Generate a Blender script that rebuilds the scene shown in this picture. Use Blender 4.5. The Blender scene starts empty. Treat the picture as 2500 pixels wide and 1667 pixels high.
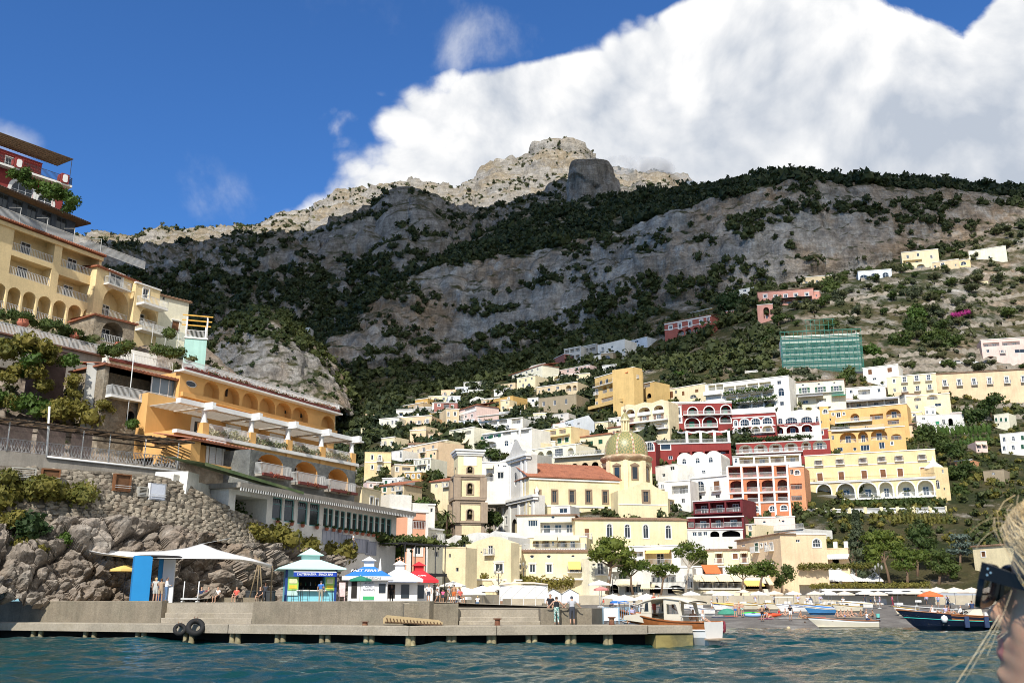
import bpy,bmesh,math,random
import numpy as np
from math import sin,cos,tan,pi,radians,atan2,sqrt,hypot
from mathutils import Vector,Matrix
from mathutils.geometry import delaunay_2d_cdt
scn=bpy.context.scene
COL=scn.collection
R=random.Random(11)
# camera
FPX,CX,CY,EYE=2400.0,1250.0,833.5,2.2
PITCH=math.atan((1478-CY)/FPX)
CP,SP=cos(PITCH),sin(PITCH)
cam_d=bpy.data.cameras.new('camera');cam=bpy.data.objects.new('camera',cam_d);COL.objects.link(cam)
cam.location=(0,0,EYE);cam.rotation_euler=(pi/2+PITCH,0,0)
cam_d.sensor_width=36;cam_d.lens=36*FPX/2500;cam_d.clip_start=0.05;cam_d.clip_end=20000
cam_d.dof.use_dof=True;cam_d.dof.focus_distance=160;cam_d.dof.aperture_fstop=14
scn.camera=cam
# render, view
scn.render.engine='CYCLES'
cy=scn.cycles
cy.max_bounces=6;cy.diffuse_bounces=3;cy.glossy_bounces=3;cy.transmission_bounces=4;cy.transparent_max_bounces=12
cy.volume_bounces=0
cy.use_denoising=True
cy.use_adaptive_sampling=True;cy.adaptive_threshold=0.015
cy.sample_clamp_indirect=6;cy.filter_width=1.0
vs=scn.view_settings
vs.view_transform='Standard';vs.look='None';vs.exposure=0.32;vs.gamma=1;vs.use_curve_mapping=False
# sun and sky
SUN_EL,SUN_AZ=radians(42),radians(15)
SUN_DIR=Vector((-sin(SUN_AZ)*cos(SUN_EL),-cos(SUN_AZ)*cos(SUN_EL),sin(SUN_EL)))
sl=bpy.data.lights.new('sun','SUN');sl.energy=4.6;sl.angle=radians(0.53);sl.color=(1.0,0.95,0.86)
so=bpy.data.objects.new('sun',sl);COL.objects.link(so)
so.location=SUN_DIR*3000;so.rotation_euler=SUN_DIR.to_track_quat('Z','Y').to_euler()
def lk(nt,a,b):nt.links.new(a,b)
def nd(nt,t,**kw):
 n=nt.nodes.new(t)
 for k,v in kw.items():setattr(n,k,v)
 return n
def setin(nt,sock,v):
 if isinstance(v,bpy.types.NodeSocket):nt.links.new(v,sock)
 else:sock.default_value=v
def mth(nt,op,a,b=None,c=None,clamp=False):
 n=nt.nodes.new('ShaderNodeMath');n.operation=op;n.use_clamp=clamp
 for i,v in enumerate((a,b,c)):
  if v is not None:setin(nt,n.inputs[i],v)
 return n.outputs[0]
def mrange(nt,v,a,b,c=0.0,d=1.0,smooth=False):
 n=nt.nodes.new('ShaderNodeMapRange');n.interpolation_type='SMOOTHSTEP' if smooth else 'LINEAR'
 for i,x in enumerate((v,a,b,c,d)):setin(nt,n.inputs[i],x)
 return n.outputs[0]
def mixc(nt,f,a,b,blend='MIX'):
 n=nt.nodes.new('ShaderNodeMix');n.data_type='RGBA';n.blend_type=blend
 setin(nt,n.inputs[0],f);setin(nt,n.inputs[6],a);setin(nt,n.inputs[7],b)
 return n.outputs[2]
def noise(nt,vec,scale,detail=4,rough=.55,dist=0.0):
 n=nt.nodes.new('ShaderNodeTexNoise')
 if vec is not None:nt.links.new(vec,n.inputs['Vector'])
 n.inputs['Scale'].default_value=scale;n.inputs['Detail'].default_value=detail
 n.inputs['Roughness'].default_value=rough;n.inputs['Distortion'].default_value=dist
 return n.outputs[0]
def ramp(nt,fac,stops,interp='LINEAR'):
 n=nt.nodes.new('ShaderNodeValToRGB');e=n.color_ramp.elements;n.color_ramp.interpolation=interp
 while len(e)<len(stops):e.new(.5)
 for q,(p,c)in zip(e,stops):
  q.position=p;q.color=(c,c,c,1)if isinstance(c,(int,float))else tuple(c[:3])+(1,)
 nt.links.new(fac,n.inputs[0])
 return n.outputs[0]
world=bpy.data.worlds.new('World');scn.world=world;world.use_nodes=True;world.cycles.sampling_method='MANUAL';world.cycles.sample_map_resolution=512
wt=world.node_tree;wt.nodes.clear()
wo=nd(wt,'ShaderNodeOutputWorld');bg=nd(wt,'ShaderNodeBackground');lk(wt,bg.outputs[0],wo.inputs[0])
sky=nd(wt,'ShaderNodeTexSky');sky.sky_type='NISHITA';sky.sun_disc=False
sky.sun_elevation=SUN_EL;sky.sun_rotation=pi+SUN_AZ
sky.altitude=0;sky.air_density=1.0;sky.dust_density=0.3;sky.ozone_density=2.5
bg.inputs[1].default_value=0.092
tc=nd(wt,'ShaderNodeTexCoord').outputs['Generated']
sep=nd(wt,'ShaderNodeSeparateXYZ');lk(wt,tc,sep.inputs[0])
sx,sy_,sz=sep.outputs
az=mth(wt,'MULTIPLY',mth(wt,'ARCTAN2',sx,sy_),57.2958)
el=mth(wt,'MULTIPLY',mth(wt,'ARCSINE',sz),57.2958)
n1=noise(wt,tc,5.5,7,.62,.35)
n2=noise(wt,tc,15.0,5,.6,.3)
n3=noise(wt,tc,2.3,3,.5)
off=nd(wt,'ShaderNodeVectorMath',operation='ADD');lk(wt,tc,off.inputs[0]);off.inputs[1].default_value=(-.022,-.02,.03)
def lobes(vec,S_=((8,.9),(19,.55),(44,.3))):
 w_=nd(wt,'ShaderNodeVectorMath',operation='MULTIPLY_ADD');nz=nd(wt,'ShaderNodeTexNoise');lk(wt,vec,nz.inputs['Vector']);nz.inputs['Scale'].default_value=9;nz.inputs['Detail'].default_value=3
 lk(wt,nz.outputs['Color'],w_.inputs[0]);w_.inputs[1].default_value=(.09,.09,.09);lk(wt,vec,w_.inputs[2]);t_=None
 for sc_,a_ in S_:
  v_=nd(wt,'ShaderNodeTexVoronoi');v_.feature='F1';lk(wt,w_.outputs[0],v_.inputs['Vector']);v_.inputs['Scale'].default_value=sc_
  q_=mth(wt,'MULTIPLY',mth(wt,'SUBTRACT',.5,v_.outputs['Distance']),a_);t_=q_ if t_ is None else mth(wt,'ADD',t_,q_)
 return t_
lob=lobes(tc);lob2=lobes(off.outputs[0],((8,.9),(19,.55)))
relief=mth(wt,'ADD',mth(wt,'MULTIPLY',mth(wt,'SUBTRACT',noise(wt,off.outputs[0],5.5,4,.6,.35),n1),.8),mth(wt,'MULTIPLY',mth(wt,'SUBTRACT',lob2,lob),.42))
edge=mth(wt,'MULTIPLY',mth(wt,'SUBTRACT',ramp(wt,mth(wt,'DIVIDE',el,60.0,clamp=True),[(0,.30),(.30,.31),(.328,.322),(.383,.365),(.42,.388),(.463,.396),(.500,.432),(.512,.47),(.522,.522),(.55,.573),(.567,.62),(.60,.66),(.70,.72),(1,.80)]),.5),100.0)
field=mth(wt,'ADD',mth(wt,'MULTIPLY',mth(wt,'SUBTRACT',az,edge),0.34),mth(wt,'ADD',mth(wt,'MULTIPLY',mth(wt,'SUBTRACT',n1,.5),3.0),mth(wt,'ADD',mth(wt,'MULTIPLY',mth(wt,'SUBTRACT',n2,.5),1.4),mth(wt,'MULTIPLY',lob,2.4))))
gap=mth(wt,'SUBTRACT',mth(wt,'ADD',mth(wt,'MULTIPLY',mth(wt,'SUBTRACT',n1,.5),5.0),mth(wt,'SUBTRACT',el,29.0)),mth(wt,'MULTIPLY',mth(wt,'ABSOLUTE',mth(wt,'SUBTRACT',az,27.4)),.6))
deep=field;field=mth(wt,'SUBTRACT',mth(wt,'MINIMUM',field,mth(wt,'MULTIPLY',n1,4.0)),mth(wt,'MULTIPLY',mth(wt,'MAXIMUM',gap,0.0),2.6))
def puff(a0,e0,wa,we,gain):
 d=mth(wt,'ADD',mth(wt,'POWER',mth(wt,'DIVIDE',mth(wt,'SUBTRACT',az,a0),wa),2.0),mth(wt,'POWER',mth(wt,'DIVIDE',mth(wt,'SUBTRACT',el,e0),we),2.0))
 b=mth(wt,'MULTIPLY',mth(wt,'SUBTRACT',1.0,d),gain)
 return mth(wt,'ADD',b,mth(wt,'ADD',mth(wt,'MULTIPLY',mth(wt,'SUBTRACT',n1,.52),5.0),mth(wt,'MULTIPLY',mth(wt,'SUBTRACT',n2,.5),2.0)))
bank=mrange(wt,field,.0,1.1,0,1,True)
small=0.0
for a0,e0,wa,we,g,k in((-17.3,22.8,3.6,2.6,1.1,.62),(-2.4,31.6,3.4,2.0,.75,.7),(-8.8,33.5,3.0,2.2,.1,.3),(-28.9,23.4,2.6,1.2,1.1,.7),(-25,20.8,2.0,1.6,.5,.35)):
 p=mth(wt,'MULTIPLY',mrange(wt,puff(a0,e0,wa,we,g),0.0,2.4,0,1,True),k)
 small=p if small==0.0 else mth(wt,'MAXIMUM',small,p)
wide=mth(wt,'MULTIPLY',mrange(wt,n3,.62,.80,0,.8,True),mrange(wt,mth(wt,'ABSOLUTE',az),40,70,0,1))
alpha=mth(wt,'MAXIMUM',mth(wt,'MAXIMUM',bank,small),wide)
shade=mth(wt,'ADD',mth(wt,'MULTIPLY',n1,.8),mth(wt,'MULTIPLY',n2,.2))
lowgrey=mth(wt,'MULTIPLY',mrange(wt,el,32,21,0,1,True),mrange(wt,deep,2.0,9,0,1,True))
body=mth(wt,'MULTIPLY',mth(wt,'SUBTRACT',1.0,mth(wt,'MULTIPLY',lowgrey,.34)),mth(wt,'ADD',.88,mth(wt,'SUBTRACT',mth(wt,'MULTIPLY',mth(wt,'SUBTRACT',shade,.5),1.2),mth(wt,'MULTIPLY',relief,1.5))))
ccol=mixc(wt,mrange(wt,body,.45,1.05),(4.6,5.1,5.9,1),(8.9,8.9,8.9,1))
skyc=mixc(wt,1.0,sky.outputs[0],(.46,.86,1.36,1),'MULTIPLY')
lk(wt,mixc(wt,alpha,skyc,ccol),bg.inputs[0])
# pixels of the photograph to places
def tanv(py):
 u=(CY-py)/FPX
 return(SP+u*CP)/(CP-u*SP)
def at(px,py,D):
 u=(CY-py)/FPX
 t=D/(CP-u*SP)
 return Vector(((px-CX)/FPX*t,D,EYE+(SP+u*CP)*t))
def ray(px,py):
 u=(CY-py)/FPX
 return Vector(((px-CX)/FPX,CP-u*SP,SP+u*CP))
def on_z(px,py,z):
 d=ray(px,py);t=(z-EYE)/d.z
 return Vector((d.x*t,d.y*t,z))
def at_z(px,z,D):
 py=1478.0
 for _ in range(6):
  p=at(px,py,D);py-=(z-p.z)/D*FPX*.95
 p=at(px,py,D);p.z=z
 return p
# tools
def lin(h):
 c=[int(h[i:i+2],16)/255 for i in(0,2,4)]
 return tuple(x/12.92 if x<=.04045 else((x+.055)/1.055)**2.4 for x in c)
_M={}
def M(key,col,rough=.85,var=.18,scale=1.2,bump=0.0,bscale=None,streak=0.0,metal=0.0,col2=None,c2lim=(.5,.65),spec=.35,fine=0.0,bdist=.05,trans=0.0,rnd=0.0):
 """A procedural material: a base colour broken up by soft noise, streaks and grain."""
 if key in _M:return _M[key]
 if isinstance(col,str):col=lin(col)
 if isinstance(col2,str):col2=lin(col2)
 m=bpy.data.materials.new(key);m.use_nodes=True;nt=m.node_tree
 b=nt.nodes['Principled BSDF']
 b.inputs['Roughness'].default_value=rough;b.inputs['Metallic'].default_value=metal
 b.inputs['Specular IOR Level'].default_value=spec
 tco=nd(nt,'ShaderNodeTexCoord').outputs['Object']
 oi=nd(nt,'ShaderNodeObjectInfo').outputs['Random']
 add=nd(nt,'ShaderNodeVectorMath',operation='MULTIPLY_ADD')
 cmb=nd(nt,'ShaderNodeCombineXYZ')
 for i in range(3):lk(nt,oi,cmb.inputs[i])
 lk(nt,cmb.outputs[0],add.inputs[0]);add.inputs[1].default_value=(37,53,71);lk(nt,tco,add.inputs[2])
 v=add.outputs[0]
 c=col+(1,)
 if col2 is not None:
  c=mixc(nt,mrange(nt,noise(nt,v,scale*.6,6,.65),c2lim[0],c2lim[1]),c,col2+(1,))
 g=mrange(nt,noise(nt,v,scale,5,.6),.3,.7,1-var,1+var*.6)
 c=mixc(nt,1.0,c if not isinstance(c,tuple)else c,g,'MULTIPLY')
 if fine:c=mixc(nt,1.0,c,mrange(nt,noise(nt,v,scale*14,3,.7),.3,.7,1-fine,1+fine*.6),'MULTIPLY')
 if streak:
  mp=nd(nt,'ShaderNodeMapping');mp.inputs['Scale'].default_value=(1.4,1.4,.09);lk(nt,v,mp.inputs[0])
  c=mixc(nt,1.0,c,mrange(nt,noise(nt,mp.outputs[0],1.6,6,.7),.45,.75,1.0,1-streak),'MULTIPLY')
 if rnd:c=mixc(nt,1.0,c,mrange(nt,oi,0,1,1-rnd,1+rnd),'MULTIPLY')
 lk(nt,c,b.inputs['Base Color'])
 if bump:
  bp=nd(nt,'ShaderNodeBump');bp.inputs['Strength'].default_value=bump;bp.inputs['Distance'].default_value=bdist
  lk(nt,noise(nt,v,bscale or scale*6,5,.65),bp.inputs['Height']);lk(nt,bp.outputs[0],b.inputs['Normal'])
 if trans:
  b.inputs['Transmission Weight'].default_value=trans
 _M[key]=m
 return m
class MB:
 """Collects faces; build() links them as one mesh object."""
 def __init__(s):s.v=[];s.f=[];s.m=[];s.cur=0;s.sm=[];s.smooth=False
 def add(s,vs,fs):
  o=len(s.v);s.v+=[tuple(x)for x in vs]
  for f in fs:s.f.append(tuple(i+o for i in f));s.m.append(s.cur);s.sm.append(s.smooth)
  return s
 def quad(s,a,b,c,d):return s.add((a,b,c,d),((0,1,2,3),))
 def box(s,x0,x1,y0,y1,z0,z1,T=None):
  vs=[(x,y,z)for z in(z0,z1)for y in(y0,y1)for x in(x0,x1)]
  if T is not None:vs=[T@Vector(p)for p in vs]
  return s.add(vs,((0,2,3,1),(4,5,7,6),(0,1,5,4),(2,6,7,3),(0,4,6,2),(1,3,7,5)))
 def bar(s,a,b,w,h=None,up=(0,0,1)):
  a,b=Vector(a),Vector(b);d=(b-a);L=d.length
  if L<1e-6:return s
  d/=L;u=Vector(up)
  if abs(d.dot(u))>.98:u=Vector((0,1,0))
  r=d.cross(u).normalized();u=r.cross(d);h=h or w
  vs=[p+r*(i*w/2)+u*(j*h/2)for p in(a,b)for i,j in((-1,-1),(1,-1),(1,1),(-1,1))]
  return s.add(vs,((3,2,1,0),(4,5,6,7),(0,1,5,4),(1,2,6,5),(2,3,7,6),(3,0,4,7)))
 def tube(s,pts,r,n=6,cap=True):
  pts=[Vector(p)for p in pts];k=len(pts)
  rs=r if isinstance(r,(list,tuple))else[r]*k
  vs=[];fs=[];ref=None
  for i,p in enumerate(pts):
   d=(pts[min(i+1,k-1)]-pts[max(i-1,0)]).normalized()
   if ref is None:ref=Vector((0,0,1))if abs(d.z)<.9 else Vector((1,0,0))
   x=(ref-d*ref.dot(d)).normalized();ref=x;y=d.cross(x)
   vs+=[p+(x*cos(2*pi*j/n)+y*sin(2*pi*j/n))*rs[i]for j in range(n)]
  for i in range(k-1):
   for j in range(n):
    fs.append((i*n+j,i*n+(j+1)%n,(i+1)*n+(j+1)%n,(i+1)*n+j))
  if cap:fs+=[tuple(range(n-1,-1,-1)),tuple((k-1)*n+j for j in range(n))]
  o=s.smooth;s.smooth=n>5;s.add(vs,fs);s.smooth=o
  return s
 def lathe(s,prof,n=12,c=(0,0,0),a0=0.0,a1=2*pi,sx=1.0,sy=1.0):
  full=abs(a1-a0-2*pi)<1e-6;m=n if full else n+1
  vs=[(c[0]+r*cos(a0+(a1-a0)*j/n)*sx,c[1]+r*sin(a0+(a1-a0)*j/n)*sy,c[2]+z)for r,z in prof for j in range(m)]
  fs=[]
  for i in range(len(prof)-1):
   for j in range(n):
    k=(j+1)%m if full else j+1
    fs.append((i*m+j,i*m+k,(i+1)*m+k,(i+1)*m+j))
  return s.add(vs,fs)
 def prism(s,poly,y0,y1):
  n=len(poly);vs=[(x,y0,z)for x,z in poly]+[(x,y1,z)for x,z in poly]
  return s.add(vs,[tuple(range(n)),tuple(range(2*n-1,n-1,-1))]+[(i,i+n,(i+1)%n+n,(i+1)%n)for i in range(n)])
 def ring(s,inner,outer,y0,y1):
  n=len(inner);vs=[(x,y,z)for y in(y0,y1)for q in(outer,inner)for x,z in q];fs=[]
  for i in range(n):
   j=(i+1)%n
   fs+=[(i,j,n+j,n+i),(2*n+j,2*n+i,3*n+i,3*n+j),(j,i,2*n+i,2*n+j),(n+i,n+j,3*n+j,3*n+i)]
  return s.add(vs,fs)
 def mesh(s,name,mats):
  me=bpy.data.meshes.new(name);me.from_pydata(s.v,[],s.f)
  for m in mats if isinstance(mats,(list,tuple))else[mats]:me.materials.append(m)
  if any(s.m):me.polygons.foreach_set('material_index',s.m)
  me.polygons.foreach_set('use_smooth',s.sm)
  return me
 def build(s,name,mats,parent=None,loc=None,rz=0.0,fix=True):
  me=s.mesh(name,mats)
  if fix:
   bm=bmesh.new();bm.from_mesh(me);bmesh.ops.recalc_face_normals(bm,faces=bm.faces);bm.to_mesh(me);bm.free()
  return link(name,me,parent,loc,rz)
def link(name,data,parent=None,loc=None,rz=0.0,rot=None,scale=None):
 o=bpy.data.objects.new(name,data);COL.objects.link(o)
 if parent is not None:o.parent=parent
 if loc is not None:o.location=loc
 if rot is not None:o.rotation_euler=rot
 elif rz:o.rotation_euler=(0,0,rz)
 if scale is not None:o.scale=(scale,)*3 if isinstance(scale,(int,float))else scale
 return o
def tag(o,label=None,cat=None,group=None,kind=None):
 if label:o['label']=label
 if cat:o['category']=cat
 if group:o['group']=group
 if kind:o['kind']=kind
 return o
def thing(name,label,cat,loc=(0,0,0),rz=0.0,group=None):
 return tag(link(name,None,None,loc,rz),label,cat,group)
def dup(root,loc=None,rz=None,label=None,group=None,scale=None):
 r=root.copy();COL.objects.link(r)
 if loc is not None:r.location=loc
 if rz is not None:r.rotation_euler=(0,0,rz)
 if scale is not None:r.scale=(scale,)*3
 if label:r['label']=label
 if group:r['group']=group
 for ch in root.children:
  c=ch.copy();COL.objects.link(c);c.parent=r
  for g in ch.children:
   d=g.copy();COL.objects.link(d);d.parent=c
 return r
def npmesh(name,V,Fq,mats,smooth=True,fmat=None):
 """Mesh from numpy arrays (all faces of one length)."""
 me=bpy.data.meshes.new(name);k=Fq.shape[1]
 me.vertices.add(len(V));me.vertices.foreach_set('co',np.ascontiguousarray(V,dtype=np.float32).ravel())
 me.loops.add(Fq.size);me.loops.foreach_set('vertex_index',np.ascontiguousarray(Fq,dtype=np.int32).ravel())
 me.polygons.add(len(Fq));me.polygons.foreach_set('loop_start',np.arange(0,Fq.size,k,dtype=np.int32))
 me.polygons.foreach_set('use_smooth',np.full(len(Fq),smooth,dtype=bool))
 for m in mats if isinstance(mats,(list,tuple))else[mats]:me.materials.append(m)
 if fmat is not None:me.polygons.foreach_set('material_index',fmat.astype(np.int32))
 me.update();me.validate()
 return me
def gridfaces(nu,nv):
 i,j=np.meshgrid(np.arange(nu-1),np.arange(nv-1),indexing='ij')
 a=i*nv+j
 return np.stack([a,a+nv,a+nv+1,a+1],-1).reshape(-1,4)
def _hash(ix,iy,iz,seed):
 h=(ix*374761393+iy*668265263+iz*2147483647+seed*144269504)&0xffffffff
 h=((h^(h>>13))*1274126177)&0xffffffff
 h=((h^(h>>16))*2246822519)&0xffffffff
 return h^(h>>15)
def gnoise(P,seed=0):
 P=np.asarray(P,float);I=np.floor(P).astype(np.int64);Fr=P-I
 w=Fr*Fr*Fr*(Fr*(Fr*6-15)+10);out=np.zeros(len(P))
 for dx in(0,1):
  for dy in(0,1):
   for dz in(0,1):
    h=_hash(I[:,0]+dx,I[:,1]+dy,I[:,2]+dz,seed)
    gx=((h&1023)/511.5-1);gy=(((h>>10)&1023)/511.5-1);gz=(((h>>20)&1023)/511.5-1)
    d=gx*(Fr[:,0]-dx)+gy*(Fr[:,1]-dy)+gz*(Fr[:,2]-dz)
    wt_=(w[:,0]if dx else 1-w[:,0])*(w[:,1]if dy else 1-w[:,1])*(w[:,2]if dz else 1-w[:,2])
    out+=d*wt_
 return out
def fbm(P,oct=5,seed=0,gain=.5,ridged=False):
 P=np.asarray(P,float);a=1.0;s=np.zeros(len(P));t=0
 for o in range(oct):
  n=gnoise(P,seed+o*17)
  s+=a*((1-2.4*np.abs(n))if ridged else n*1.6);t+=a;a*=gain;P=P*2.03+11.3
 return s/t
def vor(P,seed=0):
 """Distances to the two nearest cell centres and the nearest cell's random number."""
 P=np.asarray(P,float);I=np.floor(P).astype(np.int64);f1=np.full(len(P),9.);f2=np.full(len(P),9.);rid=np.zeros(len(P))
 for dx in(-1,0,1):
  for dy in(-1,0,1):
   for dz in(-1,0,1):
    c=I+(dx,dy,dz);h=_hash(c[:,0],c[:,1],c[:,2],seed);h2=_hash(c[:,0],c[:,1],c[:,2],seed+5)
    q=c+np.stack([(h&1023)/1023,((h>>10)&1023)/1023,((h>>20)&1023)/1023],-1)
    d=np.sqrt(((q-P)**2).sum(1));near=d<f1
    f2=np.where(near,f1,np.minimum(f2,d));rid=np.where(near,(h2&4095)/4095,rid);f1=np.where(near,d,f1)
 return f1,f2,rid
def catmull(X,Y,x):
 """Smooth curve through (X, Y[k]) at x; Y may have more axes."""
 X=np.asarray(X,float);Y=np.asarray(Y,float);x=np.asarray(x,float)
 m=np.gradient(Y,X,axis=0);i=np.clip(np.searchsorted(X,x)-1,0,len(X)-2)
 h=X[i+1]-X[i];t=(x-X[i])/h
 sh=(-1,)+(1,)*(Y.ndim-1);t=t.reshape(sh);h=h.reshape(sh)
 return(2*t**3-3*t**2+1)*Y[i]+(t**3-2*t**2+t)*h*m[i]+(-2*t**3+3*t**2)*Y[i+1]+(t**3-t**2)*h*m[i+1]
# rock and ground materials
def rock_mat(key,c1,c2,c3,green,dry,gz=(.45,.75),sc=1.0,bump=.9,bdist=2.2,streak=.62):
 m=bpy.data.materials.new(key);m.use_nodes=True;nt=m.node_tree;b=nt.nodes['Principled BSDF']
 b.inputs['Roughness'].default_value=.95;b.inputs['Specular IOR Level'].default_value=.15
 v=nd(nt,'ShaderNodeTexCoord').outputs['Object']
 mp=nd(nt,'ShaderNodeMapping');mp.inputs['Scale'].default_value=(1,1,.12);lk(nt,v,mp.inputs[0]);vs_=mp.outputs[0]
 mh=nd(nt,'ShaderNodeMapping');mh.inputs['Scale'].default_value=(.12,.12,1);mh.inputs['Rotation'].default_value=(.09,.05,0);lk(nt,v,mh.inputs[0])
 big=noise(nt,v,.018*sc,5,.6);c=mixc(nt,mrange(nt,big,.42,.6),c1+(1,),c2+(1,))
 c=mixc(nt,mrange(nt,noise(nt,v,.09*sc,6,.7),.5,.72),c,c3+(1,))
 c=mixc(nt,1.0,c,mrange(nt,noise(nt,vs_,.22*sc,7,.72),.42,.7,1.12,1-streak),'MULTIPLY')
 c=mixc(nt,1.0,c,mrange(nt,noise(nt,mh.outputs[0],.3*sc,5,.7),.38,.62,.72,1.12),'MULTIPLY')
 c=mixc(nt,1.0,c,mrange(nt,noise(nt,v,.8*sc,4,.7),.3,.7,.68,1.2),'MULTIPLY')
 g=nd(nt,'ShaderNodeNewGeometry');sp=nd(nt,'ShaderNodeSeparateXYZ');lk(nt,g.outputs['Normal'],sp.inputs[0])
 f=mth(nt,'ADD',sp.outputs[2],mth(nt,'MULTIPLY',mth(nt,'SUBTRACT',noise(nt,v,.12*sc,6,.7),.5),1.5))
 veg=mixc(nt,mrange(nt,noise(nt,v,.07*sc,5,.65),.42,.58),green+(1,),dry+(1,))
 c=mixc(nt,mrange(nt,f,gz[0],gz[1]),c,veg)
 lk(nt,c,b.inputs['Base Color'])
 hgt=mth(nt,'ADD',noise(nt,vs_,.35*sc,6,.7),mth(nt,'ADD',noise(nt,v,.5*sc,7,.7),mth(nt,'MULTIPLY',noise(nt,mh.outputs[0],.45*sc,4,.6),.6)))
 bp=nd(nt,'ShaderNodeBump');bp.inputs['Strength'].default_value=bump;bp.inputs['Distance'].default_value=bdist
 lk(nt,hgt,bp.inputs['Height']);lk(nt,bp.outputs[0],b.inputs['Normal'])
 return m
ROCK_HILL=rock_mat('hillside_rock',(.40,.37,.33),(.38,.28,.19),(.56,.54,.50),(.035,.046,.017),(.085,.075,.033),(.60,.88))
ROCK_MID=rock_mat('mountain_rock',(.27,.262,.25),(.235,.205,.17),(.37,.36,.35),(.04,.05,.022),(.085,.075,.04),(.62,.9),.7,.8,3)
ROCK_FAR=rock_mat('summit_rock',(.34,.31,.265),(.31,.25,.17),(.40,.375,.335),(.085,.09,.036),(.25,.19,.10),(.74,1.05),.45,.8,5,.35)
FOL={}
def foliage(key,c1,c2,trans=.25,ns=.35):
 if key in FOL:return FOL[key]
 m=bpy.data.materials.new(key);m.use_nodes=True;nt=m.node_tree;b=nt.nodes['Principled BSDF']
 b.inputs['Roughness'].default_value=.65;b.inputs['Specular IOR Level'].default_value=.25
 v=nd(nt,'ShaderNodeTexCoord').outputs['Object'];oi=nd(nt,'ShaderNodeObjectInfo').outputs['Random']
 isl=nd(nt,'ShaderNodeNewGeometry').outputs['Random Per Island']
 f=mth(nt,'ADD',mth(nt,'MULTIPLY',noise(nt,v,ns,5,.6),.7),mth(nt,'ADD',mth(nt,'MULTIPLY',isl,.35),mth(nt,'MULTIPLY',oi,.3)))
 c=mixc(nt,mrange(nt,f,.4,.95),c1+(1,),c2+(1,))
 lk(nt,c,b.inputs['Base Color'])
 if trans:
  t=nd(nt,'ShaderNodeBsdfTranslucent');lk(nt,mixc(nt,1.0,c,(1.0,1.0,.55,1),'MULTIPLY'),t.inputs[0])
  mx=nd(nt,'ShaderNodeMixShader');mx.inputs[0].default_value=trans
  lk(nt,b.outputs[0],mx.inputs[1]);lk(nt,t.outputs[0],mx.inputs[2])
  lk(nt,mx.outputs[0],nt.nodes['Material Output'].inputs[0])
 FOL[key]=m
 return m
# lofted terrain
def loft(pxs,rows,nx,subs):
 """Rows of (py, D) per photo column -> a smooth grid of places; rows are lists over the columns."""
 pxs=np.array(pxs,float);P=np.zeros((len(rows),len(pxs),3))
 for k,row in enumerate(rows):
  for i,e in enumerate(row):
   if len(e)==3:P[k,i]=at_z(pxs[i],e[2],e[1])
   else:P[k,i]=at(pxs[i],e[0],e[1])
 x=np.linspace(pxs[0],pxs[-1],nx)
 L=np.stack([catmull(pxs,P[k],x)for k in range(len(rows))],0)
 out=[];band=[]
 for k in range(len(rows)-1):
  n=subs[k]
  for s in range(n):
   t=s/n
   out.append(L[k]*(1-t)+L[k+1]*t);band.append(k+t)
 out.append(L[-1]);band.append(len(rows)-1.0)
 return np.stack(out,1),np.array(band)
def normals(G):
 du=np.gradient(G,axis=0);dv=np.gradient(G,axis=1);n=np.cross(du,dv)
 n/=np.linalg.norm(n,axis=2,keepdims=True)+1e-9
 return n
def soften(G,it=2):
 for _ in range(it):
  H=G.copy();H[:,1:-1]=(G[:,:-2]+2*G[:,1:-1]+G[:,2:])/4;G=H
 return G
def steep(n):return np.clip(1.15-n[...,2]*1.25,0,1)
HX=[640,760,850,900,1000,1100,1300,1500,1700,1900,2100,2300,2500,2800,3300]
HR=[[(1452,128),(1450,132),(1446,140),(1445,142),(1442,155),(1440,166),(1438,184),(1438,188),(1438,190),(1438,189),(1440,188),(1440,184),(1440,178),(1440,170),(1440,160)],[(1420,160),(1410,165),(1390,172),(1370,176),(1345,190),(1325,205),(1320,214),(1320,216),(1320,215),(1320,215),(1310,215),(1310,212),(1310,208),(1310,200),(1310,190)],[(1340,220),(1290,222),(1250,222),(1215,222),(1190,228),(1180,236),(1185,243),(1185,246),(1190,245),(1190,246),(1185,250),(1180,248),(1180,246),(1180,240),(1180,230)],[(1240,300),(1180,300),(1110,295),(1090,292),(1075,300),(1065,306),(1062,302),(1065,298),(1070,292),(1070,288),(1070,295),(1060,300),(1050,305),(1050,300),(1050,290)],[(1160,400),(1080,410),(1015,425),(1010,415),(1000,405),(985,400),(970,378),(965,360),(965,338),(965,328),(965,330),(965,335),(955,340),(950,340),(950,330)],[(1100,470),(1030,480),(975,475),(965,475),(955,470),(935,470),(905,450),(880,425),(870,395),(872,362),(870,358),(868,360),(866,366),(860,370),(855,370)],[(1060,520),(990,525),(930,515),(918,515),(905,520),(895,525),(862,515),(790,500),(735,480),(698,465),(662,470),(610,478),(560,485),(530,480),(510,460)],[(1010,545),(940,545),(838,538),(770,552),(684,570),(655,577),(630,570),(585,552),(520,526),(468,514),(462,520),(482,518),(480,520),(455,512),(440,492)],[(960,600),(900,620),(790,625),(745,650),(690,710),(622,770),(515,840),(478,830),(460,780),(426,720),(441,700),(449,690),(470,680),(480,650),(470,600)],]
HR.append([(0,e[1]+160,(at(HX[i],*e).z-60))for i,e in enumerate(HR[-1])])
HX_A=np.array(HX,float)
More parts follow.
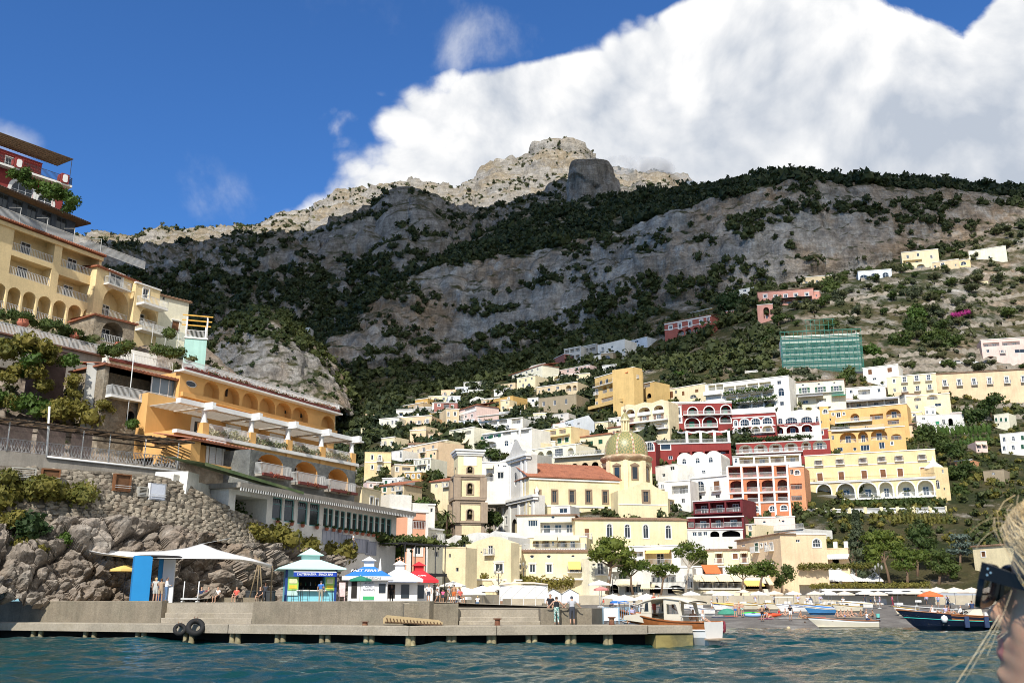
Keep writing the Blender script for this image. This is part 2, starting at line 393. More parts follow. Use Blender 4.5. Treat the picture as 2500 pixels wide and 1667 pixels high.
def Dt(px,py):
 """Distance of the town slope behind a pixel of the photograph."""
 c=[]
 i=int(np.clip(np.searchsorted(HX_A,px)-1,0,len(HX)-2))
 for k in(i,i+1):
  ys=[HR[r][k][0]for r in range(9)][::-1];ds=[HR[r][k][1]for r in range(9)][::-1]
  c.append(float(np.interp(py,ys,ds)))
 t=(px-HX[i])/(HX[i+1]-HX[i])
 return c[0]*(1-t)+c[1]*t
G,band=loft(HX,HR,520,[8,16,26,30,26,34,92,56,8])
G=soften(G,3)
n=normals(G);S=steep(n);fl=G.reshape(-1,3)
cl=np.clip(1-np.abs(band-6.5)*1.1,0,1)[None,:]**.6
w=(S*cl).reshape(-1)
d1=fbm(fl/(46,46,90),5,3,.5,True);d2=fbm(fl/(13,13,26),5,9,.55,True);d3=fbm(fl/34,4,21);d4=fbm(fl/(17,17,130),4,27,.6,True)
fa,fb,rid=vor(fl/(15,15,24),4)
strata=np.sin(fl[:,2]*.42+fl[:,0]*.012+fbm(fl/60,3,31)*5)
disp=w*(d1*16+d4*11+d2*8.5+(rid-.5)*6+np.clip(fb-fa,0,.3)*12+strata*2.2)+(1-w)*d3*4*np.clip((band-3.2)/2,0,1)[None,:].repeat(G.shape[0],0).reshape(-1)
fl2=fl+n.reshape(-1,3)*(disp*np.clip((band-2.6)/3,0,1)[None,:].repeat(G.shape[0],0).reshape(-1))[:,None]
ax=CX+fl2[:,0]/fl2[:,1]*FPX*.985
lv=np.clip(1-np.maximum(np.abs(ax-1200)-95,0)/40,0,1)*np.clip(1-np.maximum(np.abs(fl2[:,1]-236)-26,0)/12,0,1)
fl2[:,2]=np.where(lv>0,np.minimum(fl2[:,2],13*lv+fl2[:,2]*(1-lv)),fl2[:,2])
HILL=fl2.reshape(G.shape);HBAND=band
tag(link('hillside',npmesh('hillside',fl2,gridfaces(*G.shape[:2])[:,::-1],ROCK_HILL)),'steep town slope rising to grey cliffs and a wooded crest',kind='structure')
MX=[150,300,400,493,587,648,755,811,830,868,914,972,982,1003,1022,1052,1082,1130,1180,1240,1300,1345,1400,1480,1600]
MY=[660,655,657,648,630,622,628,620,598,573,556,547,518,509,511,531,547,556,560,548,522,505,492,496,510]
def mrow(y0,fy,D):return[(y0+(my-y0)*fy,D)for my in MY]
MR=[[(1080,640)]*len(MX),mrow(960,.12,800),mrow(900,.45,960),mrow(880,.72,1060),mrow(860,.88,1280),[(my,1480)for my in MY]]
MR.append([(0,1750,at(MX[i],MY[i],1480).z-160)for i in range(len(MX))])
G,band=loft(MX,MR,420,[6,20,50,40,40,8])
G=soften(G,2)
n=normals(G);fl=G.reshape(-1,3);w=steep(n).reshape(-1)
keep=np.clip((5.0-band)/.5,.18,1)[None,:].repeat(G.shape[0],0).reshape(-1)
fa,fb,rid=vor(fl/(30,40,55),8)
disp=(fbm(fl/(110,110,190),5,43,.5,True)*30+fbm(fl/(40,40,220),4,47,.6,True)*16+fbm(fl/(30,30,50),5,49,.55,True)*14+(rid-.5)*12*w)*keep
fl2=fl+n.reshape(-1,3)*disp[:,None]
MID=fl2.reshape(G.shape);MBAND=band
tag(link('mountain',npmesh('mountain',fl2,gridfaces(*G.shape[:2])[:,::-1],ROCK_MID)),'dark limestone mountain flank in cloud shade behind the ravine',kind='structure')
SX=[60,200,317,351,388,448,509,564,610,652,727,774,797,821,868,961,1022,1069,1130,1176,1204,1256,1303,1335,1373,1396,1416,1450,1500,1550,1600,1640,1700,1850,2000]
SY=[660,645,635,625,615,608,612,611,598,580,549,538,521,507,496,477,479,475,471,456,437,407,390,376,371,374,394,425,430,440,438,452,480,520,560]
SR=[[(700,1700)]*len(SX),[(640+(y-640)*.12,1900)for y in SY],[(y+(655-y)*.45,2250)for y in SY],[(y+(655-y)*.14,2600)for y in SY],[(y,2800)for y in SY]]
SR.append([(0,3200,at(SX[i],SY[i],2800).z-250)for i in range(len(SX))])
G,band=loft(SX,SR,420,[8,40,50,36,8])
n=normals(G);fl=G.reshape(-1,3)
keep=np.clip((4.0-band)/.5,.14,1)[None,:].repeat(G.shape[0],0).reshape(-1)
st=np.sin(fl[:,2]*.085+fl[:,0]*.004+fbm(fl/300,3,5)*4)
fa,fb,rid=vor(fl/(60,80,60),18)
disp=(fbm(fl/230,5,63,.55,True)*52+fbm(fl/60,5,69,.6,True)*20+st*7+(rid-.5)*18)*keep
fl2=fl+n.reshape(-1,3)*disp[:,None]
SUM=fl2.reshape(G.shape);SBAND=band
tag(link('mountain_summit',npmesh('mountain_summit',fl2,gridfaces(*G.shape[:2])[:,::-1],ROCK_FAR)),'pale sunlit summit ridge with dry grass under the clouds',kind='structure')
def blob_column(name,label,prof,D,px_c,mat,seed,amp,flat=.8,n=72):
 """A free-standing rock: prof lists (py, half width in pixels)."""
 ys=np.array([p[0]for p in prof],float);hw=np.array([p[1]for p in prof],float);pc=np.array([p[2]if len(p)>2 else px_c for p in prof],float)
 t=np.linspace(0,1,60);yy=np.interp(t,np.linspace(0,1,len(ys)),ys);ww=np.interp(yy,ys,hw);cc=np.interp(yy,ys,pc)
 V=[]
 for y,w_,c_ in zip(yy,ww,cc):
  p=at(c_,y,D);r_=w_/FPX*D*1.02
  for j in range(n):
   a=2*pi*j/n;V.append((p.x+cos(a)*r_,p.y+sin(a)*r_*flat,p.z))
 V=np.array(V);Gd=V.reshape(60,n,3)
 a=np.arange(n)*2*pi/n;N_=np.stack([np.cos(a),np.sin(a),np.zeros(n)],-1)[None].repeat(60,0).reshape(-1,3)
 fa,fb,rid=vor(V/(amp*2.2,amp*2.2,amp*4),seed+3)
 V2=V+N_*((fbm(V/(amp*4,amp*4,amp*9),5,seed,.55,True)-.2)*amp+(rid-.5)*amp*.7)[:,None]
 V2[:,2]+=fbm(V/(amp*2),4,seed+9)*amp*.5
 i,j=np.meshgrid(np.arange(59),np.arange(n),indexing='ij')
 Fq=np.stack([i*n+j,i*n+(j+1)%n,(i+1)*n+(j+1)%n,(i+1)*n+j],-1).reshape(-1,4)
 return tag(link(name,npmesh(name,V2,Fq[:,::-1],mat)),label,kind='structure'),V2.reshape(60,n,3)
blob_column('rock_tower','grey rock tower standing on the wooded crest',[(397,3,1445),(399,22,1443),(404,38,1444),(416,46,1446),(440,51,1446),(480,54,1445),(560,58,1446)],905,1446,ROCK_MID,5,9,.8)
KX=[440,500,526,554,606,662,699,723,755,774,797,812,822]
KY=[860,840,828,795,772,757,772,809,842,865,912,959,1000]
KR=[[(1120,330)]*len(KX),[(1040,350)]*len(KX),[(ky+max(20,(1000-ky)*.42),385+abs(px-660)*.12)for px,ky in zip(KX,KY)],[(ky,425+abs(px-660)*.2)for px,ky in zip(KX,KY)]]
KR.append([(0,480,at(KX[i],KY[i],425).z-40)for i in range(len(KX))])
G,band=loft(KX,KR,180,[10,46,34,8])
n=normals(G);fl=G.reshape(-1,3);w=steep(n).reshape(-1)
keep=np.clip((3.0-band)/.5,.2,1)[None,:].repeat(G.shape[0],0).reshape(-1)
fa,fb,rid=vor(fl/(8,8,14),28)
fl2=fl+n.reshape(-1,3)*((fbm(fl/(26,26,44),5,81,.55,True)*7+fbm(fl/(7,7,14),4,85,.55,True)*2+(rid-.5)*4*w)*keep)[:,None]
KNOB=fl2.reshape(G.shape);KBAND=band
tag(link('rocky_knob',npmesh('rocky_knob',fl2,gridfaces(*G.shape[:2])[:,::-1],ROCK_HILL)),'rocky knob with bushes on top above the orange hotel',kind='structure')
# sea
WX0,WX1=-60,60
def sea_height(x,y,seed=5):
 r=np.random.RandomState(seed);h=np.zeros_like(x)
 for k in range(90):
  L=.55*(1.047**k);a=r.normal(-.35,.55)+pi/2*0;amp=.019*L**.70*(1 if L<6 else .4)
  kx,ky=sin(a)*2*pi/L,cos(a)*2*pi/L
  ph=x*kx+y*ky+r.uniform(0,6.28)
  h+=amp*.62*(1-np.abs(np.sin(ph/2))*2*.5-.36+.4*np.sin(ph))
 return h
ys=np.concatenate([np.arange(20,74,.11),np.geomspace(74,135,130)])
xs=np.linspace(-1,1,620)
Yg,Xg=np.meshgrid(ys,xs,indexing='xy');Xg=Xg*(Yg*.56+6)
hz=sea_height(Xg.ravel(),Yg.ravel())*np.clip((112-Yg.ravel())/25,.25,1)
V=np.stack([Xg.ravel(),Yg.ravel(),hz],-1)
wm=bpy.data.materials.new('sea_water');wm.use_nodes=True;nt=wm.node_tree;b=nt.nodes['Principled BSDF']
b.inputs['Base Color'].default_value=(.003,.040,.044,1);b.inputs['Roughness'].default_value=.04;b.inputs['IOR'].default_value=1.333;b.inputs['Specular IOR Level'].default_value=.5
v=nd(nt,'ShaderNodeTexCoord').outputs['Object'];mp=nd(nt,'ShaderNodeMapping');mp.inputs['Scale'].default_value=(.6,1.3,1);lk(nt,v,mp.inputs[0])
bp=nd(nt,'ShaderNodeBump');bp.inputs['Strength'].default_value=.6;bp.inputs['Distance'].default_value=.05
lk(nt,noise(nt,mp.outputs[0],3.4,7,.62,.4),bp.inputs['Height']);lk(nt,bp.outputs[0],b.inputs['Normal'])
tag(link('sea',npmesh('sea',V,gridfaces(len(xs),len(ys)),wm)),'teal green sea with small choppy waves',kind='structure')
mb=MB();mb.quad((-2500,-2500,-.35),(2500,-2500,-.35),(2500,140,-.35),(-2500,140,-.35))
tag(mb.build('sea',wm),'open sea beyond the bay',kind='structure')
BX=[1150,1300,1450,1600,1800,2000,2300,2600,3200]
BR=[[(0,92,-1.2)]*9,[(0,103,-.05),(0,103,-.05),(0,103,-.02),(0,104,0),(0,106,0),(0,108,0),(0,112,0),(0,110,0),(0,104,0)],[(0,108,.5)]*3+[(0,110,.5),(0,112,.55),(0,114,.55),(0,118,.6),(0,116,.6),(0,112,.6)],[(0,130,1.1)]*9,[(0,168,2.3)]*9,[(0,196,3.0)]*9]
G,band=loft(BX,BR,260,[8,14,20,20,6]);fl=G.reshape(-1,3)
fl[:,2]+=fbm(fl/3,4,7)*.10+fbm(fl/.8,3,8)*.03
gravel=M('beach_gravel',(.16,.145,.13),.95,.3,.5,.8,9,col2=(.23,.215,.195),fine=.35,bdist=.06)
tag(link('beach',npmesh('beach',fl,gridfaces(*G.shape[:2]),gravel)),'dark grey gravel beach rising from the water',kind='structure')
mb=MB();mb.quad((-4000,128,-.6),(4000,128,-.6),(4000,6000,-.6),(-4000,6000,-.6))
tag(mb.build('ground',gravel),'bare ground under the town',kind='structure')
# an unseen cloud shaped to shade the cliffs: it hangs above the frame between the hills and the sun
CZ=1000.0
def up_sun(p):
 k=(CZ-p.z)/SUN_DIR.z
 return(p.x+SUN_DIR.x*k,p.y+SUN_DIR.y*k)
NEAR=[(430,900,380),(560,960,362),(700,1000,372),(850,985,455),(1000,975,445),(1100,960,450),(1300,930,430),(1450,905,410),(1520,880,400),(1700,860,395),(1860,850,385),(1900,700,470),(2100,650,482),(2300,590,494),(2500,540,505),(3100,500,520)]
FARE=[(3100,470,780),(2500,455,770),(1900,415,800),(1600,445,880),(1490,430,1000),(1440,430,1560),(1300,505,1560),(1000,500,1580),(600,625,1620),(0,670,1600)]
poly=np.array([up_sun(at(*p))for p in NEAR+FARE])  # cloud outline is the wanted shade edge carried up towards the sun
gx=np.linspace(poly[:,0].min()-160,poly[:,0].max()+160,170);gy=np.linspace(poly[:,1].min()-160,poly[:,1].max()+160,170)
QX,QY=np.meshgrid(gx,gy,indexing='ij');Q=np.stack([QX.ravel(),QY.ravel()],-1)
dist=np.full(len(Q),1e9);inside=np.zeros(len(Q),bool)
for a,b_ in zip(poly,np.roll(poly,-1,0)):
 e=b_-a;tt=np.clip(((Q-a)@e)/(e@e),0,1);dist=np.minimum(dist,np.linalg.norm(Q-a-tt[:,None]*e,axis=1))
 cross=((a[1]>Q[:,1])!=(b_[1]>Q[:,1]))&(Q[:,0]<(b_[0]-a[0])*(Q[:,1]-a[1])/(b_[1]-a[1]+1e-9)+a[0]);inside^=cross
sd=np.where(inside,dist,-dist)
Q3=np.stack([Q[:,0],Q[:,1],np.zeros(len(Q))],-1)
dens=np.clip((sd+fbm(Q3/150,5,91)*60+25)/70,0,1);dens=dens*dens*(3-2*dens)
dens=np.where(sd<-60,0,dens)
th=25+110*np.sqrt(dens)*(.6+fbm(Q3/120,5,92))
top=np.stack([Q[:,0],Q[:,1],CZ+np.clip(th,0,None)*dens**.5],-1);bot=np.stack([Q[:,0],Q[:,1],CZ-18*dens**.5*(1+fbm(Q3/60,4,93))],-1)
Fg=gridfaces(170,170);Fg=Fg[dens[Fg].max(1)>.02]
V=np.concatenate([top,bot]);Fq=np.concatenate([Fg,Fg[:,::-1]+len(Q)])
cm=bpy.data.materials.new('cloud_vapour');cm.use_nodes=True;nt=cm.node_tree;b=nt.nodes['Principled BSDF']
b.inputs['Base Color'].default_value=(.9,.9,.9,1);b.inputs['Roughness'].default_value=1;b.inputs['Specular IOR Level'].default_value=0
at_=nd(nt,'ShaderNodeAttribute',attribute_name='cover');lk(nt,mth(nt,'MULTIPLY',at_.outputs['Fac'],.72),b.inputs['Alpha'])
me=npmesh('cloud',V,Fq,cm);av=me.attributes.new('cover','FLOAT','POINT');av.data.foreach_set('value',np.concatenate([dens,dens]).astype(np.float32))
tag(link('cloud',me),'white cloud above the frame, shaped to shade the cliffs',kind='structure')
wc=at(1560,430,2560);bm=bmesh.new();bmesh.ops.create_icosphere(bm,subdivisions=3,radius=1)
for v_ in bm.verts:v_.co=Vector((v_.co.x*150,v_.co.y*70,v_.co.z*52+v_.co.x*-14))*(1+.25*sin(v_.co.x*5)*sin(v_.co.z*4))
me=bpy.data.meshes.new('cloud');bm.to_mesh(me);bm.free()
vm=bpy.data.materials.new('cloud_mist');vm.use_nodes=True;nt=vm.node_tree;nt.nodes.clear();vo=nd(nt,'ShaderNodeOutputMaterial');pv=nd(nt,'ShaderNodeVolumePrincipled');lk(nt,pv.outputs[0],vo.inputs['Volume']);pv.inputs['Color'].default_value=(1,1,1,1)
lk(nt,mth(nt,'MULTIPLY',mrange(nt,noise(nt,nd(nt,'ShaderNodeTexCoord').outputs['Object'],.02,5,.6),.42,.62),.022),pv.inputs['Density'])
me.materials.append(vm);tag(link('cloud',me,None,wc),'wisp of cloud drifting over the ridge right of the summit',kind='structure')
# woods on the slopes
def ico(sub=1):
 bm=bmesh.new();bmesh.ops.create_icosphere(bm,subdivisions=sub,radius=1)
 V=np.array([v.co[:]for v in bm.verts]);Fc=np.array([[v.index for v in f.verts]for f in bm.faces]);bm.free()
 return V,Fc
ICO1=ico(1);ICO2=ico(2)
def crown_arrays(rs,blobs,leaves,lsize,core=.78,sub=1):
 """Triangles of a crown: dark cores plus loose leaf clumps on and outside every blob. blobs: (centre, radii)."""
 VV=[];FF=[];o=0
 iv,if_=(ICO1,ICO2)[sub-1]
 for c,r in blobs:
  c=np.array(c);r=np.array(r,float)
  q=iv*(1+rs.uniform(-.22,.22,(len(iv),1)))*r*core+c
  VV.append(q);FF.append(if_+o);o+=len(q)
  d=rs.normal(size=(leaves,3));d[:,2]=d[:,2]*.9+.18;d/=np.linalg.norm(d,axis=1,keepdims=True)
  p=c+d*r*rs.uniform(.74,1.12,(leaves,1))
  a=rs.normal(size=(leaves,3));a/=np.linalg.norm(a,axis=1,keepdims=True);b_=np.cross(a,d+rs.normal(size=(leaves,3))*.6);b_/=np.linalg.norm(b_,axis=1,keepdims=True)+1e-9
  s=lsize*rs.uniform(.6,1.4,(leaves,1))
  t=np.stack([p-a*s*.6,p+a*s*.6,p+b_*s],1).reshape(-1,3)
  VV.append(t);FF.append(np.arange(len(t)).reshape(-1,3)+o);o+=len(t)
 return np.concatenate(VV),np.concatenate(FF)
def scatter(Gd,bd,lo,hi,n,rs,ok=None):
 """Random places on a terrain grid between two of its rows."""
 j=np.where((bd>=lo)&(bd<hi))[0];j=j[j<Gd.shape[1]-1]
 A=np.cross(Gd[1:,j]-Gd[:-1,j],Gd[:-1,j+1]-Gd[:-1,j]);ar=np.linalg.norm(A,axis=2);N_=-A/(ar[...,None]+1e-9)
 vis=1.0/(Gd[:-1,j,1]**1.0)
 pr=(ar*vis).ravel();pr/=pr.sum();k=rs.choice(len(pr),n,p=pr)
 i,jj=k//len(j),j[k%len(j)];u,v_=rs.rand(n,1),rs.rand(n,1)
 P=Gd[i,jj]*(1-u)*(1-v_)+Gd[i+1,jj]*u*(1-v_)+Gd[i,jj+1]*(1-u)*v_+Gd[i+1,jj+1]*u*v_
 return P,np.abs(N_.reshape(-1,3)[k]),bd[jj]
def merge_crowns(P,size,protos,rs):
 VV=[];FF=[];o=0
 for p,s in zip(P,size):
  V,Fc=protos[rs.randint(len(protos))];a=rs.rand()*6.28;c_,s_=cos(a),sin(a)
  q=V*s*np.array((1,1,rs.uniform(.8,1.2)));q=np.stack([q[:,0]*c_-q[:,1]*s_,q[:,0]*s_+q[:,1]*c_,q[:,2]],-1)+p
  VV.append(q);FF.append(Fc+o);o+=len(q)
 return np.concatenate(VV),np.concatenate(FF)
rs=np.random.RandomState(4)
FAR_BUSH=[crown_arrays(rs,[((rs.normal()*.3,rs.normal()*.3,.55),(.62,.62,.6)),((rs.normal()*.4,rs.normal()*.4,.85),(.42,.42,.4))],16,.36)for _ in range(9)]
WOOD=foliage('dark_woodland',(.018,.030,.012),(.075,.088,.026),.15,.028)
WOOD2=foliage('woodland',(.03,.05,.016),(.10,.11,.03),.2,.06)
SCRUB=foliage('scrub',(.05,.06,.025),(.11,.115,.045),.2)
def wood(name,label,Gd,bd,lo,hi,n,smin,smax,mat,thr=.0,zmin=.0,sc=40,seed=1,side=None):
 P,N_,b_=scatter(Gd,bd,lo,hi,n,rs)
 k=(fbm(P/sc,4,seed)>thr)&(N_[:,2]>zmin)
 if side is not None:k&=side(P)
 P=P[k];s=rs.uniform(smin,smax,len(P))*(.75+.5*rs.rand(len(P))**2)
 P=P-np.array((0,0,1))*s[:,None]*.25
 V,Fc=merge_crowns(P,s,FAR_BUSH,rs)
 return tag(link(name,npmesh(name,V,Fc,mat,False)),label,kind='stuff')
px_of=lambda P:CX+P[:,0]/(P[:,1]*CP+(P[:,2]-EYE)*SP)*FPX
wood('crest_wood','dark wood covering the crest above the cliffs',HILL,HBAND,6.92,8.02,5600,3.0,6.8,WOOD,-.09,.15,40,3)
wood('crest_wood','shrubs clinging to ledges of the cliffs',HILL,HBAND,5.9,7.0,4600,1.3,4.4,WOOD,.05,.2,np.array((48,48,15)),5)
wood('slope_wood','dark trees on the slope below the cliffs',HILL,HBAND,4.6,6.15,4200,2.0,5.0,WOOD,-.22,.1,30,7,lambda P:px_of(P)<1890)
wood('slope_wood','trees filling the slope between the upper houses',HILL,HBAND,2.6,4.8,2600,1.6,3.8,WOOD,-.12,.0,22,17,lambda P:px_of(P)<1890)
wood('slope_wood','low scrub on the sunny terraces',HILL,HBAND,4.9,6.1,2400,.9,2.2,SCRUB,-.05,.1,16,8,lambda P:px_of(P)>=1850)
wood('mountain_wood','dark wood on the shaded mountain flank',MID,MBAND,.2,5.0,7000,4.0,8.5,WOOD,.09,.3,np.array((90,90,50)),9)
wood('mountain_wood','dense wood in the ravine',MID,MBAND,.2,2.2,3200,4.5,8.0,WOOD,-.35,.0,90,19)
wood('summit_scrub','scattered scrub on the dry summit slope',SUM,SBAND,.8,3.9,5200,4,8,SCRUB,.02,.1,150,11)
wood('summit_scrub','line of trees along the lower summit ridge',SUM,SBAND,2.6,4.0,3400,6,12,WOOD2,-.1,.1,90,12,lambda P:px_of(P)<640)
wood('knob_scrub','bushes on the rocky knob',KNOB,KBAND,2.0,3.0,420,1.6,4.0,WOOD2,-.2,.1,14,13)
wood('knob_scrub','small shrubs in cracks of the rocky knob',KNOB,KBAND,.6,2.0,200,.8,2.0,WOOD2,.05,.15,14,14)
mb=MB();pxh=px_of(HILL[:,60]);DRY=M('dry_stone','A2988A',.95,.35,.9,.9,4,col2='8A8070',fine=.35)
for bd,a,b_ in((3.3,2250,2600),(3.6,2330,2600),(3.9,2350,2600),(4.15,2200,2600),(4.4,1930,2600),(4.6,1900,2500),(4.8,2000,2600),(5.0,1880,2450),(5.2,2080,2600),(5.4,1900,2560),(5.6,2000,2600),(5.8,2100,2600)):
 j=int(np.argmin(np.abs(HBAND-bd)));px=px_of(HILL[:,j]);ii=[i for i in range(len(px))if a<px[i]<b_ and fbm(np.array([[px[i]/60,bd*9,0]]),2,5)[0]>-.22]
 for i in ii:
  if i+1 in ii:
   P,Q=Vector(HILL[i,j]),Vector(HILL[i+1,j]);o=Vector((0,-1.0,0));h0,h1=1.7+.5*sin(i*1.7),1.7+.5*sin((i+1)*1.7)
   mb.add([P+o-Vector((0,0,1.6)),Q+o-Vector((0,0,1.6)),Q+o+Vector((0,0,h1-1)),P+o+Vector((0,0,h0-1)),Q+Vector((0,1.5,h1-1)),P+Vector((0,1.5,h0-1))],[(0,1,2,3),(3,2,4,5)])
tag(mb.build('terrace_walls',DRY),'dry stone walls of the garden terraces on the right slope',kind='structure')
# building kit
PLA={'cream':'E4D4AE','ivory':'E6E0C8','white':'E6E2D8','chalk':'D9D6CE','bluewhite':'D3D8DC','ochre':'C4A060','yellow':'E5CD9C','amber':'E0B676','gold':'D0B074','pink':'D29A8A','rose':'E2C6BA','peach':'E0C4A0','salmon':'D89A72','orange':'C67E58','red':'8C3A36','crimson':'6C2A2E','tan':'BCA27C','sand':'D4C09C','stone':'9C8E76','grey':'A9A59C','dusty':'A06A60','brick':'A25C50','brownstone':'8E7A64','palegrey':'C9C5BC','buff':'E6D6AC'}
def plaster(c,wear=.5):
 return M('plaster_'+c,PLA[c],.9,.15,.35,.3,5,streak=.30*wear,fine=.10,bdist=.02)
GLASS=M('window_glass',(.025,.034,.042),.06,.3,.4,spec=.6)
GLASSB=M('pale_glass',(.16,.21,.25),.08,.3,.3,spec=.6)
WHITE=M('white_paint',(.80,.79,.76),.6,.06,2)
TRIM=M('white_trim',(.78,.76,.71),.8,.08,1,streak=.08)
SHUT={'g':M('green_shutter',(.020,.10,.055),.6,.15,3),'b':M('brown_shutter',(.20,.085,.035),.6,.2,3),'w':M('white_shutter',(.70,.71,.72),.6,.08,3),'k':M('dark_door',(.035,.03,.028),.5,.2,2),'m':M('emerald_shutter',(.03,.26,.13),.5,.15,3),'o':M('orange_wood',(.42,.17,.05),.6,.2,3),'t':M('teal_frame',(.16,.38,.36),.5,.1,3)}
IRON=M('railing_iron',(.62,.62,.60),.5,.1,4);DARKIRON=M('dark_iron',(.03,.03,.032),.5,.2,4)
TILE=M('roof_tile','A4694F',.9,.25,.8,.8,6,col2='8E5A44',fine=.3,bdist=.08)
TILEO=M('aged_roof_tile','9A7A62',.9,.25,.8,.8,6,col2='7E6450',fine=.3,bdist=.08)
CLOTH={'c':M('cream_awning',(.72,.62,.42),.9,.06,1),'w':M('white_awning',(.80,.78,.74),.9,.05,1),'o':M('orange_awning',(.70,.16,.05),.9,.08,1),'y':M('yellow_awning',(.75,.52,.16),.9,.06,1),'g':M('green_awning',(.03,.22,.14),.9,.06,1),'k':M('grey_awning',(.30,.30,.31),.9,.08,1),'r':M('red_awning',(.55,.03,.04),.9,.06,1),'b':M('blue_awning',(.03,.18,.55),.9,.06,1)}
VOID=M('interior_shade',(.03,.027,.024),.9,.3,1)  # near-black colour stands in for the shade inside openings
FLOORC=M('terrace_paving',(.40,.36,.30),.9,.15,1)
def arch_poly(w,h,seg=8,rise=None):
 r=min(w/2,h*.55)if rise is None else rise
 s=h/2-r
 return[(-w/2,-h/2),(w/2,-h/2)]+[(w/2*cos(pi*k/seg),s+r*sin(pi*k/seg))for k in range(seg+1)]
def rect_poly(w,h):return[(-w/2,-h/2),(w/2,-h/2),(w/2,h/2),(-w/2,h/2)]
def oval_poly(w,h,n=14):return[(w/2*cos(2*pi*k/n),h/2*sin(2*pi*k/n))for k in range(n)]
def shrink(p,d):
 xs=[q[0]for q in p];ys=[q[1]for q in p];w=max(xs)-min(xs);h=max(ys)-min(ys)
 return[(x*max(.2,1-2*d/w),y*max(.2,1-2*d/h))for x,y in p]
_WC={}
def q1(x):return max(.2,round(x*5)/5)
def win_mesh(kind,w,h,cols,fm):
 """Meshes of a window of this kind and size: frame and pane."""
 key=(kind,w,h,cols,fm.name)
 if key not in _WC:
  p={'a':arch_poly,'o':oval_poly}.get(kind,rect_poly)(w,h);t=min(.10,w*.09)
  mb=MB();mb.ring(shrink(p,t),p,0,.08)
  for k in range(1,cols):x=-w/2+w*k/cols;mb.box(x-.03,x+.03,.01,.06,-h/2+t,h/2-t)
  if kind=='a':mb.box(-w/2+t,w/2-t,.012,.06,h*.5-min(w/2,h*.55)-.03,h*.5-min(w/2,h*.55)+.03)
  elif h>1.9 and kind!='o':mb.box(-w/2+t,w/2-t,.012,.06,h*.18,h*.18+.05)
  pm=MB();pm.add([(x,.05,z)for x,z in shrink(p,t*.6)],[tuple(range(len(p)))])
  _WC[key]=(mb.mesh('window',fm),pm.mesh('pane',GLASS))
 return _WC[key]
def shut_mesh(w,h,m):
 key=('sh',w,h,m.name)
 if key not in _WC:
  mb=MB();t=min(.08,w*.15);mb.ring(shrink(rect_poly(w,h),t),rect_poly(w,h),-.03,.03)
  n=max(3,min(14,int(h/.16)))
  for k in range(n):
   z=-h/2+t+(h-2*t)*(k+.5)/n;mb.box(-w/2+t*.8,w/2-t*.8,-.018,.014,z-(h/n)*.33,z+(h/n)*.33)
  mb.box(-w/2+t*.8,w/2-t*.8,.015,.02,-h/2+t*.8,h/2-t*.8)
  _WC[key]=mb.mesh('shutter',m)
 return _WC[key]
def railing_mb(mb,pts,h,step=.2,r=.018,n_mid=0):
 """Upright bars under a hand rail along the points (x, y, z)."""
 for a,b in zip(pts[:-1],pts[1:]):
  a,b=Vector(a),Vector(b);L=(b-a).length
  if L<.05:continue
  mb.bar(a+Vector((0,0,h)),b+Vector((0,0,h)),.06,.05);mb.bar(a+Vector((0,0,.07)),b+Vector((0,0,.07)),.035)
  k=max(1,int(L/step))
  for i in range(k+1):
   p=a+(b-a)*(i/k);q=.05 if i in(0,k)else r*2
   mb.bar(p,p+Vector((0,0,h)),q)
 return mb
def inpoly(p,poly):
 c=False;j=len(poly)-1
 for i in range(len(poly)):
  a,b=poly[i],poly[j]
  if(a[1]>p[1])!=(b[1]>p[1])and p[0]<(b[0]-a[0])*(p[1]-a[1])/(b[1]-a[1])+a[0]:c=not c
  j=i
 return c
RECTS=[]
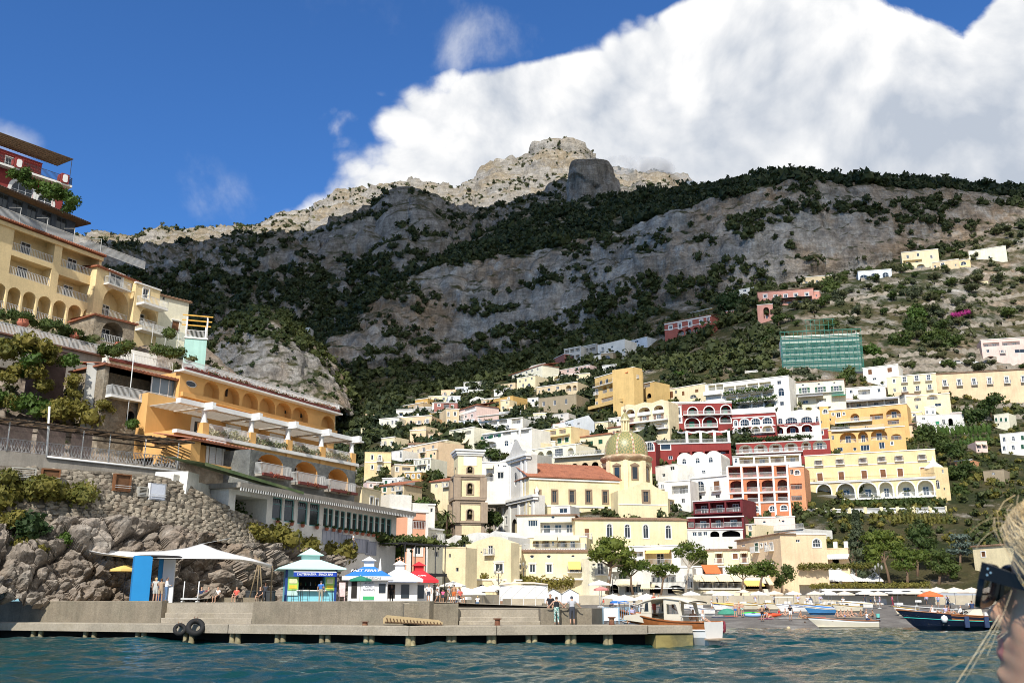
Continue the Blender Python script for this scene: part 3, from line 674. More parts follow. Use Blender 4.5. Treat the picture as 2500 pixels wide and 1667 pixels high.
class Bld:
 """A house whose front is set out by its corners in the photograph; it stands at the distance of the slope there."""
 def __init__(s,label,col,x0,y0,x1,y1,yb,D0=None,D1=None,dep=9,name='house',cat='house',group=None,inner=None,roof='flat',out=3.0,wallm=None,top=None,sink=None,eave=.35,rise=None):
  sink=2+max(0,out)*.9 if sink is None else sink;s.rise=rise
  xm=(x0+x1)/2
  if D0 is None:
   Dm=Dt(xm,yb)-out;r=tanv(y0)/tanv(y1)if y0<1440 else 1.0
   r=min(1.16,max(.86,r));D0=2*Dm/(1+r);D1=D0*r
  elif D1 is None:D1=D0*(tanv(y0)/tanv(y1)if y0<1440 else 1)
  s.D0,s.D1,s.Dm=D0,D1,(D0+D1)/2;RECTS.append((x0,min(y0,y1),x1,yb));s.col,s.dep,s.roof=col,dep,roof
  A=at(x0,y0,D0);B=at(x1,y1,D1);s.zt=A.z;zb=at(xm,yb,s.Dm).z-sink;s.zb=zb
  s.A=Vector((A.x,A.y,zb));d=Vector((B.x-A.x,B.y-A.y,0));s.W=d.length;d/=s.W;s.d=d
  s.nrm=Vector((d.y,-d.x,0));s.rz=atan2(d.y,d.x);s.H=s.zt-zb;s.m=s.Dm/FPX
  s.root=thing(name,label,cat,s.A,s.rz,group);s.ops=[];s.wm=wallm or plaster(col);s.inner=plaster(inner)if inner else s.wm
  s.top=top;s.eave=eave
  s.v0=at(xm,yb,s.Dm).z-zb
 def uv(s,px,py):
  r=ray(px,py);E=Vector((0,0,EYE));t=(s.A-E).dot(s.nrm)/r.dot(s.nrm);p=E+r*t-s.A
  return p.dot(s.d),p.z
 def span(s,px,py,w,h):
  u0,_=s.uv(px-w/2,py);u1,_=s.uv(px+w/2,py);u,v=s.uv(px,py);_,va=s.uv(px,py-h/2);_,vb=s.uv(px,py+h/2)
  return(u0+u1)/2,(va+vb)/2,abs(u1-u0),abs(va-vb)
 def add(s,*es):
  """(kind, x, y, w, h, options) in photo pixels, or (kind, x0, y0, x1, y1, w, h, n, options) for a row."""
  for e in es:
   o={}
   if isinstance(e[-1],dict):o=e[-1];e=e[:-1]
   if len(e)==5:s._op(*e,**o)
   else:
    k,xa,ya,xb,yb,w,h,n=e
    for i in range(n):
     t=i/max(1,n-1);s._op(k,xa+(xb-xa)*t,ya+(yb-ya)*t,w,h,**o)
  return s
 def _op(s,kind,px,py,w,h,**o):
  u,v,w,h=s.span(px,py,w,h)
  if u-w/2<.08:d=.08-(u-w/2);u+=d/2;w-=d
  if u+w/2>s.W-.08:d=u+w/2-s.W+.08;u-=d/2;w-=d
  if v+h/2>s.H-.1:d=v+h/2-s.H+.1;v-=d/2;h-=d
  if v-h/2<.1:d=.1-(v-h/2);v+=d/2;h-=d
  if w<.25 or h<.25:return
  for q in s.ops:
   if abs(q[1]-u)<(q[3]+w)/2+.04 and abs(q[2]-v)<(q[4]+h)/2+.04:return
  s.ops.append((kind,u,v,w,h,o))
 def place(s,name,data,u,v,y=0.0,parent=None,rot=None,scale=None):
  return link(name,data,parent or s.root,(u,y,v),rot=rot,scale=scale)
 def done(s):
  mb=MB();P2=[(0,0),(s.W,0),(s.W,s.H)]+[(a*s.W,s.H+b)for a,b in reversed(s.top or[])]+[(0,s.H)]
  outer=list(P2);E=[(i,(i+1)%len(outer))for i in range(len(outer))];pts=list(outer);holes=[]
  for kind,u,v,w,h,o in s.ops:
   p={'a':arch_poly,'A':arch_poly,'V':arch_poly,'o':oval_poly}.get(kind,rect_poly)(w,h)
   if kind in 'AV' and 'rise' in o:p=arch_poly(w,h,8,min(o['rise'],h*.8))
   p=[(x+u,z+v)for x,z in p];k=len(pts);n=len(p);pts+=p;E+=[(k+i,k+(i+1)%n)for i in range(n)];holes.append(p)
  vs_,_,fs,_,_,_=delaunay_2d_cdt([Vector(p)for p in pts],E,[],0,1e-5)
  F_=[]
  for f in fs:
   c=sum((vs_[i]for i in f),Vector((0,0)))/len(f)
   if inpoly(c,outer)and not any(inpoly(c,h)for h in holes):F_.append(tuple(f))
  mb.add([(p.x,0,p.y)for p in vs_],F_)
  n=len(outer)
  mb.add([(x,0,z)for x,z in outer]+[(x,s.dep,z)for x,z in outer],[(i,(i+1)%n,n+(i+1)%n,n+i)for i in range(n)]+[tuple(range(n,2*n))])
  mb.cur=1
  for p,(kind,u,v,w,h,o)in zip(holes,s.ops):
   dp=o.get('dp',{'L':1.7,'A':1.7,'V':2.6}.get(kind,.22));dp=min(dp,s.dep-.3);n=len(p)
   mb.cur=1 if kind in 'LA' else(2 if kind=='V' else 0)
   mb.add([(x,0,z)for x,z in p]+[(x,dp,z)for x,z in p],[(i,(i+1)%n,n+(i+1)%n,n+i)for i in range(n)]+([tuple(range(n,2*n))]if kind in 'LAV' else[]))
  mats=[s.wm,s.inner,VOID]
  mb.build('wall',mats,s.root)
  for kind,u,v,w,h,o in s.ops:s._fit(kind,u,v,w,h,o)
  s._roof()
  return s
 def _window(s,kind,u,v,w,h,y,o):
  fm=o.get('fm',WHITE)
  qw,qh=q1(w),q1(h);cols=o.get('n',2 if w>.55 else 1);fr,pn=win_mesh(kind,qw,qh,cols,fm)
  a=s.place('door' if o.get('door')else 'window',fr,u,v,y,scale=(w/qw,1,h/qh));link('pane',pn,a)
  sh=o.get('sh')
  if sh:
   sw=w*.5;me=shut_mesh(q1(sw),qh,SHUT[sh])
   for sg in(-1,1):link('shutter',me,a,(sg*(qw/2+q1(sw)/2+.03),-y-.05,0))
  return a
 def _fit(s,kind,u,v,w,h,o):
  if kind in 'wa':s._window('a' if kind=='a' else 'w',u,v,w,h,.10,o)
  elif kind=='o':s._window('o',u,v,w,h,.10,{'n':1,**o})
  elif kind in 'gbmk':
   if w>.9:
    me=shut_mesh(q1(w/2),q1(h),SHUT[kind])
    for sg in(-1,1):s.place('shutter',me,u+sg*w/4,v,.07,scale=(w/2/q1(w/2),1,h/q1(h)))
   else:s.place('shutter',shut_mesh(q1(w),q1(h),SHUT[kind]),u,v,.07,scale=(w/q1(w),1,h/q1(h)))
  elif kind=='d':s._window('w',u,v,w,h,.10,{**o,'door':1})
  elif kind in 'LA':
   dp=min(o.get('dp',1.7),s.dep-.3);dk=o.get('dr','w');dw=min(1.5,w*.42);dh=min(2.2,h*.82)
   nd_=o.get('nd',1 if w<5.5 else 2)
   for i in range(nd_ if dk else 0):
    uu=u-w/2+w*(i+.5)/nd_
    if dk in 'gbm':
     me=shut_mesh(q1(dw/2),q1(dh),SHUT[dk])
     for sg in(-1,1):s.place('door',me,uu+sg*dw/4,v-h/2+dh/2+.02,dp-.05,scale=(dw/2/q1(dw/2),1,dh/q1(dh)))
    else:s._window('w',uu,v-h/2+dh/2+.02,dw,dh,dp-.1,{'door':1})
  if kind in 'wagbmkd' and o.get('fr'):
   t=o['fr'];p={'a':arch_poly}.get(kind,rect_poly)(w+.02,h+.02);mb=MB();mb.ring(p,[(x*(1+2*t/w),z*(1+2*t/h))for x,z in p],-.06,.02)
   if o.get('ped'):mb.box(-w/2-t*1.5,w/2+t*1.5,-.16,.02,h/2+t,h/2+t+.16)
   mb.build('surround',o.get('fc',TRIM),s.root,(u,0,v))
  if kind in 'LA' and o.get('fr'):
   t=o['fr'];p=arch_poly(w+.02,h+.02)if kind=='A' else rect_poly(w+.02,h+.02);mb=MB();mb.ring(p,[(x*(1+2*t/w),z*(1+2*t/h))for x,z in p],-.07,.02)
   mb.build('surround',TRIM,s.root,(u,0,v))
  rl=o.get('rl','r' if kind in 'LA' else None);zf=v-h/2
  if rl=='r':
   railing_mb(MB(),[(u-w/2+.05,.12,zf+.02),(u+w/2-.05,.12,zf+.02)],1.0,.22).build('railing',o.get('rm',IRON),s.root)
  elif rl=='s':
   MB().box(u-w/2-.25,u+w/2+.25,-.45,.05,zf-.25,zf+.75).build('parapet',o.get('rm',TRIM),s.root)
  if o.get('bal'):
   e=o.get('bw',.45);bd=o.get('bd',.9);bal=MB().box(u-w/2-e,u+w/2+e,-bd,.01,zf-.16,zf-.01).build('balcony',o.get('bm',TRIM),s.root)
   railing_mb(MB(),[(u-w/2-e+.04,-.03,zf),(u-w/2-e+.04,-bd+.04,zf),(u+w/2+e-.04,-bd+.04,zf),(u+w/2+e-.04,-.03,zf)],1.0,.2).build('railing',o.get('rm',IRON),bal)
  aw=o.get('aw')
  if aw:s.awning(u-w/2-.3,u+w/2+.3,v+h/2+.3,o.get('ad',1.1),o.get('ah',.7),aw)
 def awning(s,u0,u1,v,d,drop,c,val=.22,name='awning'):
  mb=MB();a=.03
  mb.quad((u0,-.02,v),(u1,-.02,v),(u1,-d,v-drop),(u0,-d,v-drop));mb.quad((u0,-.02,v-a),(u0,-d,v-drop-a),(u1,-d,v-drop-a),(u1,-.02,v-a))
  n=max(4,int((u1-u0)/.35))
  for i in range(n):
   x0=u0+(u1-u0)*i/n;x1=u0+(u1-u0)*(i+1)/n;z=v-drop
   mb.add([(x0,-d-.002,z),(x1,-d-.002,z),(x1,-d-.01,z-val*.7),((x0+x1)/2,-d-.012,z-val),(x0,-d-.01,z-val*.7)],[(0,1,2,3,4)])
  for x in(u0,u1):mb.add([(x,-.02,v),(x,-d,v-drop),(x,-d,v-drop-.2),(x,-.02,v-.1)],[(0,1,2,3)])
  return mb.build(name,CLOTH[c],s.root)
 def awn(s,x0,y0,x1,y1,d,drop,c):
  u0,v0=s.uv(x0,y0);u1,v1=s.uv(x1,y1);return s.awning(u0,u1,(v0+v1)/2,d,drop,c)
 def band(s,x0,y,x1,y2,th=.18,out=.10,m=None,name='string_course'):
  u0,v0=s.uv(x0,y);u1,v1=s.uv(x1,y2);v=(v0+v1)/2
  return MB().box(u0,u1,-out,.05,v-th/2,v+th/2).build(name,m or TRIM,s.root)
 def slab(s,x0,y0,x1,y1,d=1.4,th=.2,rail=True,m=None,name='balcony',rm=None,step=.22):
  """A long balcony whose deck runs along these pixels."""
  u0,v0=s.uv(x0,y0);u1,v1=s.uv(x1,y1);v=(v0+v1)/2
  b=MB().box(u0,u1,-d,.02,v-th,v).build(name,m or TRIM,s.root)
  if rail:railing_mb(MB(),[(u0+.04,-.02,v),(u0+.04,-d+.05,v),(u1-.04,-d+.05,v),(u1-.04,-.02,v)],1.0,step).build('railing',rm or IRON,b)
  return b
 def _roof(s):
  W,H,d=s.W,s.H,s.dep
  if s.roof=='flat':MB().box(-.12,W+.12,-.14,.30,H-.06,H+.16).build('cornice',TRIM,s.root)
  elif s.roof=='plain':MB().box(-.05,W+.05,-.07,.25,H,H+.12).build('coping',s.wm,s.root)
  elif s.roof in('tile','otile'):
   mb=MB();e=s.eave;n=max(6,int(W/.45));rise=s.rise or d*.22
   for i in range(n):
    x0=-e+(W+2*e)*i/n;x1=-e+(W+2*e)*(i+1)/n;xm=(x0+x1)/2
    mb.add([(x0,-e,H+.05),(xm,-e,H+.17),(x1,-e,H+.05),(x0,d,H+.05+rise),(xm,d,H+.17+rise),(x1,d,H+.05+rise)],[(0,1,4,3),(1,2,5,4),(0,2,1)])
   mb.box(-e,W+e,-e+.03,d,H-.10,H+.06)
   mb.build('roof',TILE if s.roof=='tile' else TILEO,s.root)
def B(label,col,x0,y0,x1,y1,yb,*es,**kw):
 b=Bld(label,col,x0,y0,x1,y1,yb,**kw);b.add(*es);return b.done()
def dish(b,px,py,r=.45):
 """A satellite dish standing on the roof edge."""
 u,v=b.uv(px,py);mb=MB();mb.lathe([(0,-.08*r),(r*.5,-.05*r),(r,.12*r)],12);mb.v=[(x,-z-.3,y+.5)for x,y,z in mb.v];mb.bar((0,0,-.2),(0,-.1,.5),.05)
 mb.build('satellite_dish',WHITE,b.root,(u,.3,b.H+.1))
# smaller houses filling the gaps
for lab,c,x0,y0,x1,y1,yb,st in(('low cream house in front of the broad white house','cream',1050,1080,1092,1074,1100,2),('tiny white house between the low grey house and the dusty pink house','white',1034,1022,1062,1020,1036,2),('narrow peach house left of the three bay house','peach',1046,1060,1073,1056,1086,2),('cream house above the palm with two rows of windows','ivory',1010,1122,1052,1118,1156,4),('small stone hut above the small beige terrace house','stone',990,1122,1012,1121,1138,1),('white house at the left foot of the peach house','white',934,1168,985,1166,1196,3),('terracotta roofed chapel left of the bell tower','sand',930,1186,986,1182,1222,3),('terracotta roofed cream house directly left of the bell tower','cream',1052,1176,1104,1172,1206,2),('low pink cottage under the ochre house','rose',896,1176,936,1178,1200,2),('grey house with closed shutters behind the church gable','grey',1244,1118,1296,1108,1146,3),('cream house squeezed between the large white house and the arcade house','cream',1262,1086,1300,1078,1110,2),('pale blue house above the three bay house','bluewhite',1120,1028,1170,1022,1042,3),('white cottage above the ochre yellow house','white',1206,952,1246,947,966,2),('beige house left of the ornate cream house','sand',1216,940,1258,934,956,2),('white cottage below the beige curved villa','chalk',1288,972,1314,970,992,1),('small white house between the slim tower room and the loggia wing','white',1486,1022,1516,1018,1044,2),('stone garden house above the cream brown-doored house','stone',1560,962,1614,955,978,1),('cream house at the right end of the long terrace house','buff',1494,1098,1556,1090,1136,3),('white terrace room under the dome, right side','white',1606,1178,1650,1176,1216,2),('cream building between the white basement and the peach house','cream',1800,1282,1842,1279,1316,2),('yellow cottage below the balcony hotel on the right','yellow',2214,1008,2250,1005,1026,1),('white house cut by the right edge below the dark trees','white',2440,1060,2530,1052,1112,4),('grey stone garden house on the right slope','stone',2400,1150,2450,1146,1172,1),('cream hut among the terraces near the ivory house','cream',2380,690,2412,686,702,1),('orange red wall house in the lower right gardens','salmon',2330,1126,2372,1122,1142,1)):
 dx=(x1-x0)/st;hh=yb-y0;es=[]
 for r_ in range(2 if hh>30 else 1):
  for i in range(st):es.append((R.choice('wwadg')if hh>18 else 'w',x0+dx*(i+.5),y0+(y1-y0)*(i+.5)/st+hh*((.34 if hh<=30 else .26)+.42*r_),min(7,dx*.4),min(11,hh*.3),R.choice(({'fr':.14},{},{'bal':1}if r_==0 and hh>22 else{}))))
 b=B(lab,c,x0,y0,x1,y1,yb,*es,roof='tile' if 'terracotta' in lab else R.choice(('flat','plain')),dep=7)
combos=[(c,f_)for c in('white','ivory','cream','peach','rose','sand','ochre','chalk')for f_ in('tile','arch','green','awn','bal')];R.shuffle(combos)
words_={'tile':'an old tiled roof','arch':'round headed windows','green':'green shutters','awn':'a small striped awning','bal':'a narrow balcony'}
for k in range(900):
 if not combos:break
 w_,h_=R.uniform(26,46),R.uniform(17,27);x0=R.uniform(885,1500)if k%5 else R.uniform(2030,2470);y0=R.uniform(945,1175)if k%5 else R.uniform(930,1090)
 q=(x0,y0,x0+w_,y0+h_);ov=max((max(0,min(q[2],r[2])-max(q[0],r[0]))*max(0,min(q[3],r[3])-max(q[1],r[1]))for r in RECTS),default=0)
 if ov>.16*w_*h_ or(1085<x0+w_/2<1200 and y0>1080):continue
 c,f_=combos.pop();n_=R.choice((2,3));kd={'arch':'a','green':'g'}.get(f_,'w');es=[(kd,x0+w_*(i+.5)/n_,y0+h_*.42,5.5,8.5,dict({'bal':1}if f_=='bal' and i==0 else({'aw':'c','ad':.9,'ah':.4}if f_=='awn' else{'fr':.14})))for i in range(n_)]+[('w',x0+w_*.3,y0+h_*.85,4,5)]
 B('small %s house with %s among houses on the %s slope'%({'rose':'pale pink','chalk':'off white','sand':'beige'}.get(c,c),words_[f_],'left' if k%5 else 'right'),c,x0,y0,x0+w_,y0-R.uniform(-1,5),y0+h_,*es,roof='otile' if f_=='tile' else R.choice(('flat','plain')),dep=6)
# the town on the slope, from the top down
fr={'fr':.16};bal={'bal':1};bfr={'bal':1,'fr':.16}
b=B('pale tower house at the highest point of the crest beside the umbrella pine','stone',1802,431,1834,428,462,('w',1812,438,5,6),('w',1825,438,4,6),D0=722,dep=8)
B('low white house with dark veranda left of the crest tower house','white',1753,452,1801,449,470,('L',1765,458,14,6,{'rl':None}),('L',1785,457,16,6,{'rl':None}),D0=728,dep=8)
B('smallest white house lowest on the crest, half hidden by trees','chalk',1726,462,1754,458,476,('w',1738,467,5,4),D0=735,dep=7)
B('tiny white hut far left on the crest','chalk',1676,443,1693,442,452,D0=745,dep=5)
B('isolated white hut in the wooded ravine under the tower','chalk',1222,572,1272,557,580,('w',1236,572,6,5),('w',1255,567,6,5),D0=800,dep=7)
B('lone cottage with flat slab roof above the rocky knob','chalk',733,801,757,800,808,D0=640,dep=7)
B('plain ivory house with a single tall side wall, top right under the cliff','ivory',2364,614,2455,600,652,('w',2384,633,6,7),('w',2415,628,5,6),dep=10)
B('cream house with twin arched balconies and a green roof garden, top right','cream',2200,617,2290,608,668,('w',2216,627,6,8),('w',2241,622,6,8),('w',2274,627,6,8),('L',2228,638,46,7,{'rl':None}),('A',2223,653,20,10),('A',2248,650,20,10),dep=10)
B('tan arched house between the cream house and the ivory house','sand',2275,642,2340,632,672,('w',2283,651,5,6),('w',2301,645,8,6,fr),('A',2303,660,22,10),('w',2333,647,4,5),dep=8,out=4)
B('narrow yellow house with arched glass beside the ivory house','yellow',2340,637,2368,633,674,('a',2352,643,14,9),('a',2355,661,14,10),dep=8,out=4)
B('pale blue house with three arched windows on the upper terraces','bluewhite',2094,663,2176,657,697,('a',2109,677,20,12),('a',2135,673,18,12),('a',2162,671,16,12),('V',2112,692,8,8),dep=9)
B('weathered peeling villa with two low arches under the cliff','sand',1952,678,2030,672,702,('w',1969,690,6,5),('w',1995,687,6,5),('w',2019,685,6,5),('V',1997,699,18,6),('V',2022,698,16,5),dep=8)
B('white house with glazed veranda high above the ivory house','white',2321,597,2362,592,618,('L',2332,601,14,5,{'rl':None}),('L',2350,600,14,5,{'rl':None}),('A',2352,612,12,6),D0=486,dep=7)
B('white roof pavilion, topmost house at the right','white',2352,580,2388,576,608,('w',2375,585,18,6),('w',2360,601,8,6),D0=494,dep=7)
B('grey block cut by the right edge of the view','bluewhite',2483,570,2530,556,610,('w',2492,585,4,5),('w',2496,597,4,5),D0=492,dep=8)
b=B('long pink villa with five white window surrounds and a pergola terrace','pink',1849,713,1985,703,746,('w',1868,723,8,6,{'fr':.3,'ped':1}),('w',1894,725,8,7,{'fr':.3,'ped':1}),('w',1918,723,8,7,{'fr':.3,'ped':1}),('w',1943,721,8,7,{'fr':.3,'ped':1}),('w',1970,719,8,7,{'fr':.3,'ped':1}),('A',1869,737,22,8),('L',1899,739,26,9),('L',1926,737,18,9),('L',1951,735,24,9),('L',1974,732,16,9),dep=9,roof='otile')
b.slab(1884,733,1982,725,2.2,.12,False,DARKIRON,'pergola')
B('pink lower tower of the pink villa with one tall arch','pink',1848,745,1886,742,785,('A',1871,764,14,28,{'rl':None}),dep=8,out=6,name='tower',cat='tower')
B('small pink turret at the right end of the pink villa','pink',1984,712,2000,710,738,('w',1993,722,4,5),dep=6,out=4,name='turret',cat='turret')
B('white flat-roofed house behind the big pine left of the pink villa','white',1803,708,1856,699,724,('w',1818,710,8,5),('w',1840,706,8,5),dep=8)
b=B('dark red villa with white window surrounds among black trees','brick',1622,789,1736,768,830,('w',1637,800,7,8,{'fr':.35,'ped':1}),('w',1660,796,7,11,{'fr':.35,'ped':1}),('w',1685,791,7,11,{'fr':.35,'ped':1}),('w',1712,786,7,9,{'fr':.35,'ped':1}),('w',1729,779,6,7,fr),('A',1662,812,15,13),('A',1680,808,15,13),('A',1699,804,14,12),('w',1664,825,5,5),dep=9,roof='otile')
b.band(1622,792,1736,771,.5);b.band(1622,806,1736,786,.25)
B('small yellow house behind the dark red villa','ochre',1682,765,1738,752,782,dep=7,out=-6)
B('salmon cottage half hidden under the big pine','pink',1772,760,1800,757,776,('w',1786,767,4,5),dep=6)
B('pale house with laundry and a wide arch at the right road bend','rose',2394,830,2530,822,886,('L',2420,841,40,9),('L',2468,838,44,9),('w',2412,857,8,7),('w',2447,858,8,8,bal),('w',2490,857,26,9),('A',2419,875,26,12,{'rl':None}),dep=8)
b=B('white building wrapped in green scaffolding on the upper road','white',1908,822,2096,814,897,('L',1928,846,2078,838,20,10,6,{'rl':None}),('w',1922,861,2088,853,8,9,9),('w',1922,876,2088,869,8,9,9),name='building',cat='building',dep=10,out=2)
SC_=b
B('grey three-storey house with open loggias under the left cliff','palegrey',1377,853,1418,845,888,('L',1384,859,1410,854,10,8,3),('L',1384,874,1410,870,10,8,3,{'rl':None}))
B('dark roofed house with two deep balconies right of the grey loggia house','grey',1419,847,1456,839,878,('L',1429,856,14,8),('L',1446,853,14,8),('w',1430,869,8,6),('w',1446,867,8,6))
B('low pinkish outbuilding left of the grey loggia house','dusty',1352,876,1377,864,892,dep=6)
B('long white house with a blank wall stepping up the upper slope','white',1459,843,1525,828,874,('w',1471,853,6,11,bal),('w',1494,847,5,5),roof='plain')
B('blue grey house with overhanging flat roof right of the blank white house','bluewhite',1526,836,1580,822,846,('w',1536,838,9,5),('w',1554,834,9,5),dep=8)
B('white stair tower house with one arch below the blank white house','white',1442,871,1466,866,895,('V',1457,885,7,9),roof='plain',dep=6)
B('rough stone house with a wide blue arch below the blank white house','stone',1467,863,1497,860,888,('a',1482,872,15,8),dep=6,out=4)
B('low white arched pavilion above the yellow hotel','white',1470,893,1530,886,905,('A',1502,897,18,8),('w',1482,899,6,5),dep=6)
B('pink upper house with small square windows over white arches','rose',1357,906,1440,890,918,('w',1367,910,5,6),('w',1386,906,5,6),('w',1408,901,8,7),('w',1428,899,6,6),dep=8)
B('three white arches carrying the pink upper house','cream',1350,917,1440,911,934,('A',1361,925,17,12),('A',1381,922,17,12),('A',1404,919,20,12),out=5,dep=7)
B('long cream house with a tiled roof and arched attic windows','ivory',1242,917,1324,890,934,('a',1258,918,1312,901,5,6,5),roof='tile',dep=9,D1=None)
B('grey gable end of the long cream house','grey',1324,892,1339,896,928,('w',1331,900,3,4),top=[(.5,1.6)],roof=None,dep=8)
B('ornate cream house with a blue arched door below the long cream house','cream',1262,924,1307,916,952,('w',1269,931,4,6),('w',1277,941,5,8),('a',1291,941,9,10),('w',1298,924,4,6),('w',1283,928,5,6))
B('beige curved villa with an arched corner veranda','sand',1310,946,1410,932,966,('w',1317,956,3,5),('w',1326,954,4,6),('w',1340,951,7,7),('w',1361,947,7,7),('A',1388,948,13,15),('A',1403,947,9,13))
B('old grey stone block with three tall windows','stone',1315,973,1407,962,1010,('w',1327,986,6,11),('w',1354,983,6,12),('w',1382,980,6,12),roof='plain',dep=10)
B('crumbling pale wall below the old grey stone block','palegrey',1280,1020,1388,1008,1040,('w',1371,1015,5,6),roof='plain',dep=5,name='retaining_wall',cat='wall')
MARG=b=Bld('tall yellow hotel with its name on the white cornice','gold',1452,923,1546,896,1012,name='hotel',cat='hotel',dep=4)
b.add(('d',1467,934,7,9),('d',1481,930,7,10),('d',1498,925,8,10),('d',1515,919,8,9,{'aw':'o'}),('d',1532,913,8,10,{'aw':'o'}),('A',1476,951,11,17),('A',1492,947,10,17),('a',1507,943,11,18,fr),('d',1518,937,6,14,bfr),('L',1488,973,40,10),('w',1518,967,6,9,fr),('d',1457,957,5,14,bfr),('w',1457,985,5,8,fr),('w',1464,1003,1530,988,6,8,5,fr))
b.done();b.slab(1452,945,1525,928,1.2,.2,True,rm=DARKIRON);b.slab(1446,993,1530,975,2.0,1.1,False,plaster('gold'),'terrace_parapet')
b2=B('right side wall of the tall yellow hotel','gold',1546.3,896,1570,906,992,('d',1555,917,6,14,bfr),('w',1556,943,5,8),D0=b.D1,dep=8,name='hotel_wing',cat='hotel wing')
B('lower yellow annex with arches beside the tall yellow hotel','gold',1548,942,1596,931,990,('A',1560,961,13,21),('L',1578,941,18,10),('V',1585,966,10,12),out=7,dep=8)
B('stone garden wall with arches right of the yellow hotel','stone',1576,955,1640,945,975,dep=5,name='retaining_wall',cat='wall',roof='plain')
B('low beige cottage at the left end of the town','cream',881,1046,913,1045,1070,('w',902,1056,5,8),('w',888,1057,4,6),roof='plain')
B('white house with four small windows at the left end of the town','ivory',926,1023,975,1019,1060,('w',933,1036,5,7),('w',946,1033,5,7),('w',958,1031,5,10,fr),('w',967,1030,5,8,fr),('w',950,1049,5,6))
B('penthouse room on the white four-window house','cream',940,1013,963,1011,1024,('w',950,1018,6,5),dep=6,out=0)
B('long dark roofed shed behind the white four-window house','grey',914,1016,962,1006,1024,dep=6,out=-6)
b=B('pinkish house with three balconies left of the road curve','peach',975,1019,1054,1014,1052,('d',1003,1032,6,11,bal),('d',1023,1031,8,9,bal),('d',1043,1028,6,10,bfr),('L',984,1030,13,8),('w',984,1046,6,8),('w',1040,1044,5,6),('w',1049,1044,4,6))
dish(b,1020,1014)
B('tan house over a dark arch, upper left of the town','tan',977,992,1033,982,1013,('w',985,999,5,5),('w',1001,997,6,6),('d',1019,993,5,9,bal),('V',980,1012,12,9))
B('low grey house with one window right of the tan house','grey',1024,995,1056,993,1012,('w',1034,1001,5,9),dep=7,out=5)
B('low ochre house with green shutters above the pinkish house','ochre',1009,1010,1081,1006,1026,('g',1063,1017,6,10),('w',1020,1015,5,5),dep=7)
B('beige house with a round arch, highest of the left cluster','cream',1046,968,1094,966,988,('w',1051,974,4,6),('a',1063,975,8,8),('w',1083,974,6,7),('w',1050,984,5,5))
B('slim white house with a balcony attached to the highest beige house','bluewhite',1094.5,966,1124,967,990,('d',1104,973,6,9,bal),('w',1104,984,4,5))
B('dusty pink house with a dark loggia','dusty',1060,983,1117,983,1014,('w',1072,989,7,5,fr),('L',1090,990,14,9),('w',1105,992,5,6,fr),('w',1074,1004,5,7,fr))
B('beige house with long windows next to the white turret house','sand',1089,997,1121,999,1042,('w',1095,1011,5,10,fr),('w',1111,1010,6,9,fr),('w',1095,1029,4,9,fr),('w',1111,1030,4,8,fr))
b=B('white and pink turret house with a glazed corner loggia','rose',1121.5,1001,1163,988,1040,('L',1147,998,24,7),('d',1128,1019,5,9,bal),('w',1137,1017,5,7,fr),('w',1152,1015,5,7,fr),('w',1134,1034,6,6),roof='tile')
b.band(1121.5,1011,1163,1000,.9)
B('blank tan house with one small window under the pinkish house','peach',1001,1051,1040,1049,1080,('w',1012,1061,4,5),('w',1027,1060,4,5))
B('white villa with three round arches high in the woods','white',1132,934,1184,931,946,('A',1141,938,1174,936,12,7,3))
B('long blue shaded porch below the white villa in the woods','bluewhite',1111,946,1167,943,958,('L',1124,952,1156,950,18,7,2),out=6,dep=6)
B('ochre yellow house with a steep side wall','ochre',1188,978,1252,966,1006,('a',1196,994,5,9,fr),('a',1242,972,4,6,fr),('w',1215,985,5,6),roof='plain')
B('beige stone house left of the ochre yellow house','sand',1175,976,1188,974,1009,('a',1182,983,5,7,fr),('w',1180,998,3,5))
B('white gabled house above the beige stone house','white',1147,976,1174,971,992,('L',1166,977,10,6),top=[(.6,.9)],roof=None)
B('cream house with a terracotta terrace in front of the ochre house','cream',1222,978,1244,975,1007,('w',1237,982,4,6),('w',1228,995,5,5),out=6)
b=B('broad white house with an upper terrace canopy','white',1171,1030,1276,1019,1058,('L',1182,1036,16,8),('L',1203,1032,22,9),('L',1228,1029,20,9),('a',1211,1047,11,13),('a',1225,1044,7,11),('a',1239,1042,9,10),('L',1260,1028,22,12))
b.slab(1171,1017,1240,1012,2.0,.15,False,name='canopy')
B('upper room of the broad white house','bluewhite',1210,1007,1272,1003,1024,('L',1240,1011,34,7),dep=6,out=-2)
b=B('long cream white house with three dark window bays','ivory',1074,1056,1158,1042,1090,('L',1094,1066,15,10,{'rl':None}),('L',1117,1062,16,11,{'rl':None}),('L',1142,1056,16,9))
b.awn(1092,1078,1146,1069,1.6,1.4,'c')
B('white stair tower with an arched window right of the long cream house','white',1158,1047,1178,1050,1086,('a',1166,1071,6,15),roof='plain')
b=B('large white house with green awnings and a vine arch','white',1178,1060,1298,1044,1108,('w',1187,1068,12,7,{'sh':'g'}),('w',1210,1064,12,7,{'sh':'g'}),('L',1237,1058,20,8),('a',1236,1082,10,14),('A',1196,1086,32,16),('a',1258,1079,8,13),('L',1276,1054,30,9))
b.slab(1178,1056,1298,1050,.4,.12,False)
B('peach house with a long plain front and one balcony','peach',984,1095,1069,1078,1124,('w',991,1109,5,9,fr),('w',1007,1103,4,9),('w',1020,1101,4,8),('d',1034,1098,7,12,bal),('w',1057,1091,6,8))
B('grey end wall of the peach house','stone',1069.5,1077,1097,1082,1112,('w',1084,1090,5,6),roof='plain')  # end wall coloured grey, unlike the peach front
B('low peach house with a green shutter below the plain peach house','peach',1042,1099,1066,1097,1126,('g',1052,1114,5,11),('w',1060,1107,4,5),out=8)
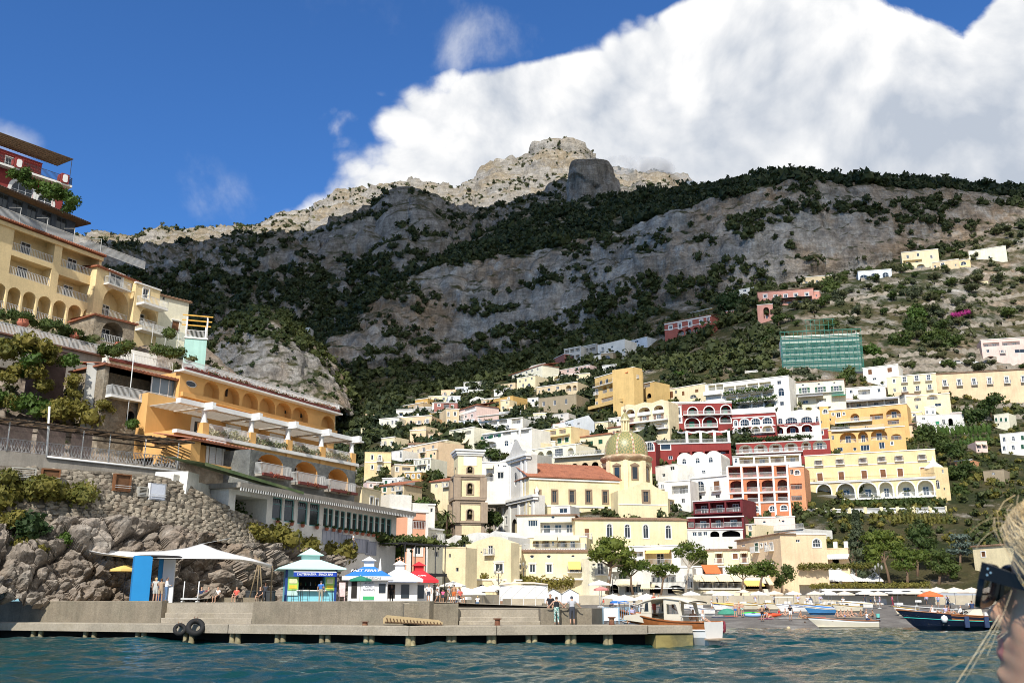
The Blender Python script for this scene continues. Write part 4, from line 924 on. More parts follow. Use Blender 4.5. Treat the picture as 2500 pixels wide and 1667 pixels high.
B('white house with an arched window left of the peach house','white',956,1103,983,1099,1130,('a',978,1110,5,15),roof='plain')
OCH=b=B('ochre house with white window surrounds, leftmost beside the orange hotel','yellow',891,1104,955,1105,1168,('w',909,1116,5,11,fr),('d',927,1119,6,14,bfr),('d',927,1142,6,12,bfr),('w',909,1140,5,10,fr),roof='plain')
b.band(891,1128,955,1128,.2)
B('small beige house with a terrace near the palm','sand',964,1134,1012,1136,1168,('w',970,1145,6,10,fr),('L',992,1144,20,8),('w',984,1157,5,6))
b=B('white house with a dark arched porch behind the bell tower','white',1176,1129,1244,1127,1182,('L',1196,1141,14,7),('w',1217,1136,4,4),('w',1232,1138,10,4),('A',1195,1164,20,22),('w',1222,1160,16,16))
b.awn(1187,1133,1206,1133,1.2,1.0,'c')
B('small white house with a green awning over the white porch house','white',1183,1093,1222,1096,1124,('d',1198,1114,11,10,{'aw':'g'}))
b=B('yellow house with two floors of green shutters','yellow',1295,1054,1394,1040,1097,('L',1308,1062,12,11,{'dr':'g'}),('L',1328,1059,15,11,{'dr':'g'}),('L',1350,1056,15,11,{'dr':'g'}),('L',1373,1053,16,11,{'dr':'g'}),('g',1320,1084,10,16,fr),('g',1343,1080,10,16,fr),('g',1366,1076,10,12,fr),('g',1384,1073,9,12,fr))
b.slab(1295,1070,1392,1059,1.2,.5,False,plaster('yellow'))
B('cream arcade house with a glazed bay in front of the yellow green-shuttered house','ivory',1294,1098,1406,1084,1130,('A',1303,1108,11,16),('A',1320,1113,15,22),('A',1341,1109,15,20),('w',1364,1104,20,18,{'n':4}),('A',1393,1101,15,16),out=6)
B('cream house with green shutters and a terracotta roof beside the dome','cream',1394,1070,1492,1058,1104,('g',1410,1087,10,11),('g',1442,1082,11,11),('g',1466,1078,10,11),roof='tile',dep=8)
B('slim cream tower room with a tall green shutter beside the dome','cream',1453,1032,1484,1029,1062,('g',1467,1046,9,16,fr),dep=7,out=-3)
B('pale blue gabled house below the crumbling wall','bluewhite',1400,1024,1451,1030,1060,('w',1413,1035,6,6),top=[(.72,1.9)],roof=None)
B('grey roofed house left of the pale blue gabled house','chalk',1345,1038,1400,1026,1052,('w',1363,1040,12,5),roof='tile',dep=7)
B('low sunlit house with a terracotta roof right behind the dome','cream',1484,1045,1522,1040,1070,('w',1498,1056,5,8),roof='tile',dep=7)
b=B('long cream terrace house with ivy hanging under its terrace, behind the church roof','sand',1354,1118,1492,1108,1150,('V',1378,1140,1478,1132,16,14,5),out=8,dep=7)
b.slab(1354,1117,1492,1107,1.2,.25,True)
w5={'fr':.3}
b=B('cream hotel wing with a wavy top and three tiers of arched loggias','cream',1516,994,1632,979,1064,('A',1539,1008,21,18,{'rl':'s','dr':'b','fr':.12}),('A',1573,1003,28,18,{'rl':'s','dr':'b','fr':.12}),('A',1608,998,24,18,{'rl':'s','dr':'b','fr':.12}),('b',1540,1026,14,9),('w',1573,1021,11,10,{'sh':'b'}),('w',1608,1017,12,10,{'sh':'b'}),('A',1571,1044,28,12,{'dr':'b','fr':.12}),('A',1608,1039,28,12,{'dr':'b','fr':.12}),name='hotel',cat='hotel',inner='cream',top=[(.15,.7),(.3,.1),(.5,.7),(.65,.1),(.85,.8)],roof=None)
b.slab(1520,1035,1632,1024,1.3,.3,True);b.slab(1540,1053,1632,1046,1.4,.3,True)
gd={'dr':'m','fr':.28}
b=B('dark red hotel with green doors behind white arches','red',1633,986,1786,983,1058,('w',1656,1003,9,18,{'fr':.4,'ped':1}),('w',1658,1025,9,11,{'fr':.4,'ped':1}),('A',1691,1004,23,20,gd),('A',1731,1002,24,20,gd),('A',1772,999,24,20,gd),('A',1690,1032,34,24,gd),('A',1733,1029,34,24,gd),('A',1771,1023,26,18,gd),('o',1644,1037,8,7),('a',1647,1052,18,12,fr),name='hotel',cat='hotel',inner='red')
b.slab(1668,1016,1785,1008,1.0,.25,True);b.slab(1675,1046,1752,1041,1.0,.25,True)
b.band(1633,983,1786,979,.35,.2,TRIM,'cornice')
b=B('white roof storey with orange shutters over the dark red hotel','white',1672,978,1760,970,984,('b',1704,976,9,5),('b',1733,973,9,5),dep=7,out=0,sink=1)
B('red parapet block at the left end of the white roof storey','red',1645,971,1672,969,980,dep=5,out=2,sink=1)
b=B('red restaurant terrace floor under striped canopies','red',1600,1084,1784,1080,1124,('w',1625,1090,24,15,{'n':1,'fr':.15}),('L',1671,1108,26,9,{'rl':None}),('L',1703,1106,26,9,{'rl':None}),('L',1734,1105,26,9,{'rl':None}),('L',1766,1103,28,9,{'rl':None}),('w',1637,1117,10,9),name='restaurant',cat='restaurant',out=8)
b.slab(1600,1083,1784,1079,.2,.2,True)
for i,x in enumerate((1678,1712,1746,1781)):
 MB().box(-.35,.35,-.35,.35,0,3.4).build('pillar',TRIM,b.root,(b.uv(x,1082)[0],1.2,b.H))
for x0,x1 in((1655,1678),(1678,1712),(1712,1746),(1746,1781)):
 u0,u1=b.uv(x0,1080)[0],b.uv(x1,1080)[0];v=b.H+3.2
 MB().add([(u0,1.0,v),(u1,1.0,v),(u1,6.5,v+1.4),(u0,6.5,v+1.4),((u0+u1)/2,1.0,v-.35),((u0+u1)/2,6.5,v+1.0)],[(0,4,5,3),(4,1,2,5)]).build('canopy',CLOTH['k' if x0==1655 else 'w'],b.root)
B('red corner house with a glazed arch left of the red restaurant','red',1558,1080,1600,1078,1140,('a',1586,1089,20,22,{'fr':.2,'n':4}),('w',1572,1112,10,12,fr),('m',1586,1120,10,9),name='house',out=8)
wa={'fr':.28,'rl':None,'dr':'w'}
b=B('red hotel front with two tiers of white framed arched windows','red',1788,1012,1893,1006,1072,('a',1796,1033,8,13,w5),('a',1818,1031,22,16,{'n':4,'fr':.3}),('a',1845,1029,22,16,{'n':4,'fr':.3}),('a',1873,1027,24,16,{'n':4,'fr':.3}),('A',1797,1053,8,14,wa),('A',1818,1052,22,18,wa),('A',1845,1050,22,18,wa),('A',1874,1047,26,18,wa),name='hotel',cat='hotel',inner='cream')
b.band(1788,1020,1893,1015,.3);b.band(1788,1042,1893,1038,.3);b.slab(1788,1059,1893,1054,.8,.2,True)
MB().box(0,b.W,-.1,.3,b.H,b.H+1.6).build('parapet',TRIM,b.root)
b=B('white scalloped hotel front with wide arched windows and red reveals','white',1893.5,1007,2001,1001,1070,('a',1905,1028,12,14,{'fr':.2,'n':2}),('a',1932,1027,30,16,{'n':5,'fr':.3}),('a',1969,1025,28,16,{'n':5,'fr':.3}),('a',1995,1024,8,15,fr),('A',1905,1051,14,16,wa),('A',1935,1048,30,18,wa),('A',1970,1045,26,18,wa),name='hotel',cat='hotel',inner='red',top=[(.1,.9),(.3,.1),(.55,.5),(.8,.1),(.93,.9)],roof=None)
b.band(1893.5,1038,2001,1034,.9,.06,plaster('red'))
b=B('red guest house with six wide white arches and breakfast terrace','red',1797,1083,2026,1073,1114,('A',1820,1096,33,21,{'dr':'o' and 'b'}),('A',1857,1094,33,21,{'dr':'b'}),('A',1894,1092,33,21,{'dr':'b'}),('A',1931,1090,33,21,{'dr':'b'}),('A',1968,1087,24,21,{'dr':'b'}),('A',2001,1085,34,22,{'dr':'w'}),inner='white',out=6,name='guest_house',cat='guest house')
b.slab(1797,1108,1960,1101,1.1,.25,True)
B('red turret room with white shutters at the right end of the hedge terrace','red',1982,1048,2022,1046,1076,('w',2005,1056,10,9,fr),('w',1990,1054,8,9,fr),out=4,dep=6)
b=B('white loggia floor with potted plants under the red guest house','white',1788,1115,1955,1108,1137,('L',1822,1124,34,15,{'dr':'b'}),('L',1860,1123,34,15,{'dr':'w'}),('L',1898,1121,34,15,{'dr':'b'}),('L',1935,1119,32,15,{'dr':'w'}),('a',1797,1124,7,11),inner='cream',out=8)
o4={'rl':'r','dr':'b','aw':None}
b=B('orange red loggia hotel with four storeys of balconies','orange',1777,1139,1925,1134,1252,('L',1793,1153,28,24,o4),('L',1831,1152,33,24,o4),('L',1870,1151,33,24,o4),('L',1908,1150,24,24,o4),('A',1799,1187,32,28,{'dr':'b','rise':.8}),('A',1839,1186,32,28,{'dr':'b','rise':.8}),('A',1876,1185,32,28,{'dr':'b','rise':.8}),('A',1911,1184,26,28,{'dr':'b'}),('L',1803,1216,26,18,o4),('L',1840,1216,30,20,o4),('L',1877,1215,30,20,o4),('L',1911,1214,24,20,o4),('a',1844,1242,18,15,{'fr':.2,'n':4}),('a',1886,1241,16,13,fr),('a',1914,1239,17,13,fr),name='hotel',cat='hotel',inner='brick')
for y in(1168,1204,1228):b.band(1777,y,1925,y-4,.35,.25)
for x in(1777.5,1812,1851,1889,1924):
 u=b.uv(x,1180)[0];MB().box(u-.22,u+.22,-.2,.0,3.4,b.H).build('pillar',TRIM,b.root)
B('orange pink end house with an arched window right of the loggia hotel','salmon',1925.5,1140,1962,1138,1232,('a',1946,1153,13,11,fr),('w',1933,1152,8,12),('L',1944,1187,28,14),('L',1944,1215,28,12),out=4)
b=B('white house with two tall balcony windows below the vaulted house','white',1683,1169,1777,1160,1224,('a',1710,1187,18,26,{'bal':1,'fr':.15}),('b',1750,1186,14,24,{'bal':1,'fr':.15}),('w',1708,1213,11,11,fr),('w',1752,1211,11,10,fr))
b.slab(1683,1168,1777,1159,.3,.15,True)
cw={'dr':'w','rl':'r'}
b=B('upper crimson balcony house with tall white shutters','crimson',1692,1224,1812,1217,1260,('L',1713,1241,34,26,cw),('L',1751,1239,36,26,cw),('L',1790,1237,34,26,cw),inner='crimson',out=6)
b.slab(1690,1253,1813,1249,.6,.3,False,plaster('crimson'))
b=B('lower crimson balcony house with white balustrades','crimson',1678,1264,1815,1260,1293,('L',1714,1277,36,23,cw),('L',1751,1276,30,23,cw),('L',1789,1274,44,23,cw),('L',1687,1280,14,14,cw),inner='crimson',out=9)
B('white basement with wide dark arches under the lower crimson house','chalk',1678,1293,1813,1292,1312,('w',1696,1303,11,10),('w',1709,1303,10,10),('w',1722,1302,10,10),('V',1745,1303,22,14),('V',1785,1302,44,15),out=10)
b=B('white house with three barrel vaults and small arched windows','white',1653,1119,1760,1112,1172,('a',1670,1126,11,14),('a',1703,1124,11,14),('a',1735,1122,11,14),('V',1677,1161,16,14),('w',1718,1152,10,9),out=7,top=[(.02,.5),(.10,1.2),(.17,1.35),(.24,1.2),(.33,.4),(.42,1.2),(.5,1.35),(.58,1.2),(.66,.4),(.76,1.2),(.83,1.35),(.91,1.2),(.99,.5)],roof=None)
b.slab(1690,1168,1762,1160,1.6,.25,True)
B('low stepped white house left of the vaulted house','white',1600,1140,1653,1132,1174,('w',1641,1143,11,10),('w',1620,1160,8,8),out=7,roof='plain')
B('white terrace wall with a dark passage below the stepped white house','white',1622,1176,1684,1172,1240,('L',1660,1195,40,20),('w',1668,1222,8,10),out=2,dep=6)
b=B('cream house with brown doors above the dark red hotel','cream',1617,953,1721,936,980,('b',1636,964,14,16),('b',1668,960,6,10),('b',1701,954,8,7),('a',1692,968,16,9),('w',1650,957,5,8))
b=B('long white hotel with planted terraces on three levels','white',1721.5,940,1925,917,1002,('L',1738,947,17,13,{'dr':None}),('L',1757,945,17,13,{'dr':None}),('L',1780,949,26,11),('L',1809,946,26,11),('L',1838,942,26,12),('L',1868,939,28,13),('w',1902,934,10,9),('a',1907,957,15,20,fr),('L',1785,974,26,11),('L',1815,970,26,11),('L',1845,966,26,11),('L',1874,962,24,11),('L',1820,992,26,10),('L',1850,989,26,10),('L',1880,985,26,10),('w',1909,985,10,10),name='hotel',cat='hotel',inner='ivory',dep=10)
b.slab(1765,960,1890,948,1.2,.6,False);b.slab(1770,985,1890,973,1.6,.6,False);b.slab(1720,958,1762,955,1.4,1.2,False)
LH=b
B('open roof pavilion on the long white hotel','white',1818,907,1852,904,924,('A',1835,915,26,13,{'dr':None}),dep=5,out=-3)
b=B('cream house with a tiled roof and three green-shuttered windows','ivory',1937,934,2060,925,1004,('w',1964,954,13,15,{'sh':'g','fr':.2,'ped':1}),('w',2003,952,13,15,{'sh':'g','fr':.2,'ped':1}),('w',2042,950,13,15,{'sh':'g','fr':.2,'ped':1}),('o',1960,940,7,4),('o',1999,937,7,4),('o',2037,934,7,4),('w',1966,981,14,7),('L',2005,978,24,10),('w',1973,998,14,8),roof='otile',dep=9)
b.slab(1937,963,2060,955,.9,.15,True);b.awn(1948,966,2010,961,2.4,.8,'k');b.awn(2030,965,2066,961,1.8,.5,'g')
B('white flat house with a wide open front right of the tiled cream house','white',2064,948,2161,941,972,('L',2110,957,30,12),('w',2078,956,8,8),('w',2146,953,8,9))
B('white house with orange shutters on the road','white',2106,899,2192,889,934,('b',2124,908,9,12),('b',2172,903,11,11),('w',2135,925,10,6))
b=B('cream hotel with three rows of curved balconies on the right','cream',2164,921,2284,911,972,('w',2183,930,6,9,fr),('d',2208,927,10,14,bfr),('d',2238,924,10,14,bfr),('d',2267,922,10,14,bfr),('w',2184,952,6,9),('d',2209,950,10,13,bal),('d',2240,948,10,13,bal),('d',2270,945,10,13,bal),name='hotel',cat='hotel')
b=B('long pale pink hotel with arched pediments over its windows, far right','peach',2284.5,913,2540,899,972,*[('d',x,y,9,15,{'bal':1,'fr':.2,'ped':1})for x,y in((2307,936),(2342,934),(2378,932),(2416,930),(2458,928),(2499,926))],name='hotel',cat='hotel',roof='otile')
B('cream arcade below the balcony hotel on the right','cream',2212,968,2318,960,1004,('A',2240,974,18,10),('A',2276,970,26,11),('w',2238,993,7,9),('w',2290,988,16,8),out=5)
b=B('white stone house with two arched doors above the ivy wall','chalk',2236,1014,2352,1010,1044,('m',2289,1034,9,12),('V',2321,1030,11,18),('w',2304,1030,7,12),('w',2255,1022,8,5),out=4,roof='plain')
b=B('white terrace house with a long grey awning above the amber hotel','white',2027,981,2195,968,1004,('L',2052,990,40,12),('L',2096,987,40,12),('L',2138,983,38,12),('L',2177,980,32,12))
b.awn(2030,981,2192,969,2.0,.7,'k')
b=B('amber hotel with arched balconies and a small domed turret','amber',2022,1002,2213,985,1052,('w',2034,1011,5,6,fr),('w',2047,1013,10,11,fr),('w',2060,1010,5,6,fr),('A',2087,1019,22,20),('L',2140,1017,32,13),('A',2181,1009,36,22),('L',2181,1030,28,11),('w',2027,1024,4,5),name='hotel',cat='hotel',inner='amber')
b.slab(2040,1032,2130,1027,1.2,.3,True)
t=Bld('small domed turret at the left end of the amber hotel','amber',2000,992,2022,991,1052,name='turret',cat='turret',dep=4.6,out=4,roof=None);t.add(('a',2015,1004,12,10,fr),('w',2004,1030,5,6));t.done()
MB().lathe([(2.3,0),(2.25,.5),(1.9,1.2),(1.2,1.7),(.5,1.95),(0,2.0)],14).build('dome',TRIM,t.root,(t.W/2,2.3,t.H))
b=B('lower amber hotel floor with three wide arches','amber',2022,1051,2208,1040,1108,('A',2070,1068,40,26),('A',2107,1066,24,26),('A',2146,1061,40,26),('w',2051,1097,14,10),('o',2087,1096,9,8),('w',2112,1093,22,14,{'n':3}),('w',2153,1087,14,16),('w',2178,1082,6,7,fr),('w',2033,1068,6,10),('A',2188,1066,26,14),name='hotel',cat='hotel',inner='amber',out=7)
b.slab(2030,1053,2160,1044,.6,.25,True)
rows=[(1999,1129),(2051,1126),(2107,1123),(2153,1120),(2195,1118),(2251,1115)]
b=YH=Bld('broad yellow hotel with two rows of six brown shuttered windows above arches','yellow',1964,1113,2282,1096,1200,name='hotel',cat='hotel',dep=12,out=2)
for(x,y)in rows:b.add(('b',x,y,13,13,{'bal':1,'fr':.12,'aw':'c','ad':.9,'ah':.35,'bd':.7}))
for(x,y)in rows:b.add(('b',x+3,y+35,13,19,{'fr':.14}))
b.done();b.band(1964,1141,2282,1126,.22)
b=YH2=Bld('arcade floor of the broad yellow hotel with six white arches and a sea terrace','yellow',1968,1178,2284,1166,1219,name='arcade',cat='arcade',dep=6,out=6,inner='ivory',D0=YH.D0-4.5,D1=YH.D1-4.5)
for x,y,w in((2012,1200,34),(2065,1198,42),(2118,1196,44),(2163,1194,32),(2212,1192,42),(2260,1190,38)):b.add(('A',x,y,w,36,{'fr':.3,'rl':None,'dr':'w','dp':2.2,'nd':1}))
b.done();b.slab(1962,1178,2284,1166,.3,.25,True,rm=DARKIRON);b.slab(1962,1222,2286,1212,2.2,.35,True)
t=Bld('slim yellow corner tower with a pointed cap, right of the broad yellow hotel','yellow',2279,1139,2313,1138,1226,name='tower',cat='tower',dep=5,out=6,roof=None,D0=YH.D1-3.5,D1=YH.D1-2.5);t.add(('w',2302,1150,5,9),('a',2290,1182,10,22),('w',2306,1193,4,6));t.done()
MB().lathe([(2.2,-.2),(2.2,.1),(1.7,.6),(1.0,1.1),(.5,1.7),(.12,2.6),(0,3.1)],14,sx=1.0).build('cap',TRIM,t.root,(t.W/2,2.4,t.H))
# the church with its dome and bell tower
BROWN=M('brown_stone_frame',PLA['brownstone'],.9,.15,1)
NAVE=Bld('long cream church nave with a terracotta roof and five brown framed windows','buff',1291,1163,1512,1172,1290,D0=226,name='church',cat='church',dep=13,roof='tile',rise=5.0,sink=3,eave=.5)
for x,y in((1313,1212),(1354,1212),(1397,1212),(1437,1212),(1478,1213)):NAVE.add(('w',x,y,11,29,{'fr':.35,'fc':BROWN,'n':2,'dp':.5,'fm':BROWN}))
NAVE.add(('w',1413,1252,9,6,{'fr':.12}),('w',1456,1253,9,6,{'fr':.12}))
NAVE.done();NAVE.band(1291,1168,1512,1177,.3,.3,TRIM,'cornice');NAVE.band(1291,1236,1512,1237,.3,.15)
TR=Bld('church transept with a curved gable and one tall brown window','buff',1508,1197,1630,1200,1290,D0=226,D1=228,name='transept',cat='church transept',dep=12,roof=None,sink=3,top=[(.05,.1),(.25,.5),(.38,1.2),(.48,1.9),(.56,2.1),(.66,1.9),(.76,1.0),(.88,.3),(.97,.0)])
TR.add(('w',1577,1209,13,32,{'fr':.4,'fc':BROWN,'n':2,'dp':.5,'fm':BROWN}));TR.done();TR.band(1510,1231,1629,1232,.2)
B('small cream side chapel with a brown corner window, right of the transept','buff',1629.5,1218,1668,1226,1280,('w',1640,1235,8,22,{'fr':.3,'fc':BROWN}),D0=229,D1=236,name='chapel',cat='chapel',roof='plain')
WF=Bld('grey cream church front of two tiers seen at a sharp angle','palegrey',1212,1229,1306,1200,1318,D0=244,D1=224,name='church_facade',cat='church front',dep=2.5,roof=None,sink=3)
WF.add(('V',1256,1283,12,34,{'rise':1.4,'dp':.8}),('w',1236,1270,6,20,{'fr':.3}),('w',1284,1262,8,20,{'fr':.3}));WF.done()
for x in(1214,1228,1246,1268,1288,1303):u=WF.uv(x,1270)[0];MB().box(max(0,u-.45),min(WF.W,u+.45),-.3,.0,0,WF.H-.5).build('pilaster',TRIM,WF.root)
MB().box(-.6,WF.W+.6,-.9,.6,WF.H-.5,WF.H+.1).box(-.4,WF.W+.4,-.6,.6,WF.H-1.1,WF.H-.5).build('cornice',TRIM,WF.root)
WU=Bld('upper tier of the church front with a round window and curved gable','palegrey',1233,1126,1288,1103,1215,D0=239.5,D1=227.8,name='church_facade',cat='church gable',dep=2.5,roof=None,sink=1,top=[(.06,.9),(.2,1.2),(.32,2.6),(.42,4.0),(.5,4.5),(.58,4.0),(.68,2.6),(.8,1.2),(.94,.9)])
WU.add(('o',1259,1170,9,34,{'fr':.3,'n':2,'dp':.4}));WU.done()
for x in(1236,1246,1275,1285):u=WU.uv(x,1170)[0];MB().box(max(0,u-.4),min(WU.W,u+.4),-.3,.0,0,WU.H-.9).build('pilaster',TRIM,WU.root)
MB().box(-.7,WU.W+.7,-1.0,.6,WU.H-.4,WU.H+.15).box(-.4,WU.W+.4,-.6,.6,WU.H-1.0,WU.H-.4).build('cornice',TRIM,WU.root)
MB().lathe([(.5,0),(.5,.5),(.2,.7),(.3,1.2),(.35,2.0),(.2,2.6),(.22,3.0),(0,3.2)],8).build('statue',TRIM,WU.root,(WU.W/2,1.0,WU.H+4.3))
for sx in(.03,.97):MB().lathe([(.35,0),(.3,.5),(.5,.9),(.4,1.4),(.1,1.8),(0,2.2)],8).build('urn',TRIM,WF.root,(WF.W*sx,.8,WF.H))
DD=243.0;dc=at(1531,1190,DD);pxm=DD/FPX
dome=thing('dome','majolica tiled church dome in green and yellow with a lantern on its drum','dome',(dc.x,dc.y,dc.z),radians(14))
zz=lambda y:at(1531,y,DD).z-dc.z
def octa(mb,r0,r1,z0,z1,n=8,a0=pi/8):
 return mb.lathe([(r0,z0),(r1,z1)],n,a0=a0,a1=a0+2*pi)
rd=59*pxm
mb=MB();octa(mb,rd,rd,-8,zz(1124));mb.build('drum',plaster('buff',1.5),dome)
for k in range(8):
 a=pi/8+k*pi/4;MB().box(-.25,.25,-.55,.55,-8,zz(1131)).build('pilaster',plaster('cream',1.2),dome,(rd*cos(a),rd*sin(a),0),a)
 a=k*pi/4;f=rd*cos(pi/8)
 if sin(a)<.3:
  w_=thing('window',None,None);w_.parent=dome;w_.location=(f*cos(a),f*sin(a),zz(1161));w_.rotation_euler=(0,0,a+pi/2)
  p=rect_poly(1.25,2.9);MB().ring(p,[(x*1.5,z*1.22)for x,z in p],-.14,.02).box(-1.15,1.15,-.3,0,1.8,2.0).prism([(-1.15,2.0),(1.15,2.0),(0,2.5)],-.25,0).build('frame',BROWN,w_)
  MB().box(-.62,.62,-.03,0,-1.45,1.45).build('pane',GLASS,w_)
mb=MB();mb.lathe([(rd*.97,zz(1131)),(rd*1.02,zz(1128)),(rd*1.08,zz(1124)),(rd*1.1,zz(1121)),(rd*1.02,zz(1117)),(rd*.9,zz(1114))],40);mb.build('cornice',M('worn_cornice','A88C70',.95,.3,1,col2='D8C6A4'),dome)
md=bpy.data.materials.new('majolica_tiles');md.use_nodes=True;nt=md.node_tree;b=nt.nodes['Principled BSDF'];b.inputs['Roughness'].default_value=.42
sp=nd(nt,'ShaderNodeSeparateXYZ');lk(nt,nd(nt,'ShaderNodeTexCoord').outputs['Object'],sp.inputs[0])
ang=mth(nt,'DIVIDE',mth(nt,'ARCTAN2',sp.outputs[1],sp.outputs[0]),2*pi/8)
rib=mth(nt,'ABSOLUTE',mth(nt,'SUBTRACT',mth(nt,'FRACT',mth(nt,'ADD',ang,8.5)),.5))
def diam(fa,fz):
 A_=mth(nt,'ABSOLUTE',mth(nt,'SUBTRACT',mth(nt,'FRACT',mth(nt,'ADD',mth(nt,'MULTIPLY',ang,fa),40)),.5));Z_=mth(nt,'ABSOLUTE',mth(nt,'SUBTRACT',mth(nt,'FRACT',mth(nt,'MULTIPLY',sp.outputs[2],fz)),.5))
 return mth(nt,'ADD',A_,Z_)
dm=mth(nt,'FRACT',mth(nt,'MULTIPLY',diam(3,.62),2.0))
field_=mixc(nt,mrange(nt,dm,.42,.58),(.40,.31,.12,1),(.16,.20,.085,1))
ribc=mixc(nt,mrange(nt,mth(nt,'FRACT',mth(nt,'MULTIPLY',diam(14,.9),1.0)),.42,.58),(.62,.55,.42,1),(.30,.12,.07,1))
c=mixc(nt,mth(nt,'LESS_THAN',rib,.055),field_,ribc)
edge_=mth(nt,'LESS_THAN',mth(nt,'ABSOLUTE',mth(nt,'SUBTRACT',rib,.062)),.008);c=mixc(nt,edge_,c,(.55,.40,.16,1))
c=mixc(nt,1.0,c,mrange(nt,noise(nt,None,1.5,5,.7),.3,.7,.75,1.2),'MULTIPLY');lk(nt,c,b.inputs['Base Color'])
rb=52.5*pxm;hb,ht=zz(1118),zz(1054);mb=MB();mb.smooth=True
prof=[]
for k in range(19):
 t=k/18;prof.append((rb*(cos(t*pi/2)**.78)*(1+.05*sin(t*pi)),hb+(ht-hb)*sin(t*pi/2)**.92))
prof[-1]=(rb*.13,ht);mb.lathe(prof,64);mb.build('shell',md,dome)
mb=MB();octa(mb,10.5*pxm,10.5*pxm,zz(1056),zz(1052),12);octa(mb,6.5*pxm,6.5*pxm,zz(1054),zz(1028),8)
for k in range(8):a=k*pi/4;mb.box(-.16,.16,-.16,.16,zz(1053),zz(1028),Matrix.Translation((cos(a)*9*pxm,sin(a)*9*pxm,0))@Matrix.Rotation(a,4,'Z'))
mb.lathe([(11.5*pxm,zz(1029)),(12.3*pxm,zz(1026)),(11.5*pxm,zz(1024))],16);mb.build('lantern',plaster('buff'),dome)
mb=MB();mb.smooth=True;mb.lathe([(11*pxm,zz(1024)),(9.5*pxm,zz(1018)),(6*pxm,zz(1012)),(2.5*pxm,zz(1008)),(1.4*pxm,zz(1006))],24);mb.build('cupola',md,dome)
mb=MB();mb.smooth=True;mb.lathe([(0,zz(1006)),(.3,zz(1005)),(.42,zz(1002)),(.3,zz(999)),(0,zz(998))],12);mb.bar((0,0,zz(999)),(0,0,zz(986)),.06);mb.bar((-.35,0,zz(990)),(.35,0,zz(990)),.06);mb.build('finial',BROWN,dome)
TD=222.0;tcn=at(1140,1318,TD);pm=TD/FPX
tower=thing('bell_tower','square bell tower with grey brown corners and arched openings, left of the church','bell tower',(tcn.x,tcn.y,tcn.z),radians(13))
tz=lambda y:at(1140,y,TD).z-tcn.z
def pierced(mb,w,z0,z1,hw,hh,zc,dp=.9):
 """Four walls, each with an arched opening; back of the recess painted dark as shade (material 1)."""
 for k in range(4):
  T=Matrix.Rotation(k*pi/2,4,'Z')@Matrix.Translation((0,-w/2,0));outer=[(-w/2,z0),(w/2,z0),(w/2,z1),(-w/2,z1)]
  p=[(x,z+zc)for x,z in arch_poly(hw,hh)]if hw else[];n=len(p);pts=outer+p
  E=[(i,(i+1)%4)for i in range(4)]+[(4+i,4+(i+1)%n)for i in range(n)]
  vv,_,ff,_,_,_=delaunay_2d_cdt([Vector(q)for q in pts],E,[],0,1e-5)
  F_=[tuple(f)for f in ff if not(n and inpoly(sum((vv[i]for i in f),Vector((0,0)))/len(f),p))]
  mb.cur=0;mb.add([T@Vector((q.x,0,q.y))for q in vv],F_)
  if n:
   mb.add([T@Vector((x,0,z))for x,z in p]+[T@Vector((x,dp,z))for x,z in p],[(i,(i+1)%n,n+(i+1)%n,n+i)for i in range(n)])
   mb.cur=1;mb.add([T@Vector((x,dp,z))for x,z in p],[tuple(range(n))]);mb.cur=0
wt_=64*pm;CRM=plaster('buff',1.2);GRY=M('grey_brown_plaster','A08E7A',.9,.14,1,.2,streak=.2)
def stage(y0,y1,w,oh,oc,corner=True):
 z0,z1=tz(y1),tz(y0);mb=MB();pierced(mb,w,z0,z1,13*pm if oh else 0,oh*pm,tz(oc)if oh else 0)
 st=mb.build('wall',[CRM,VOID],tower)
 if corner:
  for sx in(-1,1):
   for sy in(-1,1):MB().box(sx*w/2-.75,sx*w/2+.75,sy*w/2-.75,sy*w/2+.75,z0,z1).build('corner_pilaster',GRY,tower)
  MB().box(-w/2-.1,w/2+.1,-w/2-.1,w/2+.1,z1-.5,z1).box(-w/2-.1,w/2+.1,-w/2-.1,w/2+.1,z0,z0+.35).build('string_course',GRY,tower)
 if oh:
  for k in range(4):
   if k in(0,3):
    p=arch_poly(13*pm+.02,oh*pm+.02);r_=MB().ring(p,[(x*1.5,z*1.14)for x,z in p],-.12,.02);o=r_.build('surround',GRY,tower);o.location=Matrix.Rotation(k*pi/2,3,'Z')@Vector((0,-w/2,0))+Vector((0,0,tz(oc)));o.rotation_euler=(0,0,k*pi/2)
  mb=MB();mb.smooth=True;mb.lathe([(.0,.9),(.25,.85),(.33,.5),(.42,.2),(.6,0)],14);mb.build('bell',M('bronze',(.12,.10,.06),.4,.2,3,metal=.8),tower,(0.15,-w/2+.45,tz(oc)-.1))
def cornice(y,w,th,out,m=GRY):
 z=tz(y);mb=MB();mb.box(-w/2-out,w/2+out,-w/2-out,w/2+out,z,z+th);mb.box(-w/2-out*.55,w/2+out*.55,-w/2-out*.55,w/2+out*.55,z-th*.8,z);mb.build('cornice',m,tower)
MB().box(-wt_*.54,wt_*.54,-wt_*.54,wt_*.54,-4,tz(1281)).build('base',GRY,tower)
MB().box(-wt_*.3,wt_*.42,-wt_*.54-.06,-wt_*.5,tz(1316),tz(1285)).build('panel',CRM,tower)
stage(1229,1279,wt_*1.05,24,1258);cornice(1279,wt_*1.05,.45,.5)
stage(1170,1219,wt_,26,1196);cornice(1224,wt_*1.02,.7,.65)
stage(1112,1163,wt_*.93,16,1150,False);cornice(1168,wt_*.97,.5,.55);cornice(1112,wt_*.93,.5,.45,TRIM);cornice(1106,wt_*.93,.4,.7,TRIM)
MB().box(-wt_*.25,wt_*.25,-wt_*.465-.05,-wt_*.46,tz(1140),tz(1118)).build('panel',TRIM,tower)
